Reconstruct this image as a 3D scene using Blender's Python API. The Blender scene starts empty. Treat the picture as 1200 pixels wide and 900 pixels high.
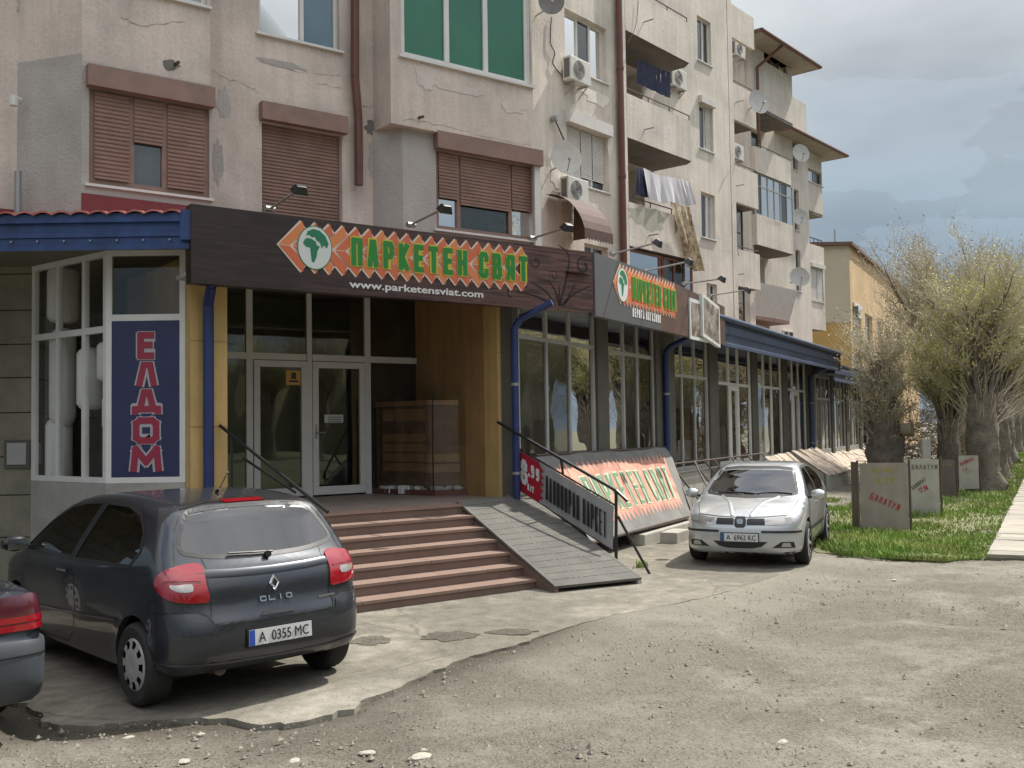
import bpy, bmesh, math, random
import numpy as np
from mathutils import Vector, Matrix
from mathutils.bvhtree import BVHTree
from mathutils.geometry import delaunay_2d_cdt
random.seed(7)
RNG = np.random.RandomState(7)
R = math.radians
SC = bpy.context.scene
COL = SC.collection
# ------------------------------------------------------------ camera
CAM_H, FPX = 2.0, 1170.0
PITCH, ROLL = R(2.447), 0.015
_f = Vector((0, math.cos(PITCH), math.sin(PITCH)))
_r0 = Vector((1, 0, 0)); _u0 = Vector((0, -math.sin(PITCH), math.cos(PITCH)))
_r = _r0 * math.cos(ROLL) - _u0 * math.sin(ROLL)
_u = _r0 * math.sin(ROLL) + _u0 * math.cos(ROLL)
CAMP = Vector((0, 0, CAM_H))
cd = bpy.data.cameras.new('camera'); cam = bpy.data.objects.new('camera', cd); COL.objects.link(cam)
M4 = Matrix((( _r.x, _u.x, -_f.x, 0), (_r.y, _u.y, -_f.y, 0), (_r.z, _u.z, -_f.z, CAM_H), (0, 0, 0, 1)))
cam.matrix_world = M4
cd.sensor_width = 36; cd.lens = 36 * FPX / 1200; cd.clip_end = 3000; cd.clip_start = .05
SC.camera = cam
# ------------------------------------------------------------ sky and sun
SUN_AZ = Vector((.79, .61, 0)).normalized(); SUN_EL = R(54)
w = bpy.data.worlds.new('World'); SC.world = w; w.use_nodes = True
nt = w.node_tree; N = nt.nodes; Lk = nt.links; N.clear()
out = N.new('ShaderNodeOutputWorld'); bg = N.new('ShaderNodeBackground')
sky = N.new('ShaderNodeTexSky'); sky.sky_type = 'NISHITA'; sky.sun_disc = False
sky.sun_elevation = SUN_EL; sky.sun_rotation = math.atan2(SUN_AZ.x, SUN_AZ.y)
sky.air_density = 1.2; sky.dust_density = 1.5
tc = N.new('ShaderNodeTexCoord'); mp = N.new('ShaderNodeMapping'); mp.inputs['Scale'].default_value = (1.0, 1.0, 2.6)
mp.inputs['Location'].default_value = (.35, 1.9, .2)
n1 = N.new('ShaderNodeTexNoise'); n1.inputs['Scale'].default_value = 1.7; n1.inputs['Detail'].default_value = 7; n1.inputs['Roughness'].default_value = .55
n2 = N.new('ShaderNodeTexNoise'); n2.inputs['Scale'].default_value = 3.1; n2.inputs['Detail'].default_value = 6
Lk.new(tc.outputs['Generated'], mp.inputs['Vector']); Lk.new(mp.outputs[0], n1.inputs['Vector']); Lk.new(mp.outputs[0], n2.inputs['Vector'])
sx = N.new('ShaderNodeSeparateXYZ'); Lk.new(tc.outputs['Generated'], sx.inputs[0])
r2 = N.new('ShaderNodeValToRGB'); cr = r2.color_ramp; cr.elements[0].position = .12; cr.elements[0].color = (1.15 / 9, 1.5 / 9, 1.9 / 9, 1); cr.elements[1].position = .85; cr.elements[1].color = (.95, .97, 1, 1)
for p_, c_ in ((.22, (1.5, 1.85, 2.15)), (.36, (2.9, 3.1, 3.25)), (.6, (6.0, 6.2, 6.4))): e_ = cr.elements.new(p_); e_.color = (c_[0] / 9, c_[1] / 9, c_[2] / 9, 1)
Lk.new(sx.outputs[2], r2.inputs[0])
vm_ = N.new('ShaderNodeVectorMath'); vm_.operation = 'SCALE'; vm_.inputs['Scale'].default_value = 9; Lk.new(r2.outputs[0], vm_.inputs[0])
r3 = N.new('ShaderNodeValToRGB'); r3.color_ramp.elements[0].position = .32; r3.color_ramp.elements[1].position = .68; r3.color_ramp.elements[0].color = (.82, .83, .85, 1); r3.color_ramp.elements[1].color = (1.24, 1.23, 1.21, 1); Lk.new(n2.outputs['Fac'], r3.inputs[0])
mu_ = N.new('ShaderNodeVectorMath'); mu_.operation = 'MULTIPLY'; Lk.new(vm_.outputs[0], mu_.inputs[0]); Lk.new(r3.outputs[0], mu_.inputs[1])
r1 = N.new('ShaderNodeValToRGB'); r1.color_ramp.elements[0].position = .36; r1.color_ramp.elements[1].position = .48; r1.color_ramp.elements[0].color = (.08, .08, .08, 1)
Lk.new(n1.outputs['Fac'], r1.inputs[0]); mx = N.new('ShaderNodeMixRGB'); mz_ = N.new('ShaderNodeMapRange'); mz_.inputs[1].default_value = .32; mz_.inputs[2].default_value = .55; mz_.inputs[3].default_value = .95; mz_.inputs[4].default_value = 0; Lk.new(sx.outputs[2], mz_.inputs[0])
mm0 = N.new('ShaderNodeMath'); mm0.operation = 'MAXIMUM'; Lk.new(r1.outputs[0], mm0.inputs[0]); Lk.new(mz_.outputs[0], mm0.inputs[1]); Lk.new(mm0.outputs[0], mx.inputs[0]); Lk.new(sky.outputs[0], mx.inputs[1]); Lk.new(mu_.outputs[0], mx.inputs[2])
Lk.new(mx.outputs[0], bg.inputs[0]); bg.inputs[1].default_value = .135; Lk.new(bg.outputs[0], out.inputs[0])
sl = bpy.data.lights.new('sun', 'SUN'); sl.energy = 3.9; sl.angle = R(.6); sl.color = (1, .95, .86)
sun = bpy.data.objects.new('sun', sl); COL.objects.link(sun)
sd = Vector((SUN_AZ.x * math.cos(SUN_EL), SUN_AZ.y * math.cos(SUN_EL), math.sin(SUN_EL)))
sun.rotation_euler = sd.to_track_quat('Z', 'Y').to_euler()
SC.view_settings.view_transform = 'Standard'; SC.view_settings.look = 'None'; SC.view_settings.gamma = 1
SC.view_settings.exposure = 0.70; SC.view_settings.use_curve_mapping = False
SC.cycles.max_bounces = 8; SC.cycles.transparent_max_bounces = 12
SC.cycles.use_denoising = True
# ------------------------------------------------------------ geometry of the place
def ray(px, py):
    a = (px - 600) / FPX; b = -(py - 450) / FPX
    return (_f + _r * a + _u * b)
def ground(px, py, z=0.0):
    d = ray(px, py); t = (z - CAM_H) / d.z
    return CAMP + d * t
def atdepth(px, py, Y):
    d = ray(px, py); return CAMP + d * (Y / d.y)
class Fr:
    """vertical frame: u runs along a facade, n into the building, z up"""
    def __init__(s, deg):
        a = R(deg); s.D = Vector((math.sin(a), math.cos(a), 0)); s.N = Vector((-math.cos(a), math.sin(a), 0))
    def P(s, u, n, z): return s.D * u + s.N * n + Vector((0, 0, z))
    def hit(s, px, py, n):
        d = ray(px, py); t = n / d.dot(s.N); return CAMP + d * t
    def u(s, px, n, py=300): return s.hit(px, py, n).dot(s.D)
    def z(s, px, py, n): return s.hit(px, py, n).z
    def un(s, v): return v.dot(s.D), v.dot(s.N)
E = Fr(53.5); M = Fr(40.2); S = Fr(28.4); A = Fr(90)      # A runs parallel to the picture
# ------------------------------------------------------------ mesh helpers
class MB:
    def __init__(s): s.v = []; s.f = []; s.mi = []
    def add(s, vs, fs, mi=0):
        o = len(s.v); s.v += [tuple(v) for v in vs]; s.f += [tuple(i + o for i in f) for f in fs]; s.mi += [mi] * len(fs); return s
    def hexa(s, c, mi=0):   # c: 8 corners, bottom 4 ccw then top 4
        return s.add(c, [(0, 3, 2, 1), (4, 5, 6, 7), (0, 1, 5, 4), (1, 2, 6, 5), (2, 3, 7, 6), (3, 0, 4, 7)], mi)
    def box(s, fr, u0, u1, n0, n1, z0, z1, mi=0):
        P = fr.P
        return s.hexa([P(u0, n0, z0), P(u1, n0, z0), P(u1, n1, z0), P(u0, n1, z0), P(u0, n0, z1), P(u1, n0, z1), P(u1, n1, z1), P(u0, n1, z1)], mi)
    def xbox(s, x0, x1, y0, y1, z0, z1, mi=0):
        return s.hexa([(x0, y0, z0), (x1, y0, z0), (x1, y1, z0), (x0, y1, z0), (x0, y0, z1), (x1, y0, z1), (x1, y1, z1), (x0, y1, z1)], mi)
    def slab(s, quad, t, mi=0):   # quad of 4 points, thickened by t against its normal
        q = [Vector(p) for p in quad]; nn = (q[1] - q[0]).cross(q[3] - q[0]).normalized() * t
        return s.hexa([p - nn for p in q] + q, mi)
    def tube(s, p0, p1, r0, r1=None, n=8, mi=0, cap=True):
        p0 = Vector(p0); p1 = Vector(p1); r1 = r0 if r1 is None else r1
        d = (p1 - p0)
        if d.length < 1e-6: return s
        d.normalize(); a = d.orthogonal().normalized(); b = d.cross(a)
        vs = []
        for p, r in ((p0, r0), (p1, r1)):
            for i in range(n):
                t = 2 * math.pi * i / n; vs.append(p + (a * math.cos(t) + b * math.sin(t)) * r)
        fs = [(i, (i + 1) % n, n + (i + 1) % n, n + i) for i in range(n)]
        if cap: fs += [tuple(range(n - 1, -1, -1)), tuple(range(n, 2 * n))]
        return s.add(vs, fs, mi)
    def path(s, pts, r, n=8, mi=0):
        for a, b in zip(pts[:-1], pts[1:]): s.tube(a, b, r, r, n, mi)
        return s
    def prism(s, pts, off, mi=0):   # polygon (3d pts) extruded by vector off
        n = len(pts); off = Vector(off)
        vs = [Vector(p) for p in pts] + [Vector(p) + off for p in pts]
        fs = [tuple(range(n - 1, -1, -1)), tuple(range(n, 2 * n))] + [(i, (i + 1) % n, n + (i + 1) % n, n + i) for i in range(n)]
        return s.add(vs, fs, mi)
    def grid(s, rows, mi=0, closed=False):
        h = len(rows); wd = len(rows[0]); vs = [p for r_ in rows for p in r_]
        fs = []
        for i in range(h - 1):
            for j in range(wd if closed else wd - 1):
                k = (j + 1) % wd; fs.append((i * wd + j, i * wd + k, (i + 1) * wd + k, (i + 1) * wd + j))
        return s.add(vs, fs, mi)
    def build(s, name, mats, parent=None, smooth=False, local=False, base=None, fix=True, sharp=40, bevel=0):
        me = bpy.data.meshes.new(name)
        b = Vector((0, 0, 0))
        root = parent
        while root is not None and root.parent is not None: root = root.parent
        if not local:
            if root is not None: b = root.location
            elif base is not None: b = Vector(base)
        me.from_pydata([(v[0] - b.x, v[1] - b.y, v[2] - b.z) for v in s.v], [], s.f)
        if not isinstance(mats, (list, tuple)): mats = [mats]
        for m in mats: me.materials.append(m)
        if len(mats) > 1: me.polygons.foreach_set('material_index', s.mi)
        if fix:
            bm = bmesh.new(); bm.from_mesh(me); bmesh.ops.recalc_face_normals(bm, faces=bm.faces); bm.to_mesh(me); bm.free()
        me.update()
        if smooth:
            me.polygons.foreach_set('use_smooth', [True] * len(me.polygons))
            if sharp < 180:
                try: me.set_sharp_from_angle(angle=R(sharp))
                except Exception: pass
        o = bpy.data.objects.new(name, me); COL.objects.link(o)
        if parent is not None: o.parent = parent
        elif base is not None and not local: o.location = b
        if bevel:
            md = o.modifiers.new('bevel', 'BEVEL'); md.width = bevel; md.segments = 2; md.limit_method = 'ANGLE'
        return o
def tag(o, label=None, cat=None, group=None, kind=None):
    if label: o['label'] = label
    if cat: o['category'] = cat
    if group: o['group'] = group
    if kind: o['kind'] = kind
    return o
def thing(name, label, cat, loc=(0, 0, 0), group=None, rz=0):
    o = bpy.data.objects.new(name, None); COL.objects.link(o); o.location = loc; o.rotation_euler = (0, 0, rz); o.empty_display_size = .2
    return tag(o, label, cat, group)
def copy_tree(o, parent=None):
    c = o.copy(); COL.objects.link(c); c.parent = parent
    for ch in list(o.children): copy_tree(ch, c)
    return c
# ------------------------------------------------------------ materials
def mat(name, col, rough=.7, metal=0., var=.0, vs=3., col2=None, c2s=1.2, c2t=(.45, .6), bump=0., bs=60., spec=.5, coat=0., aniso=None, space='P', fine=0., fs=120., streak=0.):
    m = bpy.data.materials.new(name); m.use_nodes = True; nt = m.node_tree; N = nt.nodes; L = nt.links
    b = N['Principled BSDF']
    b.inputs['Roughness'].default_value = rough; b.inputs['Metallic'].default_value = metal
    b.inputs['Specular IOR Level'].default_value = spec; b.inputs['Coat Weight'].default_value = coat; b.inputs['Coat Roughness'].default_value = .03
    c = (*col, 1)
    if space == 'P': src = N.new('ShaderNodeNewGeometry').outputs['Position']
    else: src = N.new('ShaderNodeTexCoord').outputs['Object']
    def noise(sc, det=5, vec=None, rg=.6):
        t = N.new('ShaderNodeTexNoise'); t.inputs['Scale'].default_value = sc; t.inputs['Detail'].default_value = det; t.inputs['Roughness'].default_value = rg
        L.new(vec or src, t.inputs['Vector']); return t.outputs['Fac']
    def mixc(fac, a, bb, mode='MIX'):
        x = N.new('ShaderNodeMixRGB'); x.blend_type = mode
        if hasattr(fac, 'links'): L.new(fac, x.inputs[0])
        else: x.inputs[0].default_value = fac
        for i, q in ((1, a), (2, bb)):
            if hasattr(q, 'links'): L.new(q, x.inputs[i])
            else: x.inputs[i].default_value = q
        return x.outputs[0]
    def ramp(fac, p0, p1):
        r_ = N.new('ShaderNodeValToRGB'); r_.color_ramp.elements[0].position = p0; r_.color_ramp.elements[1].position = p1; L.new(fac, r_.inputs[0]); return r_.outputs[0]
    cur = c
    if col2 is not None: cur = mixc(ramp(noise(c2s, 8), *c2t), cur, (*col2, 1))
    if var:
        lo = (1 - var,) * 3 + (1,); hi = (1 + var,) * 3 + (1,)
        cur = mixc(1., cur, mixc(ramp(noise(vs, 6), .3, .7), lo, hi), 'MULTIPLY')
    if streak:
        mpn = N.new('ShaderNodeMapping'); mpn.inputs['Scale'].default_value = (7, 7, .55); L.new(src, mpn.inputs['Vector'])
        cur = mixc(1., cur, mixc(ramp(noise(1., 5, mpn.outputs[0]), .35, .62), (1 - streak, 1 - streak, 1 - streak * .95, 1), (1, 1, 1, 1)), 'MULTIPLY')
    if fine:
        cur = mixc(1., cur, mixc(ramp(noise(fs, 3), .3, .7), (1 - fine,) * 3 + (1,), (1 + fine,) * 3 + (1,)), 'MULTIPLY')
    if hasattr(cur, 'links'): L.new(cur, b.inputs['Base Color'])
    else: b.inputs['Base Color'].default_value = c
    if bump:
        bp = N.new('ShaderNodeBump'); bp.inputs['Strength'].default_value = 1; bp.inputs['Distance'].default_value = bump
        L.new(noise(bs, 6), bp.inputs['Height']); L.new(bp.outputs[0], b.inputs['Normal'])
    return m
def glassmat(name, tint=(.6, .65, .65), ior=1.5, rough=0., boost=1., bend=0.0):
    m = bpy.data.materials.new(name); m.use_nodes = True; nt = m.node_tree; N = nt.nodes; L = nt.links; N.clear()
    o = N.new('ShaderNodeOutputMaterial'); mx = N.new('ShaderNodeMixShader'); tr = N.new('ShaderNodeBsdfTransparent'); gl = N.new('ShaderNodeBsdfGlossy'); fr = N.new('ShaderNodeFresnel')
    tr.inputs[0].default_value = (*tint, 1); gl.inputs['Roughness'].default_value = rough; fr.inputs['IOR'].default_value = ior
    if bend:
        g = N.new('ShaderNodeNewGeometry'); t = N.new('ShaderNodeTexNoise'); t.inputs['Scale'].default_value = .8; t.inputs['Detail'].default_value = 1
        bp = N.new('ShaderNodeBump'); bp.inputs['Distance'].default_value = bend; L.new(g.outputs['Position'], t.inputs['Vector']); L.new(t.outputs['Fac'], bp.inputs['Height']); L.new(bp.outputs[0], gl.inputs['Normal'])
    mm = N.new('ShaderNodeMath'); mm.operation = 'MULTIPLY'; mm.inputs[1].default_value = boost; mm.use_clamp = True
    L.new(fr.outputs[0], mm.inputs[0]); L.new(mm.outputs[0], mx.inputs[0]); L.new(tr.outputs[0], mx.inputs[1]); L.new(gl.outputs[0], mx.inputs[2]); L.new(mx.outputs[0], o.inputs[0])
    return m
MT = {}
MT['stuccoE'] = mat('stucco_pinkish', (.61, .52, .46), .92, var=.14, vs=.9, col2=(.47, .41, .365), c2s=.55, c2t=(.48, .66), bump=.008, bs=18, fine=.08, fs=30, streak=.12, spec=.2)
MT['stuccoEg'] = mat('stucco_grey_patch', (.40, .37, .345), .92, var=.14, vs=1.5, bump=.012, bs=30, fine=.06, fs=40, spec=.2)
MT['stuccoM'] = mat('stucco_cream', (.64, .58, .51), .92, var=.12, vs=.7, col2=(.50, .465, .42), c2s=.45, c2t=(.5, .68), bump=.010, bs=16, fine=.07, fs=25, streak=.14, spec=.2)
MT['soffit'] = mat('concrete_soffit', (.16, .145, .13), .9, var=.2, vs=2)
MT['white'] = mat('white_pvc', (.62, .61, .58), .45, var=.06, vs=4)
MT['greypvc'] = mat('grey_white_pvc', (.36, .36, .34), .5, var=.1, vs=3)
MT['brownsh'] = mat('brown_shutter', (.235, .145, .115), .6, var=.16, vs=4)
MT['brownfr'] = mat('brown_frame', (.17, .08, .055), .5, var=.15, vs=5)
MT['blindw'] = mat('white_blind', (.55, .53, .50), .6, var=.08, vs=3)
MT['pipe'] = mat('brown_pipe', (.115, .045, .032), .45, var=.15, vs=4)
MT['blue'] = mat('blue_sheet', (.02, .055, .17), .5, var=.25, vs=3, fine=.08, streak=.3)
MT['bluegrey'] = mat('faded_blue_sheet', (.055, .08, .14), .5, var=.25, vs=2, fine=.08, streak=.25)
MT['bluep'] = mat('blue_pipe', (.011, .026, .105), .5, var=.15, vs=4)
MT['yellow'] = mat('yellow_cladding', (.50, .34, .13), .7, var=.12, vs=2, streak=.12)
MT['brownpan'] = mat('brown_panel', (.34, .20, .085), .55, var=.15, vs=2, streak=.2)
MT['column'] = mat('dark_column', (.085, .078, .066), .7, var=.15, vs=3)
MT['plinth'] = mat('plinth_render', (.33, .31, .28), .92, var=.16, vs=2, bump=.01, bs=30, fine=.08)
MT['dark'] = mat('dark_void', (.012, .012, .012), .9)
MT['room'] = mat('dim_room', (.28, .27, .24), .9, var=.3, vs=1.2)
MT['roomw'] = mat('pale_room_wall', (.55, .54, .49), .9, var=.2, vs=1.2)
MT['redtile'] = mat('red_tile', (.32, .075, .065), .6, var=.25, vs=6, col2=(.42, .16, .13), c2s=7)
MT['redflash'] = mat('red_flashing', (.17, .022, .025), .5, var=.15, vs=4)
MT['rooftile'] = mat('old_roof_tile', (.13, .075, .055), .8, var=.25, vs=4, bump=.02, bs=12)
MT['steel'] = mat('grey_steel', (.32, .32, .31), .4, metal=.6, var=.1)
MT['black'] = mat('black_paint', (.012, .012, .012), .4)
MT['rust'] = mat('rusty_steel', (.07, .05, .04), .6, var=.3, vs=8)
MT['acw'] = mat('ac_white', (.55, .54, .50), .5, var=.08, vs=6)
MT['acgrill'] = mat('ac_grille', (.12, .12, .12), .5)
MT['dish'] = mat('dish_grey', (.42, .42, .40), .5, var=.1, vs=5)
MT['glassS'] = glassmat('shop_glass', (.9, .92, .87), 1.8, boost=1.8, bend=.012)
MT['glassD'] = glassmat('door_glass', (.82, .84, .78), 1.75, boost=1.0, bend=.006)
MT['glassK'] = glassmat('display_glass', (.92, .93, .9), 1.5, boost=.8)
MT['glassV'] = glassmat('corner_display_glass', (.93, .94, .93), 1.45, boost=.3)
MT['glassA'] = glassmat('flat_glass', (.45, .48, .5), 1.9, boost=1.5, bend=.01)
MT['glassG'] = mat('green_foil_glass', (.02, .14, .075), .12, var=.15, vs=.8, spec=.6)
MT['glassB'] = mat('blue_foil_glass', (.12, .19, .25), .1, var=.15, vs=.8, spec=.6)
MT['curtain'] = mat('net_curtain', (.42, .43, .42), .9, var=.2, vs=6)
MT['concrete'] = mat('concrete', (.36, .34, .30), .9, var=.15, vs=3, bump=.006, bs=40, fine=.1, fs=80)
MT['stone'] = mat('wall_stone', (.19, .18, .135), .9, var=.2, vs=3, bump=.01, bs=25, fine=.1, fs=40)
MT['tread'] = mat('red_step_tile', (.225, .15, .118), .6, var=.12, vs=3, fine=.06, fs=60)
MT['riser'] = mat('red_step_riser', (.15, .098, .078), .6, var=.14, vs=3, fine=.06, fs=60)
# ------------------------------------------------------------ lettering
GL = {  # stroke letters on a 1 x 1 box: lists of polylines
 'П': [[(0, 0), (0, 1), (1, 1), (1, 0)]], 'А': [[(0, 0), (.35, 1), (.65, 1), (1, 0)], [(.15, .3), (.85, .3)]],
 'Р': [[(0, 0), (0, 1), (.8, 1), (1, .85), (1, .6), (.8, .45), (0, .45)]], 'К': [[(0, 0), (0, 1)], [(1, 1), (.15, .5), (1, 0)]],
 'Е': [[(1, 1), (0, 1), (0, 0), (1, 0)], [(0, .52), (.85, .52)]], 'Т': [[(0, 1), (1, 1)], [(.5, 1), (.5, 0)]],
 'Н': [[(0, 0), (0, 1)], [(1, 0), (1, 1)], [(0, .5), (1, .5)]], 'С': [[(1, .75), (1, .88), (.8, 1), (.2, 1), (0, .88), (0, .12), (.2, 0), (.8, 0), (1, .12), (1, .25)]],
 'В': [[(0, 0), (0, 1), (.75, 1), (.9, .88), (.9, .65), (.75, .53), (0, .53)], [(.75, .53), (1, .4), (1, .12), (.8, 0), (0, 0)]],
 'Я': [[(1, 0), (1, 1), (.2, 1), (0, .85), (0, .6), (.2, .45), (1, .45)], [(.45, .45), (0, 0)]],
 'Л': [[(0, 0), (.3, 1), (.75, 1), (1, 0)]], 'М': [[(0, 0), (.08, 1), (.5, .35), (.92, 1), (1, 0)]], 'И': [[(0, 1), (0, 0), (1, 1), (1, 0)]],
 'Г': [[(0, 0), (0, 1), (1, 1)]], 'З': [[(0, .9), (.25, 1), (.8, 1), (1, .85), (1, .65), (.8, .53), (.4, .53)], [(.8, .53), (1, .4), (1, .15), (.8, 0), (.2, 0), (0, .12)]],
 'Б': [[(.9, 1), (0, 1), (0, 0), (.8, 0), (1, .12), (1, .42), (.8, .55), (0, .55)]], 'У': [[(0, 1), (.5, .42)], [(1, 1), (.4, .15), (.25, 0), (.05, 0)]],
 'Д': [[(.2, .18), (.38, 1), (.62, 1), (.82, .18)], [(-.05, 0), (-.05, .14), (1.05, .14), (1.05, 0)]],
 'О': [[(.2, 0), (.8, 0), (1, .15), (1, .85), (.8, 1), (.2, 1), (0, .85), (0, .15), (.2, 0), (.5, 0)]],
 '8': [[(.5, .53), (.1, .68), (.1, .88), (.35, 1), (.65, 1), (.9, .88), (.9, .68), (.5, .53), (0, .38), (0, .13), (.3, 0), (.7, 0), (1, .13), (1, .38), (.5, .53)]],
 '9': [[(1, .55), (.75, .42), (.25, .42), (0, .58), (0, .85), (.25, 1), (.75, 1), (1, .85), (1, .2), (.75, 0), (.1, 0)]],
 '1': [[(.2, .75), (.6, 1), (.6, 0)]], '2': [[(0, .8), (.2, 1), (.8, 1), (1, .82), (1, .62), (0, 0), (1, 0)]], '6': [[(.9, .95), (.5, 1), (.15, .85), (0, .5), (0, .15), (.25, 0), (.75, 0), (1, .15), (1, .4), (.75, .55), (.1, .5)]],
 '0': [[(.2, 0), (.8, 0), (1, .15), (1, .85), (.8, 1), (.2, 1), (0, .85), (0, .15), (.2, 0), (.5, 0)]],
 '3': [[(0, .9), (.25, 1), (.8, 1), (1, .85), (1, .65), (.8, .53), (.4, .53)], [(.8, .53), (1, .4), (1, .15), (.8, 0), (.2, 0), (0, .12)]],
 '5': [[(.95, 1), (.1, 1), (.05, .55), (.75, .6), (1, .42), (1, .15), (.75, 0), (.2, 0), (0, .12)]],
 'A': [[(0, 0), (.42, 1), (.58, 1), (1, 0)], [(.15, .3), (.85, .3)]], 'M': [[(0, 0), (0, 1), (.5, .35), (1, 1), (1, 0)]], 'K': [[(0, 0), (0, 1)], [(1, 1), (.15, .5), (1, 0)]],
 'C': [[(1, .75), (1, .88), (.8, 1), (.2, 1), (0, .88), (0, .12), (.2, 0), (.8, 0), (1, .12), (1, .25)]], 'L': [[(0, 1), (0, 0), (1, 0)]], 'I': [[(.5, 0), (.5, 1)]],
 'O': [[(.2, 0), (.8, 0), (1, .15), (1, .85), (.8, 1), (.2, 1), (0, .85), (0, .15), (.2, 0), (.5, 0)]],
 'S': [[(1, .8), (.8, 1), (.2, 1), (0, .85), (0, .62), (1, .42), (1, .15), (.8, 0), (.2, 0), (0, .2)]],
 '.': [[(.35, 0), (.65, 0)]], '/': [[(0, 0), (1, 1)]], '-': [[(.1, .5), (.9, .5)]],
}
def lettering(txt, O, U, V, h, wd=.62, gap=.28, st=.17, lift=.0, W=None, nrm=None, slant=0., jit=0.):
    """stroke lettering in the plane (O; U right, V up); returns an MB of thin raised strokes"""
    U = Vector(U).normalized(); V = Vector(V).normalized(); Nn = U.cross(V) if nrm is None else Vector(nrm)
    adv = h * (wd + gap); tot = sum(adv * (.55 if c in ' .' else 1) for c in txt) - h * gap
    sx = 1.0 if W is None else W / tot
    mb = MB(); x = 0.; k = 0
    for c in txt:
        if c == ' ': x += adv * .55 * sx; continue
        wl = h * wd * sx * (.3 if c == '.' else 1); hw = st * h / 2
        yj = random.uniform(-jit, jit) * h
        for pl in GL[c]:
            q = [Vector((x + hw + p[0] * (wl - 2 * hw) + slant * p[1] * h, hw + p[1] * (h - 2 * hw) + yj)) for p in pl]
            for a, b in zip(q[:-1], q[1:]):
                d = b - a
                if d.length < 1e-5: continue
                d.normalize(); n = Vector((-d.y, d.x)) * hw; e = d * hw * .75
                k += 1; lf = lift + (k % 7) * .0004
                cs = [a - e - n, b + e - n, b + e + n, a - e + n]
                base = [O + U * c_.x + V * c_.y + Nn * 0.0005 for c_ in cs]; top = [O + U * c_.x + V * c_.y + Nn * (lf + .003) for c_ in cs]
                mb.hexa(base + top)
        x += adv * (.55 if c == '.' else 1) * sx
    return mb
def fonttext(name, txt, O, U, V, h, m, parent, W=None, off=.004, bold=.0, align='LEFT', local=False):
    """text in Blender's own font, turned to mesh, standing in the plane (O; U, V)"""
    cu = bpy.data.curves.new(name, 'FONT'); cu.body = txt; cu.size = 1.0; cu.offset = bold; cu.extrude = .01; cu.resolution_u = 3
    t = bpy.data.objects.new(name, cu); COL.objects.link(t)
    dg = bpy.context.evaluated_depsgraph_get(); me = bpy.data.meshes.new_from_object(t.evaluated_get(dg))
    bpy.data.objects.remove(t); bpy.data.curves.remove(cu)
    co = np.empty(len(me.vertices) * 3); me.vertices.foreach_get('co', co); co = co.reshape(-1, 3)
    mn = co.min(0); mx_ = co.max(0)
    capz = .72
    sy = h / capz; sx = sy if W is None else W / (mx_[0] - mn[0])
    U = Vector(U).normalized(); V = Vector(V).normalized(); Nn = U.cross(V)
    root = parent
    while root is not None and root.parent is not None: root = root.parent
    b = Vector((0, 0, 0)) if (local or root is None) else root.location
    X = (co[:, 0] - mn[0]) * sx; Yv = co[:, 1] * sy; Zv = (co[:, 2] - mn[2]) / max(1e-6, mx_[2] - mn[2]) * .003 + off
    o0 = O - b
    pts = np.array(o0)[None] + X[:, None] * np.array(U) + Yv[:, None] * np.array(V) + Zv[:, None] * np.array(Nn)
    me.vertices.foreach_set('co', pts.ravel()); me.materials.clear(); me.materials.append(m); me.update()
    o = bpy.data.objects.new(name, me); COL.objects.link(o); o.parent = parent
    if name == 'plate_text': o['kind'] = 'stuff'
    return o
# ------------------------------------------------------------ cars
def catmull(pts, n=5, closed=True):
    p = np.array(pts, float); m = len(p); o = []
    rng = range(m) if closed else range(m - 1)
    for i in rng:
        if closed: a, b, c, d = p[(i - 1) % m], p[i], p[(i + 1) % m], p[(i + 2) % m]
        else: a, b, c, d = p[max(i - 1, 0)], p[i], p[i + 1], p[min(i + 2, m - 1)]
        # centripetal-ish: limit tangents
        for k in range(n):
            t = k / n
            t1 = (c - a) * .5; t2 = (d - b) * .5
            L = np.linalg.norm(c - b)
            for q in (t1, t2):
                l = np.linalg.norm(q)
                if l > L: q *= L / l
            o.append((2 * t**3 - 3 * t**2 + 1) * b + (t**3 - 2 * t**2 + t) * t1 + (-2 * t**3 + 3 * t**2) * c + (t**3 - t**2) * t2)
    if not closed: o.append(p[-1])
    return np.array(o)
def sdpoly(P, V):   # signed distance of points P (N,2) to closed polygon V, inside < 0
    A_ = V; B_ = np.roll(V, -1, 0)
    d = np.full(len(P), 1e9); ins = np.zeros(len(P), bool)
    for a, b in zip(A_, B_):
        e = b - a; wv = P - a
        t = np.clip((wv @ e) / max(e @ e, 1e-12), 0, 1)
        d = np.minimum(d, ((wv - t[:, None] * e)**2).sum(1))
        c = (a[1] > P[:, 1]) != (b[1] > P[:, 1])
        if abs(e[1]) > 1e-12:
            xx = a[0] + e[0] * (P[:, 1] - a[1]) / e[1]; ins ^= c & (P[:, 0] < xx)
    d = np.sqrt(d); return np.where(ins, -d, d)
def smax(a, b, k):
    h = np.clip(.5 + .5 * (a - b) / k, 0, 1); return b + (a - b) * h + k * h * (1 - h)
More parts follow.
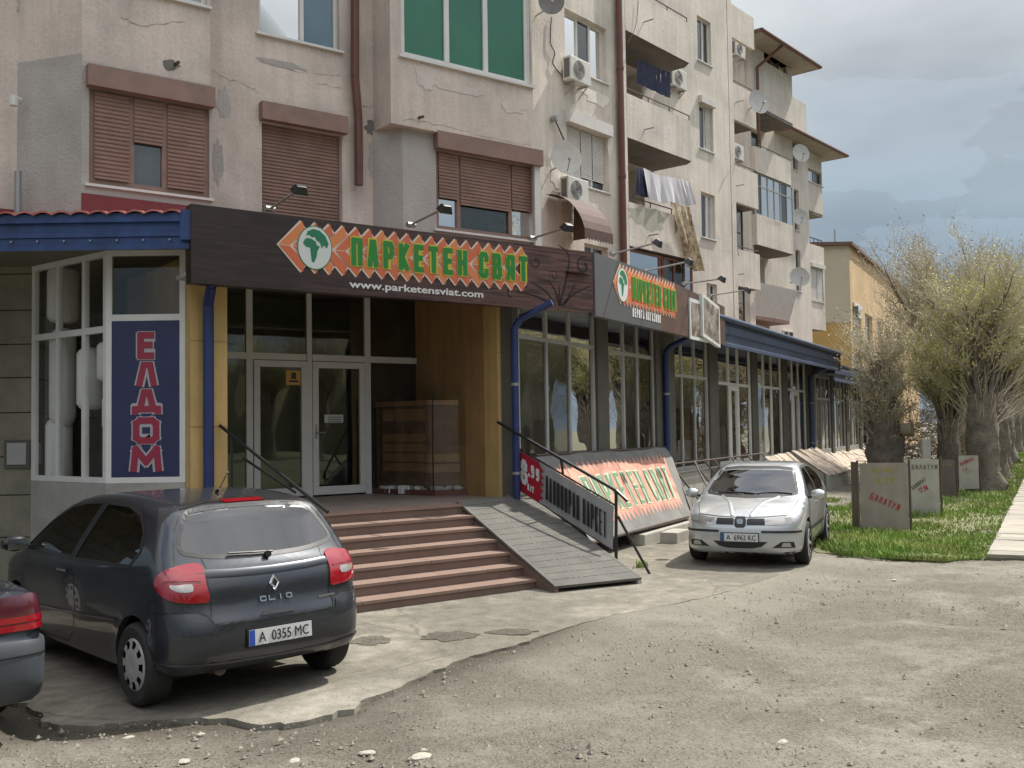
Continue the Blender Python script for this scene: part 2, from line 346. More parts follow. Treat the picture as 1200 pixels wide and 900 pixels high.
class CarShape:
    def __init__(s, sp):
        s.sp = sp; s.L = sp['L']
        s.sil = catmull(sp['sil'], 4); hw = catmull(sp['hw'], 6, False); s.hz, s.hwv = hw[:, 0], hw[:, 1]
        pl = sp['plan']; full = [(x, y) for x, y in pl] + [(x, -y) for x, y in pl[::-1] if y > 1e-6]
        s.plan = catmull(full, 3)
    def F(s, P):
        x, y, z = P[:, 0], P[:, 1], P[:, 2]; sp = s.sp; L = s.L
        t = np.clip(x / L, 0, 1); c = sp['crown'][0] * np.clip(1 - 2.2 * t, 0, 1) - sp['crown'][1] * np.clip(2.2 * t - 1.2, 0, 1)
        a = sdpoly(np.stack([x - c * y * y, z + sp['crown'][2] * y * y * np.clip((z - .5) * 2, 0, 1)], 1), s.sil)
        hw = np.interp(z, s.hz, s.hwv)
        for wx in sp['wheels']:
            rr = np.hypot(x - wx, z - sp['wr']); hw = hw + sp.get('flare', .015) * np.exp(-((rr - sp['wr'] - .04) / .05)**2)
        b = (np.abs(y) - hw) * .95
        d = sdpoly(np.stack([x, y], 1), s.plan)
        return smax(smax(a, d, sp['k'][0]), b, sp['k'][1])
    def surface(s, off=0., zmin=None, x0=None, x1=None, res=1., ends=1.0):
        sp = s.sp; L = s.L; zc = sp.get('zc', .72); xa, xb = sp.get('cap', (1.0, L - 1.0))
        nc = int(26 * res); nm = int(46 * res); nth = int(88 * res)
        O = []; D = []
        th = np.linspace(0, 2 * np.pi, nth, endpoint=False)
        cy, cz = np.cos(th), np.sin(th)
        for i in range(1, nc + 1):
            f = (i / (nc + 1)) * np.pi / 2
            O.append((xa, -np.cos(f))); D.append(np.sin(f))
        for i in range(nm + 1): O.append((xa + (xb - xa) * i / nm, 0.)); D.append(1.)
        for i in range(nc, 0, -1):
            f = (i / (nc + 1)) * np.pi / 2
            O.append((xb, np.cos(f))); D.append(np.sin(f))
        nr = len(O)
        oo = np.array([[o[0], 0, zc] for o in O]); dx = np.array([o[1] for o in O]); rad = np.array(D)
        org = np.repeat(oo, nth, 0)
        dirs = np.stack([np.repeat(dx, nth), np.tile(cy, nr) * np.repeat(rad, nth), np.tile(cz, nr) * np.repeat(rad, nth)], 1)
        pole_o = np.array([[xa, 0, zc], [xb, 0, zc]]); pole_d = np.array([[-1., 0, 0], [1., 0, 0]])
        org = np.vstack([org, pole_o]); dirs = np.vstack([dirs, pole_d])
        def FF(P):
            f = s.F(P) + off
            if zmin is not None: f = np.maximum(f, zmin - P[:, 2])
            if x0 is not None: f = np.maximum(f, x0 - P[:, 0])
            if x1 is not None: f = np.maximum(f, P[:, 0] - x1)
            return f
        lo = np.zeros(len(org)); hi = np.full(len(org), 2.2)
        for _ in range(22):
            mid = (lo + hi) / 2; v = FF(org + dirs * mid[:, None]); ins = v < 0
            lo = np.where(ins, mid, lo); hi = np.where(ins, hi, mid)
        P = org + dirs * ((lo + hi) / 2)[:, None]
        fs = []
        for i in range(nr - 1):
            for j in range(nth):
                k = (j + 1) % nth; fs.append((i * nth + j, (i + 1) * nth + j, (i + 1) * nth + k, i * nth + k))
        a = nr * nth; b = a + 1
        for j in range(nth):
            k = (j + 1) % nth; fs.append((a, j, k)); fs.append((b, (nr - 1) * nth + k, (nr - 1) * nth + j))
        return P, fs
def mesh_of(name, P, fs, mats, smooth=True):
    me = bpy.data.meshes.new(name); me.from_pydata([tuple(p) for p in P], [], fs)
    for m in mats: me.materials.append(m)
    bm = bmesh.new(); bm.from_mesh(me); bmesh.ops.recalc_face_normals(bm, faces=bm.faces); bm.to_mesh(me); bm.free()
    if smooth: me.polygons.foreach_set('use_smooth', [True] * len(me.polygons))
    return me
class Patcher:
    """lays outlines onto the body surface"""
    def __init__(s, P, fs, cR, cF):
        s.bvh = BVHTree.FromPolygons([Vector(p) for p in P], fs); s.cR = cR; s.cF = cF
    def fr(s, mode, a, b):
        if mode == 'L': return Vector((a, 3, b)), Vector((0, -1, 0))
        if mode == 'R': return Vector((a, -3, b)), Vector((0, 1, 0))
        if mode == 'B': return Vector((-3, a, b)), Vector((1, 0, 0))
        if mode == 'F': return Vector((9, a, b)), Vector((-1, 0, 0))
        if mode == 'T': return Vector((a, b, 4)), Vector((0, 0, -1))
        if mode == 'CR': d = Vector((-math.cos(a), math.sin(a), 0)); return Vector((s.cR, 0, b)) + d * 3, -d
        if mode == 'CF': d = Vector((math.cos(a), math.sin(a), 0)); return Vector((s.cF, 0, b)) + d * 3, -d
    def pt(s, mode, a, b, off=0.):
        o, d = s.fr(mode, a, b); h = s.bvh.ray_cast(o, d)
        if h[0] is None:
            h = s.bvh.find_nearest(o + d * 2.2)
        n = h[1]
        if n.dot(d) > 0: n = -n
        return h[0] + n * off, n
    def patch(s, name, mode, outl, m, parent, off=.003, step=.05, skirt=.02, mirror=False, smooth=True, sm=0):
        for sg in ((1, -1) if mirror else (1,)):
            pts = outl if not sm else [tuple(q) for q in catmull(outl, sm)]
            md = mode
            if sg < 0:
                if mode in ('L', 'R'): md = {'L': 'R', 'R': 'L'}[mode]
                elif mode == 'T': pts = [(a, -b) for a, b in pts]
                else: pts = [(-a, b) for a, b in pts]
            dens = []
            n = len(pts)
            for i in range(n):
                a = Vector(pts[i]); b = Vector(pts[(i + 1) % n]); k = max(1, int((b - a).length / step))
                for j in range(k): dens.append(a.lerp(b, j / k))
            nb = len(dens); V = list(dens)
            arr = np.array([tuple(v) for v in dens]); mn = arr.min(0); mx_ = arr.max(0)
            gx = np.arange(mn[0] + step / 2, mx_[0], step); gy = np.arange(mn[1] + step / 2, mx_[1], step)
            if len(gx) and len(gy):
                G = np.array([(x, y) for x in gx for y in gy]); dd = sdpoly(G, arr)
                V += [Vector(g) for g, q in zip(G, dd) if q < -step * .45]
            r_ = delaunay_2d_cdt(V, [], [list(range(nb))], 1, 1e-5)
            vs2, fs2 = r_[0], r_[2]
            P = []; Q = []
            for v in vs2:
                p, nn = s.pt(md, v.x, v.y, off); P.append(p)
            mb = MB(); mb.add(P, [tuple(f) for f in fs2])
            if skirt:   # boundary edges pushed into the body
                ec = {}
                for f in fs2:
                    for i in range(len(f)):
                        e = (f[i], f[(i + 1) % len(f)]); k = tuple(sorted(e)); ec[k] = None if k in ec else e
                bd = [e for e in ec.values() if e]
                base = len(mb.v); idx = {}
                for e in bd:
                    for q in e:
                        if q not in idx:
                            idx[q] = base + len(idx); v = vs2[q]; p, nn = s.pt(md, v.x, v.y, off - skirt); mb.v.append(tuple(p))
                for a, b in bd: mb.f.append((b, a, idx[a], idx[b])); mb.mi.append(0)
            last = mb.build(name, m, parent, smooth=smooth, local=True, sharp=35)
        return last
    def strip(s, name, mode, line, wd, m, parent, off=.0015, mirror=False, step=.04, raise_=0.):
        for sg in ((1, -1) if mirror else (1,)):
            md = mode; ln = line
            if sg < 0:
                if mode in ('L', 'R'): md = {'L': 'R', 'R': 'L'}[mode]
                elif mode == 'T': ln = [(a, -b) for a, b in line]
                else: ln = [(-a, b) for a, b in line]
            q = []
            for a, b in zip(ln[:-1], ln[1:]):
                a = Vector(a); b = Vector(b); k = max(1, int((b - a).length / step)); q += [a.lerp(b, j / k) for j in range(k)]
            q.append(Vector(ln[-1])); r0 = []; r1 = []; r2 = []
            for i, v in enumerate(q):
                t = (q[min(i + 1, len(q) - 1)] - q[max(i - 1, 0)]).normalized(); n = Vector((-t.y, t.x)) * wd / 2
                a = v + n; b = v - n
                r0.append(s.pt(md, a.x, a.y, off)[0]); r2.append(s.pt(md, b.x, b.y, off)[0])
                if raise_: r1.append(s.pt(md, v.x, v.y, off + raise_)[0])
            mb = MB(); mb.grid([r0, r1, r2] if raise_ else [r0, r2]); o = mb.build(name, m, parent, local=True, smooth=bool(raise_), sharp=180)
        return o
def apply_bool(obj, cutters, solver='EXACT'):
    for c in cutters:
        md = obj.modifiers.new('b', 'BOOLEAN'); md.operation = 'DIFFERENCE'; md.object = c; md.solver = solver
        try: md.material_mode = 'TRANSFER'
        except Exception: pass
    dg = bpy.context.evaluated_depsgraph_get(); me = bpy.data.meshes.new_from_object(obj.evaluated_get(dg))
    obj.modifiers.clear(); old = obj.data; obj.data = me; bpy.data.meshes.remove(old)
    for c in cutters: bpy.data.objects.remove(c)
def prism_obj(mode, outl, d0, d1, m, shrink=0., sm=0):
    pts = outl if not sm else [tuple(q) for q in catmull(outl, sm)]
    if shrink:
        c = np.array(pts); o = []
        n = len(c)
        for i in range(n):
            e1 = c[i] - c[i - 1]; e2 = c[(i + 1) % n] - c[i]; e1 /= np.linalg.norm(e1) + 1e-9; e2 /= np.linalg.norm(e2) + 1e-9
            t = e1 + e2; t /= np.linalg.norm(t) + 1e-9; nn = np.array([-t[1], t[0]]); o.append(c[i] + nn * shrink)
        ar = lambda q: .5 * sum(q[i - 1][0] * q[i][1] - q[i][0] * q[i - 1][1] for i in range(len(q)))
        if abs(ar(o)) > abs(ar(c)): o = [2 * c[i] - o[i] for i in range(n)]
        pts = [tuple(q) for q in o]
    mb = MB()
    if mode == 'side': P = [(a, d0, b) for a, b in pts]; mb.prism(P, (0, d1 - d0, 0))
    else: P = [(d0, a, b) for a, b in pts]; mb.prism(P, (d1 - d0, 0, 0))
    return mb.build('cutter', m, local=True)
MT['tyre'] = mat('tyre_rubber', (.018, .018, .017), .85, var=.2, vs=8, space='O')
MT['hub'] = mat('silver_hubcap', (.42, .42, .42), .38, metal=.35, space='O')
MT['carglass'] = glassmat('car_glass', (.36, .41, .39), 1.9, boost=1.3)
MT['carglassD'] = glassmat('car_rear_glass', (.20, .24, .24), 1.9, boost=1.35)
MT['blackpl'] = mat('black_plastic', (.014, .014, .015), .45)
MT['interior'] = mat('car_interior', (.022, .022, .023), .8)
MT['seat'] = mat('seat_cloth', (.045, .045, .05), .9)
MT['lampred'] = mat('red_lamp', (.26, .004, .012), .08, spec=.6, coat=1)
MT['lampclear'] = mat('clear_lamp', (.42, .40, .38), .12, metal=.5, coat=1)
MT['chrome'] = mat('chrome', (.62, .62, .62), .12, metal=1)
MT['plate'] = mat('plate_white', (.52, .52, .51), .5)
MT['platetx'] = mat('plate_black', (.012, .012, .014), .5)
MT['plateblue'] = mat('plate_blue', (.02, .06, .32), .45)
def paint(name, col, metal, rough, coat=1.):
    m = mat(name, col, rough, metal=metal, coat=coat, spec=.5, var=.05, vs=3, space='O')
    return m
def make_wheel(parent, x, y, sgn, r=.3, wd=.185, style='cap', rimr=.19, steer=0.):
    """tyre > hubcap; sgn +1 outer face towards +y"""
    prof = [(rimr, -wd / 2 + .01), (rimr + .03, -wd / 2), (r - .035, -wd / 2 - .004), (r - .012, -wd / 2 + .012), (r, -wd / 2 + .035), (r, wd / 2 - .035), (r - .012, wd / 2 - .012), (r - .035, wd / 2 + .004), (rimr + .03, wd / 2), (rimr, wd / 2 - .01)]
    n = 72; cs = math.cos(steer); sn = math.sin(steer)
    def T(a, rad, yy):
        px = math.cos(a) * rad; return Vector((x + px * cs - yy * sn, y + yy * cs + px * sn, r + math.sin(a) * rad))
    rows = []
    for rad, yy in prof:
        rows.append([T(2 * math.pi * k / n, rad - (.006 if (rad > r - .003 and k % 2) else 0), yy * sgn) for k in range(n)])
    mb = MB(); mb.grid(rows, closed=True)
    for g in (-.03, 0.03):   # grooves as dark rings are in the tread relief
        pass
    t = mb.build('tyre', MT['tyre'], parent, smooth=True, local=True, sharp=30)
    hb = MB(); yo = wd / 2 - .004; nr = 48
    if style == 'cap':
        rr = [0.0001, .035, .06, .085, .12, .15, .175, rimr + .005]; dz = [.012, .012, .018, .016, .012, .004, .006, -.006]
        holes = 9
    else:
        rr = [0.0001, .03, .055, .08, .11, .14, .165, rimr + .005]; dz = [.0, .0, -.01, -.006, -.002, .0, .004, -.004]
        holes = 6
    vs = [[T(2 * math.pi * k / 72, q, (yo + d) * sgn) for k in range(72)] for q, d in zip(rr, dz)]
    allv = [p for row in vs for p in row]; fs = []
    for i in range(len(rr) - 1):
        for k in range(72):
            ph = (k % (72 // holes)) / (72 // holes)
            hole = (i in (4, 5) and .22 < ph < .7) if style == 'cap' else (i in (2, 3, 4, 5) and .3 < ph < .95)
            if hole: continue
            fs.append((i * 72 + k, i * 72 + (k + 1) % 72, (i + 1) * 72 + (k + 1) % 72, (i + 1) * 72 + k))
    hb.add(allv, fs); h = hb.build('hubcap' if style == 'cap' else 'rim', MT['hub'], t, smooth=True, local=True, sharp=50)
    db = MB(); db.add([T(2 * math.pi * k / 36, rimr + .004, (yo - .035) * sgn) for k in range(36)], [tuple(range(36))]); db.build('dark_backing', MT['blackpl'], t, local=True)  # flat black disc stands in for the shade behind the wheel holes
    return t
def plate(parent, P0, U, V, txt, h=.112, W=.52):
    """plate with frame, centre P0"""
    U = Vector(U).normalized(); V = Vector(V).normalized(); Nn = U.cross(V)
    def bx(a, b, c, d, z0, z1):
        o = P0; return [o + U * a + V * c + Nn * z0, o + U * b + V * c + Nn * z0, o + U * b + V * d + Nn * z0, o + U * a + V * d + Nn * z0, o + U * a + V * c + Nn * z1, o + U * b + V * c + Nn * z1, o + U * b + V * d + Nn * z1, o + U * a + V * d + Nn * z1]
    mb = MB(); mb.hexa(bx(-W / 2 - .012, W / 2 + .012, -h / 2 - .018, h / 2 + .012, 0, .012)); f = mb.build('licence_plate', MT['blackpl'], parent, local=True)
    mb = MB(); mb.hexa(bx(-W / 2, W / 2, -h / 2, h / 2, .004, .016)); mb.build('plate_face', MT['plate'], f, local=True)
    mb = MB(); mb.hexa(bx(-W / 2 + .001, -W / 2 + .045, -h / 2 + .001, h / 2 - .001, .012, .0175)); mb.build('plate_band', MT['plateblue'], f, local=True)
    fonttext('plate_text', txt, P0 + U * (-W / 2 + .075) + V * (-h / 2 + .02) + Nn * .0145, U, V, .074, MT['platetx'], f, W=W - .105, bold=.0, local=True)
    return f
def seats(parent, xs, y=.36):
    for x in xs:
        for sy in (1, -1):
            mb = MB(); mb.xbox(x - .25, x + .25, sy * y - .24, sy * y + .24, .42, .58); s_ = mb.build('seat', MT['seat'], parent, local=True, bevel=.05)
            mb = MB(); c = [(x - .22, sy * y - .23, .55), (x - .1, sy * y - .23, .55), (x - .1, sy * y + .23, .55), (x - .22, sy * y + .23, .55), (x - .42, sy * y - .19, 1.12), (x - .33, sy * y - .19, 1.12), (x - .33, sy * y + .19, 1.12), (x - .42, sy * y + .19, 1.12)]
            mb.hexa(c); mb.build('backrest', MT['seat'], s_, local=True, bevel=.04)
            mb = MB(); mb.xbox(x - .44, x - .36, sy * y - .13, sy * y + .13, 1.16, 1.33); mb.build('headrest', MT['seat'], s_, local=True, bevel=.035)
def car_base(name, label, cat, loc, rz, sp, pm):
    t = thing(name, label, cat, loc, rz=rz)
    sh = CarShape(sp); P, fs = sh.surface(); pt = Patcher(P, fs, sp.get('cR', .9), sp['L'] - .9)
    body = bpy.data.objects.new('body', mesh_of('body', P, fs, [pm])); COL.objects.link(body); body.parent = None
    Pi, fi = sh.surface(off=.045, zmin=.40, x0=sp['cab'][0], x1=sp['cab'][1], res=.6)
    cav = bpy.data.objects.new('cav', mesh_of('cav', Pi, fi, [MT['interior']], False)); COL.objects.link(cav)
    cut = [cav]
    wr = sp['wr']
    for wx in sp['wheels']:
        for sy in (1, -1):
            mb = MB(); mb.tube((wx, sy * .5, wr + .01), (wx, sy * 1.1, wr + .01), wr + .045, n=40); cut.append(mb.build('cutter', MT['interior'], local=True))
    for md, o, k in sp['glass']:
        if md == 'side':
            cut.append(prism_obj('side', o, .3, 1.2, MT['interior'], .018, k)); cut.append(prism_obj('side', o, -1.2, -.3, MT['interior'], .018, k))
        elif md == 'back': cut.append(prism_obj('x', o, -.5, sp['bx'], MT['interior'], .03, k))
        elif md == 'front': cut.append(prism_obj('x', o, sp['fx'], sp['L'] + .5, MT['interior'], .03, k))
    apply_bool(body, cut)
    body.data.polygons.foreach_set('use_smooth', [True] * len(body.data.polygons))
    try: body.data.set_sharp_from_angle(angle=R(38))
    except Exception: pass
    body.name = 'body'; body.parent = t
    for md, o, k in sp['glass']:
        if md == 'side':
            pt.patch('side_window', 'L', o, MT['carglass'], t, off=-.001, skirt=0, mirror=True, sm=k, step=.06)
        elif md == 'back': pt.patch('rear_window', 'B', o, MT['carglassD'], t, off=.001, skirt=0, sm=k, step=.05)
        else: pt.patch('windscreen', 'F', o, MT['carglass'], t, off=.001, skirt=0, sm=k, step=.06)
        pts = o if not k else [tuple(q) for q in catmull(o, k)]
        ring = list(pts) + [pts[0]]
        if md == 'side': pt.strip('window_seal', 'L', ring, .03, MT['blackpl'], t, off=.003, mirror=True)
        elif md == 'back': pt.strip('window_seal', 'B', ring, .03, MT['blackpl'], t, off=.0028)
        else: pt.strip('window_seal', 'F', ring, .04, MT['blackpl'], t, off=.0028)
    fl = MB(); fl.xbox(.5, sp['L'] - .5, -.6, .6, .17, .24); fl.build('underside', MT['interior'], t, local=True)
    return t, pt, body
def mirror_part(t, x, y, z, pm, sgn, wd=.2, ht=.13):
    mb = MB(); n = 12; rows = []
    for i in range(7):
        f = i / 6; yy = y + sgn * wd * f; q = math.sin(math.pi * (.18 + .64 * f)); 
        rows.append([(x + .09 * q * math.cos(2 * math.pi * k / n), yy, z + ht * .55 * q * math.sin(2 * math.pi * k / n)) for k in range(n)])
    mb.grid(rows, closed=True); mb.add(rows[0], [tuple(range(n))]); mb.add(rows[-1], [tuple(range(n))])
    o = mb.build('wing_mirror', pm, t, smooth=True, local=True, sharp=60)
    mb = MB(); mb.xbox(x - .03, x + .03, min(y, y - sgn * .1), max(y, y - sgn * .1), z - .06, z - .02); mb.build('mirror_arm', MT['blackpl'], o, local=True)
    mb = MB(); mb.xbox(x - .088, x - .084, y + sgn * .02, y + sgn * (wd - .02), z - ht * .36, z + ht * .36); mb.build('mirror_glass', MT['chrome'], o, local=True)
# ---- dark grey hatchback
def hatchback(loc, rz):
    sp = dict(L=3.99, wr=.30, wheels=(.62, 3.19), k=(.10, .09), crown=(.13, .16, .05), cab=(.45, 3.15), bx=.75, fx=2.3, flare=.02,
        sil=[(.03, .34), (0, .46), (.012, .60), (.05, .655), (.085, .74), (.10, .86), (.155, .98), (.215, 1.05), (.35, 1.24), (.47, 1.40), (.60, 1.445), (1.1, 1.487), (1.7, 1.49), (2.2, 1.445), (2.55, 1.335), (3.0, 1.08), (3.2, .985), (3.5, .90), (3.78, .78), (3.92, .65), (3.985, .50), (3.96, .32), (3.85, .22), (3.2, .2), (.7, .2), (.15, .26)],
        hw=[(.15, .79), (.3, .825), (.45, .848), (.62, .86), (.8, .858), (.93, .842), (1.0, .815), (1.2, .735), (1.38, .655), (1.45, .62), (1.7, .5)],
        plan=[(0, 0), (.005, .45), (.04, .62), (.12, .75), (.34, .84), (.8, .862), (3.0, .86), (3.5, .82), (3.8, .68), (3.95, .42), (3.99, 0)],
        glass=[('side', [(3.02, .985), (2.62, 1.21), (2.28, 1.355), (2.0, 1.40), (1.66, 1.415), (1.90, .96)], 0),
               ('side', [(1.83, .96), (1.58, 1.415), (1.15, 1.41), (.90, 1.36), (.72, 1.24), (.66, 1.10), (.78, .985)], 0),
               ('back', [(-.61, 1.10), (-.3, 1.055), (.3, 1.055), (.61, 1.10), (.63, 1.16), (.56, 1.30), (.48, 1.385), (0, 1.41), (-.48, 1.385), (-.56, 1.30), (-.63, 1.16)], 3),
               ('front', [(-.66, 1.02), (0, .99), (.66, 1.02), (.52, 1.36), (0, 1.40), (-.52, 1.36)], 0)])
    pm = paint('dark_blue_grey_paint', (.030, .034, .042), .5, .34, .7)
    t, pt, body = car_base('parked_hatchback', 'dark blue-grey hatchback seen from behind beside the entrance steps, plate A 0355 MC', 'car', loc, rz, sp, pm)
    # bumper, lamps, lid
    bo = [(-1.02, .69), (-.80, .70), (-.66, .695), (-.585, .66), (-.54, .60), (.54, .60), (.585, .66), (.66, .695), (.80, .70), (1.02, .69), (1.0, .33), (.8, .29), (.5, .25), (-.5, .25), (-.8, .29), (-1.0, .33)]
    pt.patch('rear_bumper', 'CR', bo, pm, t, off=.011, step=.06, skirt=.02)
    pt.strip('seam', 'CR', [(-1.02, .70), (-.80, .71), (-.655, .705), (-.575, .668), (-.53, .608), (.53, .608), (.575, .668), (.655, .705), (.80, .71), (1.02, .70)], .012, MT['black'], t, off=.004)
    pt.strip('bumper_crease', 'CR', [(-.95, .36), (-.5, .335), (0, .33), (.5, .335), (.95, .36)], .02, pm, t, off=.012, raise_=.008)
    lamp = [(.575, .775), (.66, .765), (.78, .785), (.90, .84), (.95, .905), (.93, .965), (.85, 1.01), (.72, 1.03), (.64, 1.0), (.605, .90)]
    for sg in (1, -1):
        ll = [(a * sg, b) for a, b in lamp]
        o = pt.patch('tail_lamp', 'CR', ll, MT['lampred'], t, off=.012, step=.03, skirt=.025, sm=3)
        rv = [(.69, .85), (.74, .845), (.80, .86), (.835, .90), (.79, .895), (.70, .895)]
        pt.patch('reversing_lamp', 'CR', [(a * sg, b) for a, b in rv], MT['lampclear'], o, off=.0155, step=.02, skirt=.006, sm=2)
        rb = [(.64, .915), (.72, .925), (.80, .93), (.88, .925), (.88, .915), (.80, .92), (.72, .914), (.64, .905)]
        pt.patch('lamp_ridge', 'CR', [(a * sg, b) for a, b in rb], MT['lampred'], o, off=.018, step=.02, skirt=.006)
    lid = [(.555, .65), (.56, .74), (.59, .90), (.61, 1.0), (.66, 1.06)]
    for sg in (1, -1): pt.strip('seam', 'CR', [(a * sg, b) for a, b in lid], .009, MT['black'], t, off=.003)
    pt.strip('seam', 'B', [(.70, 1.02), (.64, 1.24), (.54, 1.405), (.3, 1.44), (-.3, 1.44), (-.54, 1.405), (-.64, 1.24), (-.70, 1.02)], .008, MT['black'], t, off=.003)
    pt.strip('lid_crease', 'B', [(-.58, .96), (-.3, .945), (0, .94), (.3, .945), (.58, .96)], .06, pm, t, off=.001, raise_=.012)
    pt.patch('lid_handle', 'B', [(-.14, .625), (.14, .625), (.11, .65), (-.11, .65)], MT['blackpl'], t, off=.012, step=.03, skirt=.01)
    pt.patch('brake_light', 'B', [(-.17, 1.428), (.17, 1.428), (.17, 1.446), (-.17, 1.446)], MT['lampred'], t, off=.009, step=.03, skirt=.01)
    # wiper, emblem, name
    mb = MB(); q = [pt.pt('B', a, b, .02)[0] for a, b in [(-.05, 1.055), (.12, 1.062), (.30, 1.07)]]
    mb.path(q, .008, 6); p0 = pt.pt('B', -.0, 1.045, .01)[0]; mb.tube(p0, p0 + Vector((-.03, 0, 0)), .025, n=10); mb.build('rear_wiper', MT['blackpl'], t, local=True)
    ce = [(0, .905), (.045, .845), (0, .785), (-.045, .845)]; ci = [(0, .878), (.023, .845), (0, .812), (-.023, .845)]
    mb = MB(); oq = [pt.pt('B', a, b, .008)[0] for a, b in ce]; iq = [pt.pt('B', a, b, .014)[0] for a, b in ci]; im = [pt.pt('B', (a + c) / 2, (b + d) / 2, .02)[0] for (a, b), (c, d) in zip(ce, ci)]
    mb.grid([oq, im, iq], closed=True); mb.build('diamond_badge', MT['chrome'], t, local=True)
    p0 = pt.pt('B', .13, .72, .004)[0]; p1 = pt.pt('B', -.13, .72, .004)[0]; up = pt.pt('B', .13, .76, .004)[0] - p0
    mb = lettering('CLIO', p0, p1 - p0, up, .04, wd=1.3, gap=.45, st=.25, W=.27, lift=.006); mb.build('name_badge', MT['chrome'], t, local=True)['kind'] = 'stuff'
    p0 = pt.pt('B', -.38, .685, .004)[0]; p1 = pt.pt('B', -.52, .69, .004)[0]
    mb = MB(); u = (p1 - p0).normalized()
    for k in range(9): mb.slab([p0 + u * (k * .017), p0 + u * (k * .017 + .011), p0 + u * (k * .017 + .011) + Vector((0, 0, .014)), p0 + u * (k * .017) + Vector((0, 0, .014))], -.004)
    mb.build('trim_badge', MT['steel'], t, local=True)
    pc = pt.pt('B', .0, .485, .014)[0]; plate(t, pc, (0, -1, 0), (.06, 0, 1), 'A  0355 MC')
    # doors, handle, antenna
    pt.strip('seam', 'L', [(1.93, .95), (1.80, .80), (1.78, .60), (1.82, .38), (2.0, .27), (3.0, .27), (3.02, .5), (3.06, .9)], .009, MT['black'], t, off=.002, mirror=True)
    pt.strip('rub_line', 'L', [(.95, .58), (1.8, .53), (2.8, .49)], .03, pm, t, off=.001, raise_=.008, mirror=True)
    mb = MB(); h0, _n = pt.pt('L', 1.92, .86, .0); mb.tube(h0 + Vector((0, .012, 0)), h0 + Vector((.2, .014, .0)), .014, n=8); mb.build('door_handle', pm, t, local=True, smooth=True)
    o = h0 * 1.0; mb = MB(); o.y *= -1; mb.tube(o + Vector((0, -.012, 0)), o + Vector((.2, -.014, 0)), .014, n=8); mb.build('door_handle', pm, t, local=True, smooth=True)
    for sg in (1, -1): mirror_part(t, 2.86, sg * .86, 1.02, MT['blackpl'], sg)
    a0 = pt.pt('T', 1.0, 0, 0)[0]; mb = MB(); mb.tube(a0, a0 + Vector((-.05, 0, .03)), .012, n=8); mb.tube(a0 + Vector((-.04, 0, .02)), a0 + Vector((-.20, 0, .17)), .004, n=5); mb.build('antenna', MT['black'], t, local=True)
    mb = MB(); mb.tube((.16, .4, .27), (.5, .4, .28), .05, .08, n=14); mb.build('exhaust_silencer', MT['rust'], t, local=True, smooth=True)
    for x in (.62, 3.19):
        for sg in (1, -1): make_wheel(t, x, sg * .755, sg, r=.30, rimr=.185)
    seats(t, [2.0, 1.05]); st = MB(); q = [(2.42 + .06 * math.sin(k * .4), .36 + .18 * math.cos(k * .4), .93 + .17 * math.sin(k * .4)) for k in range(17)]; st.path(q, .013, 6); st.build('steering_wheel', MT['blackpl'], t, local=True)
    return t
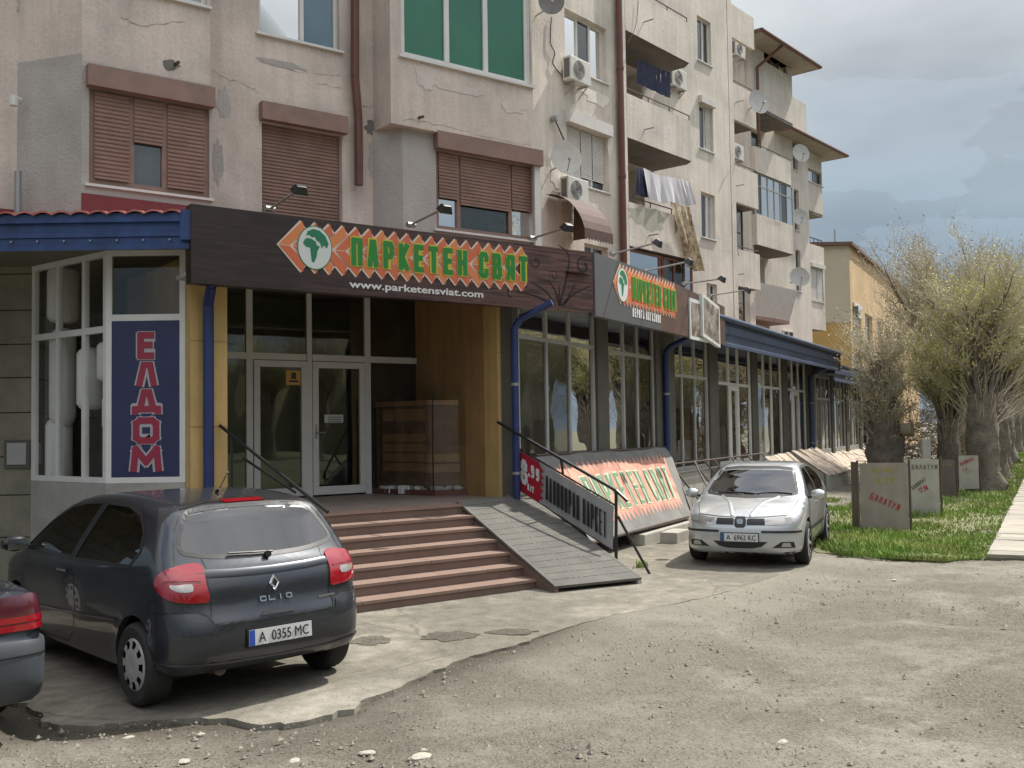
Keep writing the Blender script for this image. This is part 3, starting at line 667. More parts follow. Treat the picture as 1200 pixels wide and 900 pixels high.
# ---- silver hatchback seen from the front
def silver(loc, rz):
    sp = dict(L=4.18, wr=.31, wheels=(.82, 3.33), k=(.11, .10), crown=(.12, .15, .055), cab=(.5, 3.2), bx=.9, fx=2.3, flare=.02,
        sil=[(.05, .38), (0, .52), (.03, .75), (.10, .92), (.25, 1.0), (.5, 1.12), (.95, 1.34), (1.4, 1.425), (1.9, 1.44), (2.3, 1.41), (2.6, 1.31), (3.0, 1.08), (3.2, .975), (3.6, .895), (3.88, .80), (4.05, .70), (4.12, .60), (4.17, .5), (4.165, .34), (4.09, .21), (3.9, .19), (.6, .19), (.15, .27)],
        hw=[(.15, .80), (.3, .84), (.45, .862), (.6, .871), (.78, .862), (.9, .84), (.97, .81), (1.15, .735), (1.33, .635), (1.42, .58), (1.6, .5)],
        plan=[(0, 0), (.01, .45), (.08, .66), (.35, .82), (.9, .868), (3.3, .868), (3.75, .83), (3.98, .72), (4.10, .52), (4.16, .28), (4.18, 0)],
        glass=[('side', [(3.02, .965), (2.62, 1.19), (2.28, 1.335), (1.95, 1.365), (1.93, .95)], 0),
               ('side', [(1.85, .95), (1.87, 1.365), (1.4, 1.355), (1.0, 1.24), (.82, 1.10), (.95, .96)], 0),
               ('back', [(-.55, 1.06), (.55, 1.06), (.45, 1.30), (-.45, 1.30)], 0),
               ('front', [(-.67, 1.0), (-.35, .97), (0, .96), (.35, .97), (.67, 1.0), (.555, 1.335), (.3, 1.362), (-.3, 1.362), (-.555, 1.335)], 0)])
    pm = paint('silver_paint', (.46, .47, .47), .45, .30)
    t, pt, body = car_base('parked_hatchback', 'silver hatchback facing the camera beside the leaning banner, plate A 6962 KC', 'car', loc, rz, sp, pm)
    # front
    bo = [(-1.0, .575), (-.7, .575), (-.35, .565), (.35, .565), (.7, .575), (1.0, .575), (1.0, .27), (.6, .235), (-.6, .235), (-1.0, .27)]
    pt.patch('front_bumper', 'CF', bo, pm, t, off=.010, step=.06, skirt=.02)
    pt.patch('front_spoiler', 'CF', [(-1.0, .265), (-.6, .228), (.6, .228), (1.0, .265), (1.0, .18), (-1.0, .18)], MT['blackpl'], t, off=.004, step=.06, skirt=.02)
    for sg in (1, -1):
        f = lambda o: [(a * sg, b) for a, b in o]
        o = pt.patch('headlight', 'CF', f([(.42, .615), (.44, .70), (.60, .715), (.80, .735), (.86, .70), (.84, .64), (.62, .612)]), MT['lampclear'], t, off=.008, step=.03, skirt=.02, sm=0)
        pt.patch('indicator', 'CF', f([(.70, .65), (.71, .705), (.80, .715), (.82, .66)]), MT['lampg'], o, off=.011, step=.03, skirt=.005)
        pt.patch('grille', 'CF', f([(.115, .612), (.115, .685), (.145, .70), (.42, .70), (.405, .612)]), MT['blackpl'], t, off=.006, step=.04, skirt=.02)
        pt.patch('bumper_strip', 'CF', f([(.34, .505), (.34, .535), (.98, .535), (.98, .505)]), MT['blackpl'], t, off=.020, step=.05, skirt=.015)
        o = pt.patch('fog_lamp_recess', 'CF', f([(.49, .30), (.62, .385), (.80, .385), (.83, .30)]), MT['blackpl'], t, off=.012, step=.04, skirt=.01)
        pt.patch('fog_lamp', 'CF', f([(.62, .315), (.64, .37), (.74, .37), (.76, .315)]), MT['lampg'], o, off=.015, step=.03, skirt=.01)
        pt.strip('bonnet_crease', 'T', [(4.0, .13 * sg), (3.6, .24 * sg), (3.2, .42 * sg)], .05, pm, t, off=.001, raise_=.010)
        pt.strip('seam', 'CF', f([(.0, .712), (.44, .722), (.78, .745)]), .008, MT['black'], t, off=.003)
        pt.strip('seam', 'T', [(4.0, .60 * sg), (3.6, .70 * sg), (3.25, .72 * sg)], .008, MT['black'], t, off=.002)
        mirror_part(t, 2.95, sg * .86, .98, pm, sg, wd=.19, ht=.15)
    pt.patch('lower_grille', 'CF', [(-.43, .385), (.43, .385), (.34, .315), (.2, .29), (-.2, .29), (-.34, .315)], MT['blackpl'], t, off=.013, step=.05, skirt=.01)
    o = pt.patch('badge_surround', 'CF', [(-.092, .60), (-.105, .68), (-.08, .72), (.08, .72), (.105, .68), (.092, .60), (.06, .575), (-.06, .575)], MT['blackpl'], t, off=.012, step=.03, skirt=.02)
    c = pt.pt('CF', 0, .652, .02)[0]; mb = lettering('S', c + Vector((0, -.045, -.035)), (0, 1, 0), (-.15, 0, 1), .07, wd=1.25, st=.30, lift=.006); mb.build('letter_badge', MT['chrome'], o, local=True)
    pc = pt.pt('F', 0, .44, .012)[0]; plate(t, pc, (0, 1, 0), (-.04, 0, 1), 'A  6962 KC')
    pt.strip('seam', 'L', [(1.90, .94), (1.88, .3), (2.9, .26), (3.0, .5), (3.05, .9)], .008, MT['black'], t, off=.002, mirror=True)
    pt.strip('seam', 'L', [(1.9, .28), (1.25, .28), (1.15, .5), (.85, .7), (.80, .95)], .008, MT['black'], t, off=.002, mirror=True)
    pt.strip('rub_strip', 'L', [(1.25, .48), (3.0, .48)], .045, MT['blackpl'], t, off=.001, raise_=.01, mirror=True)
    for x in (2.1, 1.1):
        for sg in (1, -1):
            h0 = pt.pt('L', x, .82)[0]; h0.y *= sg; mb = MB(); mb.tube(h0 + Vector((0, .012 * sg, 0)), h0 + Vector((.18, .012 * sg, 0)), .014, n=8); mb.build('door_handle', pm, t, local=True, smooth=True)
    for a in ((.1, .60), (-.5, .05)):
        q = [pt.pt('F', a[0] * (1 - k / 5) + a[1] * k / 5, .985 + .02 * math.sin(k / 5 * 3), .012)[0] for k in range(6)]; mb = MB(); mb.path(q, .008, 6); mb.build('wiper', MT['blackpl'], t, local=True)
    mb = MB(); p = pt.pt('F', -.12, 1.325, -.03)[0]; mb.xbox(p.x - .08, p.x - .06, -.11, .11, 1.26, 1.32); mb.build('rear_view_mirror', MT['blackpl'], t, local=True)
    for x in (.82, 3.33):
        for sg in (1, -1): make_wheel(t, x, sg * .765, sg, r=.31, wd=.195, style='alloy', rimr=.195)
    seats(t, [2.1, 1.15]); mb = MB(); mb.xbox(2.7, 3.1, -.68, .68, .75, .93); mb.build('dashboard', MT['interior'], t, local=True, bevel=.05)
    return t
MT['lampg'] = mat('frosted_lamp', (.30, .29, .27), .2, coat=1)
# ---- dark saloon, only its rear corner in the frame
def saloon(loc, rz):
    sp = dict(L=4.45, wr=.31, wheels=(1.02, 3.68), k=(.08, .08), crown=(.05, .08, .05), cab=(1.0, 3.3), bx=1.5, fx=2.6, flare=.01,
        sil=[(.02, .38), (0, .50), (.0, .66), (.055, .69), (.07, .80), (.085, .96), (.12, 1.005), (.6, 1.03), (.95, 1.05), (1.35, 1.30), (1.6, 1.37), (2.2, 1.39), (2.7, 1.32), (3.2, .98), (3.8, .90), (4.3, .80), (4.43, .6), (4.42, .3), (4.2, .22), (.7, .22), (.15, .28)],
        hw=[(.15, .80), (.35, .83), (.6, .84), (.8, .835), (.92, .81), (1.0, .77), (1.25, .64), (1.36, .58), (1.6, .5)],
        plan=[(0, 0), (.0, .55), (.03, .70), (.10, .78), (.3, .83), (.9, .845), (3.6, .84), (4.1, .80), (4.35, .7), (4.45, 0)],
        glass=[('side', [(3.0, .97), (2.62, 1.28), (2.0, 1.31), (2.0, .97)], 0), ('side', [(1.93, .97), (1.93, 1.31), (1.6, 1.28), (1.25, 1.0)], 0),
               ('back', [(-.55, 1.09), (.55, 1.09), (.48, 1.30), (-.48, 1.30)], 0), ('front', [(-.6, 1.02), (.6, 1.02), (.5, 1.30), (-.5, 1.30)], 0)])
    pm = paint('dark_navy_paint', (.02, .024, .035), .4, .3)
    t, pt, body = car_base('parked_saloon', 'dark blue saloon left of the hatchback, only its rear corner and red lamp in view', 'car', loc, rz, sp, pm)
    pt.patch('rear_bumper', 'CR', [(-1.1, .66), (1.1, .66), (1.1, .42), (.9, .30), (-.9, .30), (-1.1, .42)], mat('grey_plastic_bumper', (.045, .052, .06), .5, var=.1, space='O'), t, off=.035, step=.06, skirt=.045)
    pt.strip('bumper_groove', 'CR', [(-1.1, .585), (1.1, .585)], .012, MT['black'], t, off=.0375)
    for sg in (1, -1):
        f = lambda z0, z1: [(.36 * sg, z0), (.88 * sg, z0), (.90 * sg, z1), (.38 * sg, z1)]
        o = pt.patch('tail_lamp', 'CR', [(.36 * sg, .73), (.90 * sg, .73), (.92 * sg, .84), (.86 * sg, .93), (.74 * sg, .955), (.55 * sg, .95)], MT['lampdk'], t, off=.015, step=.04, skirt=.02)
        for z0, z1 in ((.735, .775), (.785, .825)): pt.patch('lamp_band', 'CR', f(z0, z1), MT['lampred'], o, off=.021, step=.04, skirt=.008)
    pt.strip('seam', 'L', [(1.96, .96), (1.96, .3)], .008, MT['black'], t, off=.002, mirror=True)
    for x in (1.02, 3.68):
        for sg in (1, -1): make_wheel(t, x, sg * .735, sg, r=.31, rimr=.19)
    return t
MT['lampdk'] = mat('smoked_red_lamp', (.07, .012, .02), .12, coat=1)
def car_pose(pa, pb, wx, half):
    """pa, pb: ground contacts (photo pixels) of the left and right wheel of one axle"""
    return None
c1 = ground(152, 826); c2 = ground(410, 787)         # rear wheels of the dark hatchback
ax = (c1 + c2) / 2; d = (c2 - c1); hd = Vector((-d.y, d.x, 0)).normalized()
rz = math.atan2(hd.y, hd.x) + R(12)
hd = Vector((math.cos(rz), math.sin(rz), 0)); o1 = ax - hd * .62 + Vector((-.05, 0, 0))
hatchback((o1.x, o1.y, .02), rz)
CAR1 = (o1, rz)
s1 = ground(937, 664); s2 = ground(812, 657.5); s3 = ground(960.5, 640)
hd2 = (s1 - s3).normalized(); rz2 = math.atan2(hd2.y, hd2.x); ax2 = s1 + Vector((hd2.y, -hd2.x, 0)) * .80
o2 = ax2 - hd2 * 3.33 + Vector((.12, .05, 0))
sv = silver((o2.x, o2.y, .02), rz2); sv.scale = (.96, .96, .96)
side = Vector((-hd.y, hd.x, 0))     # to the left of the hatchback
p3 = ground(47, 760, .62); o3 = p3 + side * .74 - hd * .0
saloon((o3.x, o3.y, .0), rz + R(1))
# ------------------------------------------------------------ the block of flats
APT = thing('apartment_building', 'tall cream block of flats with stacked balconies above the shops', 'building', (2, 22, 0))
def wallgrid(mb, fr, n, u0, u1, z0, z1, ops, th=.3, mi=0, ends=True):
    """wall face at n with openings (u0,u1,z0,z1); reveals th deep"""
    us = sorted(set([u0, u1] + [max(u0, min(u1, q)) for o in ops for q in o[:2]])); zs = sorted(set([z0, z1] + [max(z0, min(z1, q)) for o in ops for q in o[2:4]]))
    P = fr.P
    for a, b in zip(us[:-1], us[1:]):
        for c, d in zip(zs[:-1], zs[1:]):
            mu, mz = (a + b) / 2, (c + d) / 2
            if any(o[0] < mu < o[1] and o[2] < mz < o[3] for o in ops): continue
            mb.add([P(a, n, c), P(b, n, c), P(b, n, d), P(a, n, d)], [(0, 1, 2, 3)], mi)
    for a, b, c, d in [o[:4] for o in ops]:
        a = max(a, u0); b = min(b, u1); c = max(c, z0); d = min(d, z1); t = th
        mb.add([P(a, n, c), P(a, n + t, c), P(a, n + t, d), P(a, n, d)], [(0, 1, 2, 3)], mi); mb.add([P(b, n, c), P(b, n + t, c), P(b, n + t, d), P(b, n, d)], [(0, 1, 2, 3)], mi)
        mb.add([P(a, n, c), P(b, n, c), P(b, n + t, c), P(a, n + t, c)], [(0, 1, 2, 3)], mi); mb.add([P(a, n, d), P(b, n, d), P(b, n + t, d), P(a, n + t, d)], [(0, 1, 2, 3)], mi)
    return mb
def frame_boxes(mb, fr, u0, u1, z0, z1, n, t=.06, dp=.06):
    mb.box(fr, u0, u1, n, n + dp, z0, z0 + t); mb.box(fr, u0, u1, n, n + dp, z1 - t, z1); mb.box(fr, u0, u0 + t, n, n + dp, z0 + t, z1 - t); mb.box(fr, u1 - t, u1, n, n + dp, z0 + t, z1 - t)
def slats(mb, fr, u0, u1, z0, z1, n, p=.05):
    k = max(1, int((z1 - z0) / p)); p = (z1 - z0) / k; rows = []
    for i in range(k):
        z = z0 + i * p
        for dz, dn in ((.0, .008), (.3, -.006), (.75, -.006), (.98, .008)): rows.append([fr.P(u0, n + dn, z + dz * p), fr.P(u1, n + dn, z + dz * p)])
    mb.grid(rows)
def window(par, fr, u0, u1, z0, z1, n, rec=.12, cuts=(.5,), fm='white', gl='glassA', sill=True, shut=None, shm='brownsh', box=False, t=.055, back='curtain', panes=None, bh=.24, zc=None):
    """window > frame, pane, shutter, sill.  shut: list of closed fractions per light"""
    w_ = MB(); nn = n + rec; frame_boxes(w_, fr, u0, u1, z0, z1, nn, t)
    us = [u0 + t * .5] + [u0 + (u1 - u0) * c for c in cuts] + [u1 - t * .5]
    for c in us[1:-1]: w_.box(fr, c - t * .5, c + t * .5, nn - .004, nn + .056, z0 + t, z1 - t)
    if zc is not None: w_.box(fr, u0 + t, u1 - t, nn + .002, nn + .05, zc - t * .4, zc + t * .4)
    wo = w_.build('window', MT[fm], par)
    for i, (a, b) in enumerate(zip(us[:-1], us[1:])):
        p = MB(); p.add([fr.P(a, nn + .03, z0 + .02), fr.P(b, nn + .03, z0 + .02), fr.P(b, nn + .03, z1 - .02), fr.P(a, nn + .03, z1 - .02)], [(0, 1, 2, 3)])
        p.build('pane', MT[(panes[i] if panes else gl)], wo)
    if gl.startswith('glassA') and back:
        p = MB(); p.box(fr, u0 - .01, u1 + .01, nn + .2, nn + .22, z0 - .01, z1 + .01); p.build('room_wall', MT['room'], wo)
        if back == 'curtain':
            c = MB(); rows = [[], []]; k = max(6, int((u1 - u0) / .04))
            for i in range(k + 1):
                q = u0 + (u1 - u0) * i / k; d = n + rec + .11 + .012 * math.sin(i * 1.9)
                rows[0].append(fr.P(q, d, z0)); rows[1].append(fr.P(q, d, z1))
            c.grid(rows); c.build('curtain', MT['curtain'], wo)
    if sill:
        s_ = MB(); s_.box(fr, u0 - .05, u1 + .05, n - .05, nn + .02, z0 - .035, z0 - .003); s_.build('sill', MT['white' if fm != 'brownfr' else 'brownsh'], wo)
    if shut:
        for (a, b), f in zip(zip(us[:-1], us[1:]), shut):
            if f <= 0: continue
            s_ = MB(); slats(s_, fr, a + t * .4, b - t * .4, z1 - (z1 - z0 - t) * f - .0, z1 - .02, nn - .02)
            s_.box(fr, a + t * .4, b - t * .4, nn - .035, nn - .012, z1 - (z1 - z0 - t) * f - .03, z1 - (z1 - z0 - t) * f); s_.build('shutter', MT[shm], wo)
    if box:
        s_ = MB(); s_.box(fr, u0 - .04, u1 + .04, n - .13, nn + .02, z1 + .003, z1 + bh); s_.build('shutter_box', MT[shm], wo)
    return wo
# ---- part E: grey-pink corner block above the entrance
Z0E, Z1E = 4.45, 16.0
nb, nw = 12.55, 12.95
eu = lambda px, n, py=200: E.u(px, n, py)
ua, ub = eu(95, nb), eu(247, nb); uc, ud = eu(458, nb - .1), eu(630, nb - .1)
# windows in pixel terms, on their own wall plane
w1 = (eu(104, nb), eu(245, nb), E.z(104, 215, nb), E.z(104, 103, nb))
w2 = (eu(307, nw), eu(401, nw), 4.6, E.z(307, 142, nw)); w3 = (eu(304, nw), eu(399, nw), E.z(304, 38, nw), 8.9)
w0 = (eu(150, nb), eu(243, nb), E.z(243, 8, nb), 8.9)
mb = MB()
def stuccoed(mb): pass
wallgrid(mb, E, nb, ua, ub, Z0E, Z1E, [w1, w0]); 
mb.add([E.P(ua, nb, Z0E), E.P(ua, nb, Z1E), E.P(ua - .55, nb + .75, Z1E), E.P(ua - .55, nb + .75, Z0E)], [(0, 1, 2, 3)])
mb.add([E.P(ub, nb, Z0E), E.P(ub, nb, Z1E), E.P(ub, nw, Z1E), E.P(ub, nw, Z0E)], [(0, 1, 2, 3)])
wallgrid(mb, E, nb + .75, ua - 9, ua - .55, Z0E, Z1E, []); wallgrid(mb, E, nw, ub, ud, Z0E, Z1E, [w2, w3, (uc + .3, ud - .1, 4.6, 9)])
mb.add([E.P(ua - 9, nb + .75, Z0E), E.P(ud, nb + .75, Z0E), E.P(ud, 22, Z0E), E.P(ua - 9, 22, Z0E)], [(0, 1, 2, 3)])
mb.build('corner_wall', MT['stuccoE'], APT)
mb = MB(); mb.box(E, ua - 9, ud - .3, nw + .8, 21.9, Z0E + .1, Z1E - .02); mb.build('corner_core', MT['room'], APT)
window(APT, E, *w1, nb, rec=.02, cuts=(.34, .62), fm='brownsh', shut=(.97, .5, .97), shm='brownsh', box=True, bh=.26, t=.07)
window(APT, E, *w2, nw, rec=.1, cuts=(), fm='brownsh', shut=(1.,), shm='brownsh', box=True, bh=.25, sill=False, t=.04)
window(APT, E, *w3, nw, rec=.08, cuts=(.55,), panes=('glassA', 'glassB')); window(APT, E, *w0, nb, rec=.05, cuts=(.5,))
# grey repair coat round the first window
mb = MB(); gz = E.z(150, 85, nb)
wallgrid(mb, E, nb - .012, ua, ub + .015, 4.55, E.z(100, 72, nb), [w1], th=.03)
mb.add([E.P(ua, nb - .012, 4.55), E.P(ua, nb - .012, gz + .12), E.P(ua - .56, nb + .74, gz + .12), E.P(ua - .56, nb + .74, 4.55)], [(0, 1, 2, 3)])
mb.build('repair_coat', MT['stuccoEg'], APT)
# bay with the green foil windows: lower storey and wider upper storey
zl, zm = 4.5, E.z(472, 150, nb); zg = E.z(473, 66, nb - .1)
ul = eu(472, nb)
w4 = (eu(511, nb), eu(629, nb), E.z(511, 268, nb), E.z(514, 176, nb))
mb = MB(); wallgrid(mb, E, nb, ul, ud, zl, zm, [w4])
mb.add([E.P(ul, nb, zl), E.P(ul, nb, zm), E.P(ul - .28, nw, zm), E.P(ul - .28, nw, zl)], [(0, 1, 2, 3)])
mb.build('lower_bay_wall', MT['stuccoEg'], APT)
un_ = nb - .12; gu0 = eu(473, un_) - .02; gu1 = eu(624, un_)
g1 = (gu0, gu1, zg, zg + 2.0)
mb = MB(); wallgrid(mb, E, un_, uc, gu1 + .03, zm, Z1E, [g1, (gu0, gu1, zg + 3, zg + 4.7)])
P = E.P
mb.add([P(uc, un_, zm), P(uc, un_, Z1E), P(uc, nw, Z1E), P(uc, nw, zm)], [(0, 1, 2, 3)])
mb.add([P(uc, un_, zm), P(gu1 + .03, un_, zm), P(gu1 + .03, nw, zm), P(uc, nw, zm)], [(0, 1, 2, 3)])
mb.build('upper_bay_wall', MT['stuccoE'], APT)
mb = MB(); wallgrid(mb, E, un_, gu1 + .03, gu1 + .035, zm, Z1E, [])
cu, cn = gu1 + .03, un_
dv = (E.D * .35 + E.N * .9)
for a, b in ((zl, zg), (zg + 2, Z1E)):
    p0 = P(cu, cn, 0); mb.add([p0 + Vector((0, 0, a)), p0 + dv + Vector((0, 0, a)), p0 + dv + Vector((0, 0, b)), p0 + Vector((0, 0, b))], [(0, 1, 2, 3)])
p1 = P(cu, cn, 0) + dv; p2 = p1 + E.N * 6 + E.D * .6
mb.add([p1 + Vector((0, 0, zl)), p2 + Vector((0, 0, zl)), p2 + Vector((0, 0, Z1E)), p1 + Vector((0, 0, Z1E))], [(0, 1, 2, 3)])
mb.build('bay_side_wall', MT['stuccoM'], APT)
# side lights of the bay
FS = Fr(53.5); FS.D = dv.normalized(); FS.N = Vector((-FS.D.y, FS.D.x, 0)); su, sn = FS.un(P(cu, cn, 0))
window(APT, FS, su + .02, su + dv.length - .02, zg, zg + 2.0, sn, rec=.0, cuts=(.5,), gl='glassA', sill=False, back=None)
window(APT, E, *g1, un_, rec=.05, cuts=(.345, .645), gl='glassG', sill=True, t=.085)
window(APT, E, gu0, gu1, zg + 3, zg + 4.7, un_, rec=.05, cuts=(.345, .645), gl='glassG', sill=True)
window(APT, E, *w4, nb, rec=.04, cuts=(.22, .73), fm='brownsh', shut=(.6, .66, .62), shm='brownsh', box=True, bh=.26, t=.065, gl='glassA', zc=None)
mb = MB(); mb.box(E, ud - .03, ud + .09, nb - .06, nb + .1, zl, zm + .02); mb.build('bright_end_strip', MT['white'], APT)  # added white strip stands in for the bright end of the corner block
mb = MB(); mb.box(E, ua - 9.3, ud + .3, nb - .5, 22.3, Z1E, Z1E + .3); mb.build('roof', MT['rooftile'], APT)
MT['stuccoEl'] = mat('pale_plaster_patch', (.56, .50, .45), .92, var=.1, vs=3, bump=.006, bs=20); MT['stuccoMl'] = mat('paler_plaster_patch', (.68, .63, .57), .92, var=.1, vs=3, bump=.006, bs=20)
# ---- part M: the stepped cream block
ZB = 4.2
mu = lambda px, n, py=250: M.u(px, n, py)
FL = [6.75, 9.55, 12.35, 15.15]
def mwall(n, u0, u1, z0, z1, ops, side=2.6, name='wall', m='stuccoM', th=.3):
    mb = MB(); wallgrid(mb, M, n, u0, u1, z0, z1, ops, th=th)
    P = M.P
    mb.add([P(u0, n, z0), P(u0, n, z1), P(u0, n + side, z1), P(u0, n + side, z0)], [(0, 1, 2, 3)]); mb.add([P(u1, n, z0), P(u1, n, z1), P(u1, n + side, z1), P(u1, n + side, z0)], [(0, 1, 2, 3)])
    mb.add([P(u0, n, z1), P(u1, n, z1), P(u1, n + side, z1), P(u0, n + side, z1)], [(0, 1, 2, 3)])
    return mb.build(name, MT[m], APT)
# section with the air conditioners, between the corner block and the brown pipe
n2 = 14.2; a0, a1 = mu(628, n2) - 3, mu(735, n2)
wins = []
for k in range(-1, 3):
    z = 7.85 + 2.8 * k; wins.append((mu(667, n2) - .05, mu(714.5, n2), z, z + 1.42))
wsm = (mu(684, n2), mu(712, n2), 4.75, 6.45)
wins[0] = wsm
mwall(n2, a0, a1, ZB, 19, wins)
window(APT, M, *wins[1][:4], n2, rec=.14, cuts=(.4, .68), shut=(.99, .84, .84), shm='blindw', box=True, bh=.3)
window(APT, M, *wins[2][:4], n2, rec=.14, cuts=(.38, .68), back='curtain')
window(APT, M, *wins[3][:4], n2, rec=.14, cuts=(.5,)); window(APT, M, *wsm, n2, rec=.14, cuts=(.5,))
# section with open balconies: wall n3, balcony fronts nf
n3, nf = 15.35, 14.0
b0, b1, b2 = mu(737, nf), mu(816, nf), mu(857, n3)
b0w = mu(733, n3)
w3s = []
for k in range(-1, 3):
    z = 7.85 + 2.8 * k; w3s.append((mu(822, n3), mu(838, n3) , z - .03, z + 1.4))
w3s[0] = (mu(826, n3), mu(838, n3), 5.0, 6.4)
logs = [(b0 + .02, b1 - .55, FL[k] + .003, FL[k] + 2.6) for k in range(4)]
mwall(n3, b0w - .6, b2, ZB, 19, w3s + logs, th=1.5)
mb = MB(); mb.box(M, b0 - .2, b1 - .3, n3 + 1.5, n3 + 1.6, ZB, 18.9); mb.build('loggia_back_wall', MT['roomw'], APT)
for i, w_ in enumerate(w3s): window(APT, M, *w_[:4], n3, rec=.1, cuts=(.55,), shut=((0, .97) if i == 2 else None), shm='blindw', box=(i in (2,)), bh=.22)
for k in range(4): window(APT, M, b0 + .5, b0 + 1.7, FL[k] + .05, FL[k] + 2.15, n3 + 1.4, rec=.0, cuts=(.45,), sill=False, back=None)
mb = MB(); mb.box(M, b0 - .12, b0 + .0, nf - .0, n3 - .01, ZB, 19); mb.build('balcony_party_wall', MT['stuccoM'], APT)
def balcony(fr, u0, u1, nfr, nbk, zf, ph=.98, th=.1, cham=.22, m='stuccoM', left=True, right=True, slabt=.18, name='balcony', sl=.0):
    """slab with a parapet; corners cut back"""
    P = fr.P; o = MB(); zb = zf - slabt
    pts = [(u0, nbk), (u0, nfr + (0 if not cham else 0)), (u1 - cham, nfr), (u1, nfr + cham * 1.2), (u1, nbk)]
    o.prism([P(a, b, zb) for a, b in pts], (0, 0, slabt)); bo = o.build(name, MT[m], APT)
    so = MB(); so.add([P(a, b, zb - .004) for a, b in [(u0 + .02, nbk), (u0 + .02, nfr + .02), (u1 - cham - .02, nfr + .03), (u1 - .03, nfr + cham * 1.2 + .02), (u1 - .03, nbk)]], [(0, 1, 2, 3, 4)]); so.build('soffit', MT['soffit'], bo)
    pr = MB(); zt = zf + ph
    segs = [((u0, nfr), (u1 - cham, nfr)), ((u1 - cham, nfr), (u1, nfr + cham * 1.2))]
    if right: segs.append(((u1, nfr + cham * 1.2), (u1, nbk)))
    if left: segs.insert(0, ((u0, nbk), (u0, nfr)))
    for (a, b), (c, d) in segs:
        p, q = P(a, b, zb), P(c, d, zb); dd = (q - p).normalized(); nn = Vector((-dd.y, dd.x, 0))
        cen = P((u0 + u1) / 2, (nfr + nbk) / 2, zb)
        if (cen - p).dot(nn) < 0: nn = -nn
        up = Vector((0, 0, zt - zb)); out_ = -nn * .004
        pr.hexa([p + out_, q + out_, q + nn * th, p + nn * th, p + out_ + up, q + out_ + up, q + nn * th + up, p + nn * th + up])
    po = pr.build('parapet', MT[m], bo)
    return bo, zt
def rail(par, fr, u0, u1, n, z, m='rust', posts=4, r=.018, drop=.2):
    mb = MB(); mb.tube(fr.P(u0, n, z), fr.P(u1, n, z), r, n=6)
    for i in range(posts): q = u0 + (u1 - u0) * i / max(1, posts - 1); mb.tube(fr.P(q, n, z - drop), fr.P(q, n, z), r * .8, n=5)
    return mb.build('rail', MT[m], par)
for k, zf in enumerate(FL[:3] + [15.15]):
    bo, zt = balcony(M, b0, b1, nf, n3 - .01, zf, ph=1.0 - (.03 if k else .05), right=True)
    rail(bo, M, b0 + .05, b1 - .2, nf + .05, zt + .16, drop=.17)
# lowest balcony space is glazed in with curtains
window(APT, M, b0 + .05, b0 + (b1 - b0) * .52, 5.15, 6.52, nf + .1, rec=.0, cuts=(.9,), fm='brownfr', gl='glassA', sill=False, back='curtain')
window(APT, M, b0 + (b1 - b0) * .53, b1 - .1, 4.75, 6.52, nf + .1, rec=.0, cuts=(.35, .7), fm='brownfr', gl='glassA', sill=False, back='curtain')
mb = MB(); mb.box(M, b0, b1, nf + .05, n3 - .02, 4.2, 4.75); mb.build('balcony_base', MT['stuccoM'], APT)
# fourth section: stack of balconies cut into the wall
n4 = 15.52; c0, c1 = mu(857.5, n4), mu(889, n4)
mb = MB()
for k in range(-1, 4):
    zb = 6.57 + 2.8 * k; top = min(zb + 1.23, 19)
    if k == -1: continue
    MB().box(M, c0, c1, n4, n4 + .12, zb, top if k < 3 else 16.1).build('parapet', MT['stuccoM'], APT)
MB().box(M, c0, c1, n4, n4 + .12, 4.2, 5.1).build('parapet', MT['stuccoM'], APT)

for k in range(-1, 3):
    zb = 6.57 + 2.8 * k
    if k >= 0:
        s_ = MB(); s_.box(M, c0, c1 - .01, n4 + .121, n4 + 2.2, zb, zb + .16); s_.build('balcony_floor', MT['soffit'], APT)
    s_ = MB(); s_.box(M, c1 - .35, c1 - .2, n4 + .9, n4 + 1.02, zb + .17, zb + 2.79); s_.build('balcony_post', MT['pipe'], APT)
    zt = zb + 1.23 if k >= 0 else 5.1
    ro = MB(); ro.tube(M.P(c0, n4 + .05, zt + .12), M.P(c1, n4 + .05, zt + .12), .02, n=6); ro.build('rail', MT['rust'], APT)
    if k in (-1, 0):
        window(APT, M, c0 + .03, c1 - .5, zt + .05, zb + 2.75, n4 + .35, rec=.0, cuts=(.6,), fm='rust', gl='glassA', sill=False, back=None, zc=zt + .7, t=.04)
mwall(n4 + 2.2, c0 - .3, c1 + .05, ZB, 17.6, [], side=1.5)
mb = MB(); mb.box(M, c0 - .3, c0 - .003, n3 + .003, n4 + 2.2, ZB, 19); mb.build('section_pier', MT['stuccoM'], APT)
mb = MB(); mb.box(M, c0 - 6, c1 + .1, n4 - .3, n4 + 6, 19, 19.3); mb.build('roof', MT['rooftile'], APT)
# fifth section: deeper, wide balconies and a top-floor box under its own roof
n5, n5w = 18.0, 19.3; d0, d1 = mu(884, n5, 150), mu(929.5, n5, 150); d2 = mu(948, n5w, 250)
mwall(n5w, d0 - 1.2, d2, ZB, 17.0, [(mu(931, n5w), mu(936.5, n5w), z, z + 1.9) for z in (8.0, 10.8, 13.6)] + [(d0 + .5, d1 - .4, z, z + 1.5) for z in (7.6, 10.3, 13.1)], side=3)
for z in (8.0, 10.8, 13.6): window(APT, M, mu(931, n5w), mu(936.5, n5w), z, z + 1.9, n5w, rec=.1, cuts=(), t=.05, fm='greypvc')
for z in (7.6, 10.3, 13.1): window(APT, M, d0 + .5, d1 - .4, z, z + 1.5, n5w, rec=.1, cuts=(.4,), sill=False)
mb = MB(); mb.box(M, d0 - .35, d0 + .1, n5 + .2, n5w, ZB, 17.2); mb.build('section_pier', MT['stuccoM'], APT)
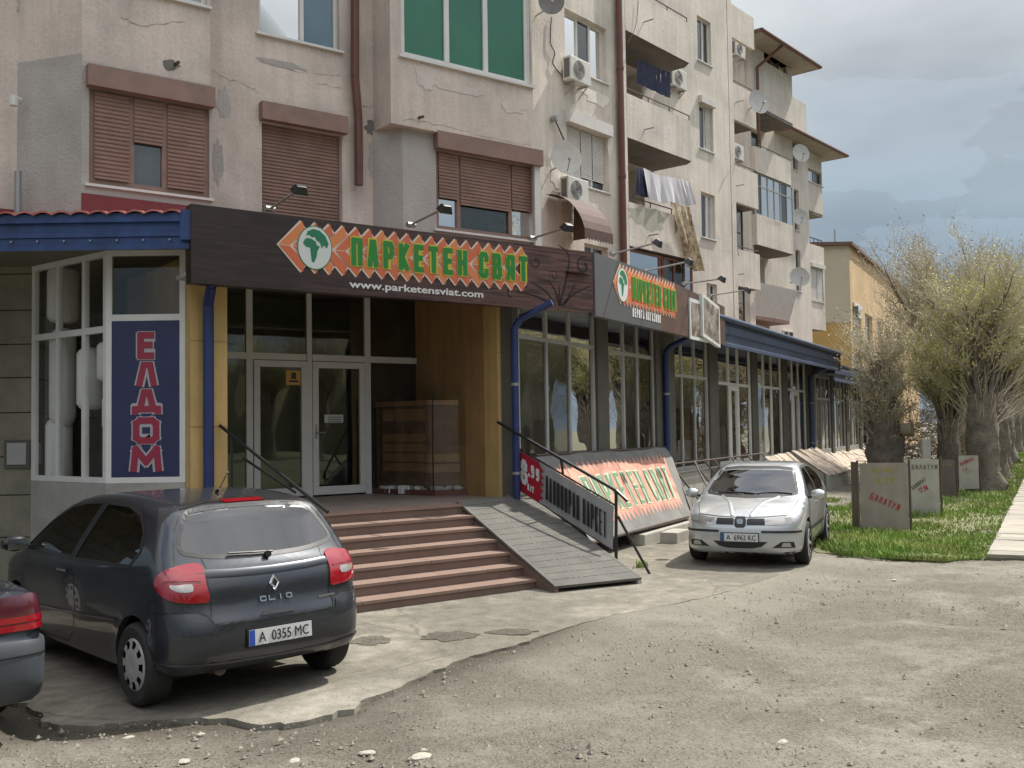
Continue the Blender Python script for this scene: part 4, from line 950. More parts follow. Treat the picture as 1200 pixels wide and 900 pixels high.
bo, zt = balcony(M, d0, d1, n5, n5w, 12.25, ph=.85, cham=.35); rail(bo, M, d0 + .1, d1 - .3, n5 + .05, zt + .12)
bo, zt = balcony(M, d0, d1, n5, n5w, 9.3, ph=1.05, cham=.35)
window(APT, M, d0 + .02, d1 - .1, zt, 12.06, n5 + .05, rec=.0, cuts=(.16, .33, .5, .66, .83), fm='greypvc', gl='glassA', sill=False, t=.045, back='curtain', zc=zt + 1.2)
mb = MB(); k = 14
rows = [[], []]
for i in range(k * 2 + 1):
    q = d0 + (d1 - .1 - d0) * i / (k * 2); dd = .05 * (i % 2)
    rows[0].append(M.P(q, n5 + .35 + dd, 6.35)); rows[1].append(M.P(q, n5 - .05 + dd, 7.6))
mb.grid(rows); mb.build('corrugated_screen', MT['white'], APT)
mb = MB(); mb.box(M, d0, d1, n5 + .4, n5w - .01, 6.2, 6.35); mb.build('balcony_floor', MT['brownsh'], APT)
window(APT, M, mu(893, n5 + .4), mu(905, n5 + .4), 4.9, 6.1, n5w - .05, rec=.0, cuts=(.5,), back=None)
window(APT, M, mu(913, n5w), mu(925, n5w), 4.7, 6.1, n5w - .06, rec=.0, cuts=(.5,))
# top box
t5 = 14.8; wt = (mu(900, n5), mu(927.5, n5), M.z(905, 77, n5), M.z(905, 62, n5))
mwall(n5, d0 - .2, d1, t5, 17.2, [wt], side=1.35); window(APT, M, *wt, n5, rec=.1, cuts=(.35, .7), fm='brownfr', sill=False)
mb = MB(); mb.box(M, d0 - .2, d1 - .02, n5 + .01, n5w, t5 - .12, t5 - .004); mb.build('box_soffit', MT['soffit'], APT)
MT['soffitw'] = mat('eave_boards', (.36, .32, .27), .8, var=.12, vs=3)
def eave(u0, u1, nfr, nbk, z, ov=.9, h=.9, name='roof'):
    P = M.P; mb = MB()
    a = [P(u0 - ov, nfr - ov, z), P(u1 + ov, nfr - ov, z), P(u1 + ov, nbk + ov, z), P(u0 - ov, nbk + ov, z)]
    up = Vector((0, 0, .13)); b = [p + up for p in a]
    rd = [P(u0 + 1.2, (nfr + nbk) / 2, z + h + .13), P(u1 - 1.2 if u1 - u0 > 3 else (u0 + u1) / 2 + .1, (nfr + nbk) / 2, z + h + .13)]
    mb.add(a + b + rd, [(3, 2, 1, 0), (0, 1, 5, 4), (1, 2, 6, 5), (2, 3, 7, 6), (3, 0, 4, 7), (4, 5, 9, 8), (5, 6, 9), (6, 7, 8, 9), (7, 4, 8)])
    r_ = mb.build(name, MT['rooftile'], APT)
    s_ = MB(); s_.add([p - Vector((0, 0, .006)) + (P((u0 + u1) / 2, (nfr + nbk) / 2, z) - p).normalized() * .08 for p in a], [(0, 1, 2, 3)]); s_.build('eave_soffit', MT['soffitw'], r_)
    g_ = MB(); g_.tube(a[0] + Vector((0, 0, .05)), a[1] + Vector((0, 0, .05)), .07, n=8); g_.tube(a[1] + Vector((0, 0, .05)), a[2] + Vector((0, 0, .05)), .07, n=8); g_.build('gutter', MT['pipe'], r_)
eave(d0 - .1, d1 - .1, n5, n5 + 7, 17.22, ov=.95)
dp = MB(); dp.path([M.P(d0 + .9, n5 - .85, 17.2), M.P(d0 + .15, n5 - .12, 16.3), M.P(d0 + .15, n5 - .12, 13.2)], .06, 8); dp.build('roof_downpipe', MT['pipe'], APT)
# sixth section: last part, lower roof
n6 = 19.45; e0, e1 = mu(938, n6, 250), mu(966.5, n6, 330); eb = mu(948, n6, 330)
w6 = (mu(946, n6, 205), mu(964.5, n6, 205), M.z(955, 215, n6), M.z(955, 200, n6))
mwall(n6, e0, e1, 12.05, 14.9, [w6], side=3); window(APT, M, *w6, n6, rec=.1, cuts=(.5,), fm='greypvc')
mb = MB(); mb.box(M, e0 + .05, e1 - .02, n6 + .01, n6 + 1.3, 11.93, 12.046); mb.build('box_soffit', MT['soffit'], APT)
mwall(n6 + 1.3, e0 - .5, eb, ZB, 12.0, [], side=2)
w7 = (mu(951, n6, 360), mu(965.5, n6, 360), 7.75, 9.35)
mwall(n6, eb, e1, 6.4, 10.45, [w7], side=3); window(APT, M, *w7, n6, rec=.05, cuts=(.5,), shut=(.98, .98), shm='blindw', box=True, bh=.2)
mwall(n6 + 1.3, eb, e1, ZB, 6.38, [], side=2)
ro = MB(); ro.tube(M.P(eb, n6 + .1, 10.8), M.P(e1, n6 + .1, 10.8), .03, n=6)
for i in range(5): q = eb + (e1 - eb) * i / 4; ro.tube(M.P(q, n6 + .1, 10.45), M.P(q, n6 + .1, 10.8), .02, n=5)
ro.build('terrace_rail', MT['rust'], APT)
eave(mu(915, n6, 160), e1, n6, n6 + 6, 14.92, ov=.95, h=.8)
# brown rain pipes and gutter pieces
mb = MB(); pu = mu(729.5, n2 - .1); mb.tube(M.P(pu, n2 - .12, 4.4), M.P(pu, n2 - .12, 18), .085, n=10)
for z in (5.5, 8.3, 11.1): mb.tube(M.P(pu, n2 - .12, z), M.P(pu, n2 - .12, z + .08), .1, n=10)
mb.build('rain_pipe', MT['pipe'], APT)
mb = MB(); q = [E.hit(px, py, nw - .12) for px, py in ((416, -60), (416, 90), (420, 140), (420.5, 217))]; mb.path(q, .062, 10); mb.build('rain_pipe', MT['pipe'], APT)
# ledge of the flat canopy against the walls, repair marks, pipe stubs
for px, py, n in ((490, 138, nb - .1), (205, 75, nb)):
    p = E.hit(px, py, n); mb = MB(); mb.tube(p + E.N * .05, p - E.N * .14 + Vector((0, 0, -.02)), .022, n=7); mb.build('pipe_stub', MT['rust'], APT)
for px, py in ((755, 152), (754, 26), (862, 120), (862, 218), (862, 322), (760, 276)):
    nn = nf if px < 800 else n4
    p = M.hit(px, py, nn); mb = MB(); mb.tube(p + M.N * .03, p - M.N * .3, .02, n=6); mb.build('pipe_stub', MT['steel'], APT)
# small grey plaster patches
def blotch(fr, px, py, n, ru, rz_, m, seed):
    rr = random.Random(seed); c = fr.hit(px, py, n - .006); pts = []
    for k in range(22):
        a = 2 * math.pi * k / 22; q = rr.uniform(.7, 1.15); pts.append(c + fr.D * (ru * q * math.cos(a)) + Vector((0, 0, rz_ * q * math.sin(a))))
    mb = MB(); mb.add(pts, [tuple(range(22))]); mb.build('plaster_patch', m, APT)
blotch(E, 55, 12, nb + .75, .35, .3, MT['stuccoEg'], 1); blotch(E, 200, 76, nb, .11, .07, MT['soffit'], 2)
blotch(M, 760, 255, nf, .9, .33, mat('damp_plaster', (.34, .33, .27), .9, var=.15, vs=3), 3)
blotch(M, 905, 225 + 35, n5, 1.0, .12, MT['stuccoE'], 4)

# cracks and small repairs in the render
MT['crack'] = mat('crack_line', (.26, .23, .20), .95)  # one grey-brown for the crack lines
def crackline(fr, pts, n, seed, wd=.006):
    rr = random.Random(seed); q = catmull([(fr.u(px, n, py), fr.z(px, py, n)) for px, py in pts], 6, False); rows = []
    for i, (u, z) in enumerate(q):
        u += rr.uniform(-.02, .02); z += rr.uniform(-.02, .02); w_ = wd * rr.uniform(.1, .8); rows.append([fr.P(u, n - .004, z + w_), fr.P(u + w_ * .4, n - .004, z - w_)])
    MB().grid(rows).build('crack', MT['crack'], APT)
for i, pts in enumerate((((250, 82), (262, 92), (285, 98), (303, 108)), ((318, 70), (350, 84), (398, 88)), ((262, 150), (258, 185), (261, 220)), ((405, 118), (430, 126), (440, 122)), ((372, 97), (400, 104)))): crackline(E, pts, nw, i)
for i, pts in enumerate((((140, 20), (170, 30), (215, 24)),)): crackline(E, pts, nb, 20 + i, .008)
for i, pts in enumerate((((470, 140), (500, 143), (560, 158), (622, 172)),)): crackline(E, pts, un_, 30 + i, .005)
for i, (px, py, ru, rz_, m) in enumerate(((262, 120, .10, .22, 'stuccoEg'), (256, 190, .08, .3, 'stuccoEg'), (438, 190, .10, .35, 'stuccoEg'), (436, 150, .12, .12, 'soffit'), (330, 75, .35, .05, 'stuccoEg'), (445, 65, .04, .05, 'soffit'), (448, 115, .03, .1, 'soffit'))): blotch(E, px, py, nw, ru, rz_, MT[m], 50 + i)
for i, (px, py, ru, rz_) in enumerate(((600, 125, .25, .12), (540, 105, .5, .07), (500, 90, .2, .2))): blotch(E, px, py, un_, ru, rz_, MT['stuccoEl'], 70 + i)
for i, (px, py, ru, rz_) in enumerate(((700, 115, .6, .18), (690, 250, .5, .25), (652, 200, .25, .5), (715, 165, .12, .6))): blotch(M, px, py, n2, ru, rz_, MT['stuccoMl'], 80 + i)
# ------------------------------------------------------------ ground floor
FZ = .95
nd, nc_ = 14.38, 12.06          # door plane and outer column plane of the entrance (frame E)
ns = 7.05                       # glazed front of the long shop (frame S)
# ---- entrance
ENT = thing('shop_entrance', 'recessed shop entrance with white double doors between yellow pilasters', 'shop entrance', tuple(E.P(6.5, 12, 0)))
ul_, ur_ = E.u(266, nd), E.u(504, nd); zt_ = 4.35
def fbar(mb, fr, u, n, z0, z1, w=.09, d=.07): mb.box(fr, u - w / 2, u + w / 2, n, n + d, z0, z1)
vx = [E.u(q, nd) for q in (262, 292, 362, 430, 501)]
ztr = E.z(362, 419, nd)
mb = MB()
for k, u in enumerate(vx): fbar(mb, E, u, nd, FZ, zt_, .10 if k in (1, 3) else .08)
for a, b in zip(vx[:-1], vx[1:]):
    mb.box(E, a + .05, b - .05, nd + .003, nd + .067, ztr - .05, ztr + .05); mb.box(E, a + .05, b - .05, nd + .003, nd + .067, zt_ - .12, zt_)
mb.box(E, vx[0], vx[1] - .05, nd + .003, nd + .067, FZ, FZ + .08); mb.box(E, vx[3] + .05, vx[4], nd + .003, nd + .067, FZ, FZ + .08)
fo = mb.build('door_frame', MT['white'], ENT)
for i, (a, b) in enumerate(zip(vx[:-1], vx[1:])):
    p = MB(); p.box(E, a + .04, b - .04, nd + .03, nd + .035, ztr + .05, zt_ - .1); p.build('pane', MT['glassD'], fo)
    if i in (0, 3): p = MB(); p.box(E, a + .04, b - .04, nd + .03, nd + .035, FZ + .08, ztr - .05); p.build('pane', MT['glassD'], fo)
for i, (a, b) in enumerate(((vx[1] + .06, vx[2] - .045), (vx[2] + .045, vx[3] - .06))):
    p = MB(); z0, z1 = FZ + .03, ztr - .06; t = .10
    p.box(E, a, b, nd - .02, nd + .05, z0, z0 + .13); p.box(E, a, b, nd - .02, nd + .05, z1 - t, z1); p.box(E, a, a + t, nd - .02, nd + .05, z0 + .13, z1 - t); p.box(E, b - t, b, nd - .02, nd + .05, z0 + .13, z1 - t)
    dr = p.build('door', MT['white'], ENT, bevel=.006)
    p = MB(); p.box(E, a + t - .01, b - t + .01, nd + .012, nd + .018, z0 + .12, z1 - t + .01); p.build('pane', MT['glassD'], dr)
    if i: p = MB(); hu = a + .05; p.tube(E.P(hu, nd - .02, 1.95), E.P(hu, nd - .07, 1.95), .012, n=8); p.tube(E.P(hu, nd - .07, 1.95), E.P(hu + .13, nd - .07, 1.95), .011, n=8); p.box(E, hu - .02, hu + .02, nd - .026, nd - .0205, 1.86, 2.08); p.build('handle', MT['steel'], dr)
# notices on the glass
def card(fr, px0, px1, py0, py1, n, m, name, par, th=.004):
    u0, u1 = fr.u(px0, n, py0), fr.u(px1, n, py0); z0, z1 = fr.z(px0, py1, n), fr.z(px0, py0, n)
    mb = MB(); mb.box(fr, u0, u1, n - th, n, z0, z1); o = mb.build(name, m, par); return o, u0, u1, z0, z1
MT['notice'] = mat('yellow_notice', (.55, .30, .06), .5); MT['paper'] = mat('paper', (.55, .54, .52), .7)
n1 = tag(card(E, 335, 352, 434, 451, nd + .008, MT['notice'], 'warning_notice', None)[0], 'small orange warning sticker high on the left door glass', 'sticker')
p = MB(); u0, u1 = E.u(336.5, nd), E.u(350.5, nd); z0 = E.z(336, 447, nd); p.box(E, u0 + .06, u0 + .14, nd + .0025, nd + .004, z0 + .04, z0 + .14); p.box(E, u0 + .02, u1 - .02, nd + .0025, nd + .004, z0 - .01, z0 + .02); p.build('print', MT['black'], n1)
n2_ = tag(card(E, 380, 402, 486, 495.5, nd + .008, MT['paper'], 'door_notice', None)[0], 'small white notice on the right door glass beside the handle', 'notice')
p = MB()
for k in range(3): z = E.z(382, 489 + k * 2.6, nd); p.box(E, E.u(383, nd), E.u(399, nd), nd + .0025, nd + .0042, z - .005, z + .005)
p.build('print', MT['dark'], n2_)
# pilasters, side walls, recess ceiling, threshold
u222, u266 = E.u(223, nc_), E.u(266, nc_)
pl0, pl1 = u222, E.u(266, nc_)
mb = MB(); mb.box(E, pl0, pl1, nc_, nc_ + .4, 0, 4.4); mb.build('left_pilaster', MT['yellow'], ENT)
mb = MB(); mb.box(E, pl1 - .3, pl1 - .003, nc_ + .402, nd + .3, FZ - .1, 4.4); mb.box(E, pl1 - .003, vx[0] - .04, nd, nd + .3, FZ - .1, 4.4); mb.build('left_reveal', MT['yellow'], ENT)
pr0, pr1 = E.u(581, nc_), E.u(601, nc_)
mb = MB(); mb.box(E, pr0, pr1, nc_, nc_ + .35, 0, 4.4); mb.build('right_pilaster', MT['yellow'], ENT)
mb = MB(); mb.box(E, pr0 + .003, pr1, nc_ + .352, nd + .06, FZ, 4.4); mb.build('right_reveal', MT['brownpan'], ENT)
for k in range(3):
    z = 1.0 + 1.05 * (k + 1); mb = MB(); mb.box(E, pr0 - .003, pr1 + .002, nc_ - .003, nc_, z, z + .012); mb.box(E, pl0 + .0, pl1 + .002, nc_ - .003, nc_, z, z + .012); mb.build('cladding_joint', MT['brownpan'], ENT)
mb = MB(); mb.box(E, pl0 + .15, pr1 - .02, nc_ + .01, nd + .3, 4.4, 4.5); mb.build('recess_ceiling', MT['plinth'], ENT)
# room behind the doors
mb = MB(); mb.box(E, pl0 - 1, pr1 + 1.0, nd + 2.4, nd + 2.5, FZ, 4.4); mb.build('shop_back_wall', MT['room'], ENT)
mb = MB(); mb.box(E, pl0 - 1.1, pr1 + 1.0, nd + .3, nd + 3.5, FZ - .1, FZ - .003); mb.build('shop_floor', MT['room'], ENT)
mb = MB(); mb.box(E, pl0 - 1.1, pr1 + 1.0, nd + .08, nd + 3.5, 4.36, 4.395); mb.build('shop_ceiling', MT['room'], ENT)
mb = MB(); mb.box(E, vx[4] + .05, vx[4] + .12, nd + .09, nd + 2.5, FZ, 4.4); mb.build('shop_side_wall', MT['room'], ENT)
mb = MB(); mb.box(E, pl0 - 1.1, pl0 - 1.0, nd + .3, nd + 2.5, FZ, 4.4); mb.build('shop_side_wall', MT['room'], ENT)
# glazed display corner with a panelled wooden stand
DC = thing('display_case', 'dark wooden display stand behind the glass corner right of the doors', 'display case', tuple(E.P(8.1, 13.5, FZ)))
ca = E.P(*[E.u(432, nd) + .02, nd - .02], 0); cb = ground(510, 581.5, FZ); cc = ground(578, 579.5, FZ)
ca = Vector((ca.x, ca.y, 0)); cb = Vector((cb.x, cb.y, 0)); cc = Vector((cc.x, cc.y, 0))
def upz(p, z): return Vector((p.x, p.y, z))
mb = MB()
inn = lambda p, d: p + E.N * d
mb.prism([upz(ca, FZ), upz(cb, FZ), upz(cc, FZ), upz(inn(cc, .12), FZ), upz(inn(cb, .14), FZ), upz(inn(ca, .01), FZ)], (0, 0, .09)); mb.build('base_rail', MT['pipe'], DC)
for a, b in ((ca, cb), (cb, cc)):
    q = (b - a).normalized(); off = E.N * .05
    g = MB(); g.add([upz(a + off, FZ + .09), upz(b + off, FZ + .09), upz(b + off, 2.5), upz(a + off, 2.5)], [(0, 1, 2, 3)]); g.build('pane', MT['glassK'], DC)
g = MB(); g.tube(upz(inn(cb, .05), FZ + .09), upz(inn(cb, .05), 2.5), .012, n=6); g.build('glass_edge', MT['black'], DC)
def wallbox(p0, p1, back, z0, z1, m, name, par):   # box with front face p0-p1, extruded by vector back
    mb = MB(); mb.hexa([upz(p0, z0), upz(p1, z0), upz(p1 + back, z0), upz(p0 + back, z0), upz(p0, z1), upz(p1, z1), upz(p1 + back, z1), upz(p0 + back, z1)]); return mb.build(name, m, par)
k0 = cb + E.N * .28; kl = ca.lerp(cb, .3) + E.N * .25; kr = cb.lerp(cc, .68) + E.N * .25
MT['dkwood'] = mat('dark_wood', (.17, .10, .07), .35, var=.25, vs=6); MT['mdwood'] = mat('mid_wood', (.33, .19, .11), .4, var=.2, vs=6)
wallbox(kl, k0, E.N * .5, FZ + .02, 2.35, MT['dkwood'], 'stand_side', DC); wallbox(k0, kr, E.N * .5 + E.D * .05, FZ + .02, 2.35, MT['dkwood'], 'stand_side', DC)
wallbox(kl - E.D * .03, k0 - E.N * .04, E.N * .6, 2.353, 2.43, MT['mdwood'], 'stand_top', DC); wallbox(k0 - E.N * .04, kr, E.N * .6, 2.353, 2.432, MT['mdwood'], 'stand_top', DC)
for k in range(4):
    z = 1.32 + k * .155; b = -E.N * .02; wallbox(kl - E.N * .001, k0 - E.N * .001, b, z, z + .125, MT['mdwood'], 'plank', DC)
wallbox(kl - E.N * .001, k0 - E.N * .001, -E.N * .02, 2.12, 2.3, MT['mdwood'], 'plank', DC)
for k in range(2): wallbox(k0 - E.N * .001, kr - E.N * .001, -E.N * .02, 1.30 + k * .16, 1.43 + k * .16, MT['mdwood'], 'plank', DC)
rr = random.Random(4); mb = MB()
for k in range(70):
    f = rr.random(); c = (ca.lerp(cb, .25 + f * .7) if k % 2 else cb.lerp(cc, .1 + f * .75)) + E.N * rr.uniform(.1, .24)
    s_ = rr.uniform(.02, .05); mb.xbox(c.x - s_, c.x + s_, c.y - s_, c.y + s_, FZ + .02, FZ + .09 + s_ * 1.2)
tag(mb.build('white_pebbles', MT['paper'], None, base=(cb.x, cb.y, FZ)), 'white pebbles strewn behind the glass along the base of the display', 'pebbles', kind='stuff')
# ---- steps
ST = thing('entrance_steps', 'flight of reddish tiled steps leading up to the shop doors', 'steps', tuple(E.P(6, 10.5, 0)))
sl0, sr0 = 3.9, 7.62; nfront = 9.72; nst = 7; tr = .29; rh = FZ / nst
for k in range(nst):
    nf_ = nfront + k * tr; z1 = rh * (k + 1); back = nd if k == nst - 1 else nf_ + tr + .05
    rx = sr0 + (1.6 if k == nst - 1 else 0)
    mb = MB(); mb.box(E, sl0, sr0 - .0, nf_ + .02, back, 0 if k == 0 else rh * k - .02, z1 - .035)
    o = mb.build('step', MT['riser'], ST)
    rr = random.Random(k); uu = sl0
    while uu < sr0 - .01:
        w_ = 1.24 if k != 1 else .62; ue = min(sr0, uu + w_)
        mb = MB(); mb.box(E, uu + .003, ue - .003, nf_ - .0, nf_ + tr + .02, z1 - .034 + rr.uniform(-.001, .001), z1); mb.build('tread_slab', MT['tread'], o); uu = ue
mb = MB(); mb.box(E, sl0 - .4, sl0 - .003, nfront + .2, nd, 0, FZ - .01); mb.build('side_wall', MT['plinth'], ST)
mb = MB(); mb.box(E, sl0 - .0, pr1 + .3, nfront + nst * tr - .0, nd + .1, FZ - .1, FZ + .004); mb.build('landing', MT['landing'] if 'landing' in MT else mat('landing_tile', (.20, .16, .135), .6, var=.12, vs=3), ST)
# ---- ramp
RP = thing('wheelchair_ramp', 'steep grey plank ramp with raised tracks beside the entrance steps', 'ramp', tuple(E.P(8.3, 10.6, 0)))
ra, rb = ground(535, 590, FZ), ground(617.5, 582, FZ); rc, rd = ground(752, 680, .06), ground(650, 690.5, .06)
rm = mat('weathered_ramp_wood', (.105, .10, .088), .85, var=.22, vs=3, bump=.003, bs=60, fine=.1, fs=60)
rmd = mat('dark_ramp_rubber', (.10, .095, .085), .8, var=.15, vs=4)
Rp = lambda s_, t, h=0.: ra.lerp(rb, s_).lerp(rd.lerp(rc, s_), t) + Vector((0, 0, h))
nr = 16
for k in range(nr):
    t0, t1 = k / nr, (k + 1) / nr - .003
    mb = MB(); mb.slab([Rp(0, t0), Rp(1, t0), Rp(1, t1), Rp(0, t1)], .035); mb.build('ramp_plank', rm, RP)
for s0, s1 in ((.0, .035), (.30, .33), (.36, .39), (.62, .65), (.68, .71), (.965, 1.)):
    mb = MB(); mb.slab([Rp(s0, .02, .02), Rp(s1, .02, .02), Rp(s1, .985, .02), Rp(s0, .985, .02)], .018); mb.build('ramp_rib', rm, RP)
mb = MB(); q = [Rp(0, 0), Rp(0, 1), Vector((rd.x, rd.y, 0)), Vector((ra.x, ra.y, 0))]; mb.prism([p - Vector((0, 0, .04)) if p.z > .1 else p for p in q], E.D * .06); mb.build('ramp_cheek', MT['riser'], RP)
mb = MB(); q = [Rp(1, 0), Rp(1, 1), Vector((rc.x, rc.y, 0)), Vector((rb.x, rb.y, 0))]; mb.prism([p - Vector((0, 0, .04)) if p.z > .1 else p for p in q], -E.D * .06); mb.build('ramp_cheek', MT['plinth'], RP)
# ---- rails
def tubes(name, segs, m, par, r=.02): 
    mb = MB()
    for a, b in segs: mb.tube(a, b, r, n=8)
    return mb.build(name, m, par)
LR = thing('handrail', 'black steel handrail on the left side of the steps, half hidden by the hatchback', 'handrail', tuple(E.P(4.7, 11, 0)))
la, lb = E.hit(258, 499, nc_ - .03), E.hit(384, 600, 9.85)
tubes('top_rail', [(la, lb)], MT['black'], LR, .022)
lc, ld = E.hit(285, 537, 11.7), E.hit(346, 577, 10.5); tubes('lower_rail', [(lc, ld)], MT['black'], LR, .016)
for t in (.12, .85): p = la.lerp(lb, t); q = Vector((p.x, p.y, .3)); tubes('post', [(p, q)], MT['black'], LR, .018)
RR = thing('ramp_railing', 'black steel railing along the right edge of the ramp', 'railing', tuple(E.P(9, 10.5, 0)))
h0 = E.hit(583, 494.5, nc_ - .05); post_b = E.P(9.05, 9.95, .0); pb = ground(722, 656, .2); pt_ = atdepth(722, 575, pb.y); h1 = atdepth(735, 587, pb.y - .12)
tubes('handrail', [(h0, pt_), (pt_, h1)], MT['black'], RR, .022); tubes('post', [(pt_, pb)], MT['black'], RR, .022)
bl0, bl1 = E.hit(600, 521, nc_ - .08), E.hit(600, 568, nc_ - .08); br0, br1 = atdepth(721, 592, pb.y), atdepth(719, 645, pb.y)
tubes('upper_bar', [(bl0, br0)], MT['black'], RR, .014); tubes('lower_bar', [(bl1, br1)], MT['black'], RR, .014)
m0 = h0.lerp(pt_, .56); m1 = bl0.lerp(br0, .52); tubes('post', [(m0, m1)], MT['black'], RR, .018)
m2 = bl1.lerp(br1, .50); tubes('post', [(m2, Rp(1, .42))], MT['black'], RR, .018)
sg = ground(762, 674); tubes('strut', [(atdepth(724, 605, pb.y), sg)], MT['black'], RR, .018)
# banner on the railing
MT['bangrey'] = mat('banner_grey', (.30, .30, .295), .6, var=.08, vs=3); MT['banred'] = mat('banner_red', (.36, .012, .03), .5, var=.08, vs=3); MT['banwhite'] = mat('banner_white', (.6, .6, .58), .6); MT['banblack'] = mat('banner_black', (.015, .015, .015), .6)
BN = thing('price_banner', 'grey banner with black ЛАМИНИРАН ПАРКЕТ lettering and red 8.99 price on the ramp railing', 'banner', tuple(bl1))
Bq = lambda s_, t: bl1.lerp(br1, s_).lerp(bl0.lerp(br0, s_), t)
outb = -E.D * .018
def bgrid(s0, s1, m, name, par, off, t0=0.02, t1=.98, k=14):
    mb = MB(); rows = []
    for j in range(5):
        rows.append([Bq(s0 + (s1 - s0) * i / k, t0 + (t1 - t0) * j / 4) + outb * off + E.D * (.006 * math.sin(i * 1.3 + j)) for i in range(k + 1)])
    mb.grid(rows); return mb.build(name, m, par, smooth=True)
cloth = bgrid(.0, 1, MT['bangrey'], 'banner_cloth', BN, 1.0, k=30)
mb = MB(); pts = []
for i, (s_, t) in enumerate([(.005, .02), (.30, .02)] + [(.33 + .02 * (-1)**j, .02 + .96 * j / 12) for j in range(1, 12)] + [(.30, .98), (.005, .98)]): pts.append(Bq(s_, t) + outb * 1.9)
mb.add(pts, [tuple(range(len(pts)))]); mb.build('red_panel', MT['banred'], cloth)
def on_banner(txt, s0, t0, h, W, m, name, st=.2, wd=.6, gap=.3):
    O = Bq(s0, t0) + outb * 2.2; U = (br1 - bl1).normalized(); V = (bl0 - bl1).normalized(); L_ = (br1 - bl1).length; H_ = (bl0 - bl1).length
    mb = lettering(txt, O, U, V, h * H_, W=W * L_, st=st, nrm=-E.D, wd=wd, gap=gap, lift=.0); return mb.build(name, m, cloth)
on_banner('ЛАМИНИРАН ПАРКЕТ', .375, .20, .58, .58, MT['banblack'], 'lettering', st=.07, wd=.5, gap=.25)
on_banner('8', .115, .24, .6, .075, MT['banwhite'], 'lettering', st=.17); on_banner('99', .225, .52, .30, .085, MT['banwhite'], 'lettering', st=.2); on_banner('.', .20, .5, .2, .012, MT['banwhite'], 'lettering', st=.4)
on_banner('М/Г', .19, .16, .16, .07, MT['banwhite'], 'lettering', st=.2)['kind'] = 'stuff'; on_banner('С', .05, .3, .12, .02, MT['banwhite'], 'lettering', st=.2)
# ---- long glazed shop
SH = thing('glazed_shop', 'long glazed shop front with dark columns under a blue sheet-metal canopy', 'shop', tuple(S.P(24, 8, 0)))
su_ = lambda px, n=ns: S.u(px, n, 470)
bays = [((607, 642, 669, 698), 3.37), ((711, 732, 748, 767), 3.34), ((789, 800, 815, 830), 3.05), ((840, 855, 866, 880), 2.98), ((886.5, 896, 905, 916), 3.0), ((922, 929.5, 936.5, 944), 3.0)]
SZ = 1.0; ST_ = 4.0
for bi, (xs, ztr_) in enumerate(bays):
    us = [su_(x) for x in xs]; mb = MB(); t = .07
    mb.box(S, us[0], us[-1], ns, ns + .07, SZ, SZ + .08); mb.box(S, us[0], us[-1], ns, ns + .07, ST_ - .08, ST_)
    for i, u in enumerate(us): mb.box(S, u - (0 if i == 0 else t / 2 if i < 3 else t), u + (t if i == 0 else t / 2 if i < 3 else 0), ns + .002, ns + .068, SZ + .08, ST_ - .08)
    for a, b in zip(us[:-1], us[1:]): mb.box(S, a + t * .5, b - t * .5, ns + .004, ns + .066, ztr_ - .035, ztr_ + .035)
    if bi in (3, 5): a, b = us[1], us[2]; mb.box(S, a + .035, a + .13, ns - .01, ns + .06, SZ + .08, ztr_ - .04); mb.box(S, b - .13, b - .035, ns - .01, ns + .06, SZ + .08, ztr_ - .04); mb.box(S, a + .13, b - .13, ns - .01, ns + .06, ztr_ - .16, ztr_ - .04)
    wo = mb.build('window', MT['greypvc' if bi < 3 else 'white'], SH)
    for a, b in zip(us[:-1], us[1:]):
        for c, d in ((SZ + .06, ztr_), (ztr_, ST_ - .05)):
            p = MB(); p.add([S.P(a + .02, ns + .03, c), S.P(b - .02, ns + .03, c), S.P(b - .02, ns + .03, d), S.P(a + .02, ns + .03, d)], [(0, 1, 2, 3)]); p.build('pane', MT['glassS'], wo)
    if bi < 5:
        mb = MB(); a = us[-1]; b = su_(bays[bi + 1][0][0]); mb.box(S, a + .003, b - .003, ns - .05, ns + .3, 0, ST_); mb.build('column', MT['column'], SH)
uS0, uS1 = su_(603), su_(952)
mb = MB(); mb.box(S, uS0 - .1, su_(607) - .003, ns - .02, ns + .3, 0, ST_); mb.build('column', MT['column'], SH)
mb = MB(); mb.box(S, su_(944) + .003, uS1 + .1, ns - .05, ns + .3, 0, ST_); mb.build('column', MT['column'], SH)
mb = MB(); mb.box(S, uS0, uS1, ns - .02, ns + .3, 0, SZ - .03); mb.build('plinth', MT['plinth'], SH)
mb = MB(); mb.box(S, uS0 - .1, uS1 + .1, ns - .06, ns + .1, SZ - .03, SZ - .003); mb.build('sill', MT['greypvc'], SH)
mb = MB(); mb.box(S, 15.0, uS1 + .4, ns + 2.2, ns + 2.3, .9, 4.0); mb.build('shop_back_wall', MT['roomw'], SH)
mb = MB(); mb.box(S, 15.0, uS1 + .4, ns + .35, ns + 2.3, .8, .9); mb.build('shop_floor', MT['roomw'], SH)
mb = MB(); mb.box(S, 15.0, uS1 + .2, ns + .32, ns + 2.3, 4.02, 4.12); mb.build('shop_ceiling', MT['plinth'], SH)
# goods standing inside, dim shapes behind the glass
rr = random.Random(12)
GO = thing('display_rack', 'dim row of parquet sample racks standing behind the shop glass', 'rack', tuple(S.P(24, ns + 1, .95)))
for k in range(12):
    u = uS0 + .8 + k * (uS1 - uS0 - 1.6) / 12 + rr.uniform(-.2, .2); hgt = rr.uniform(.7, 1.5)
    mb = MB(); mb.box(S, u, u + rr.uniform(.5, .9), ns + rr.uniform(.9, 1.6), ns + 1.8, .95, .95 + hgt); mb.build('sample_board', MT[('mdwood', 'brownpan', 'roomw')[k % 3]], GO)
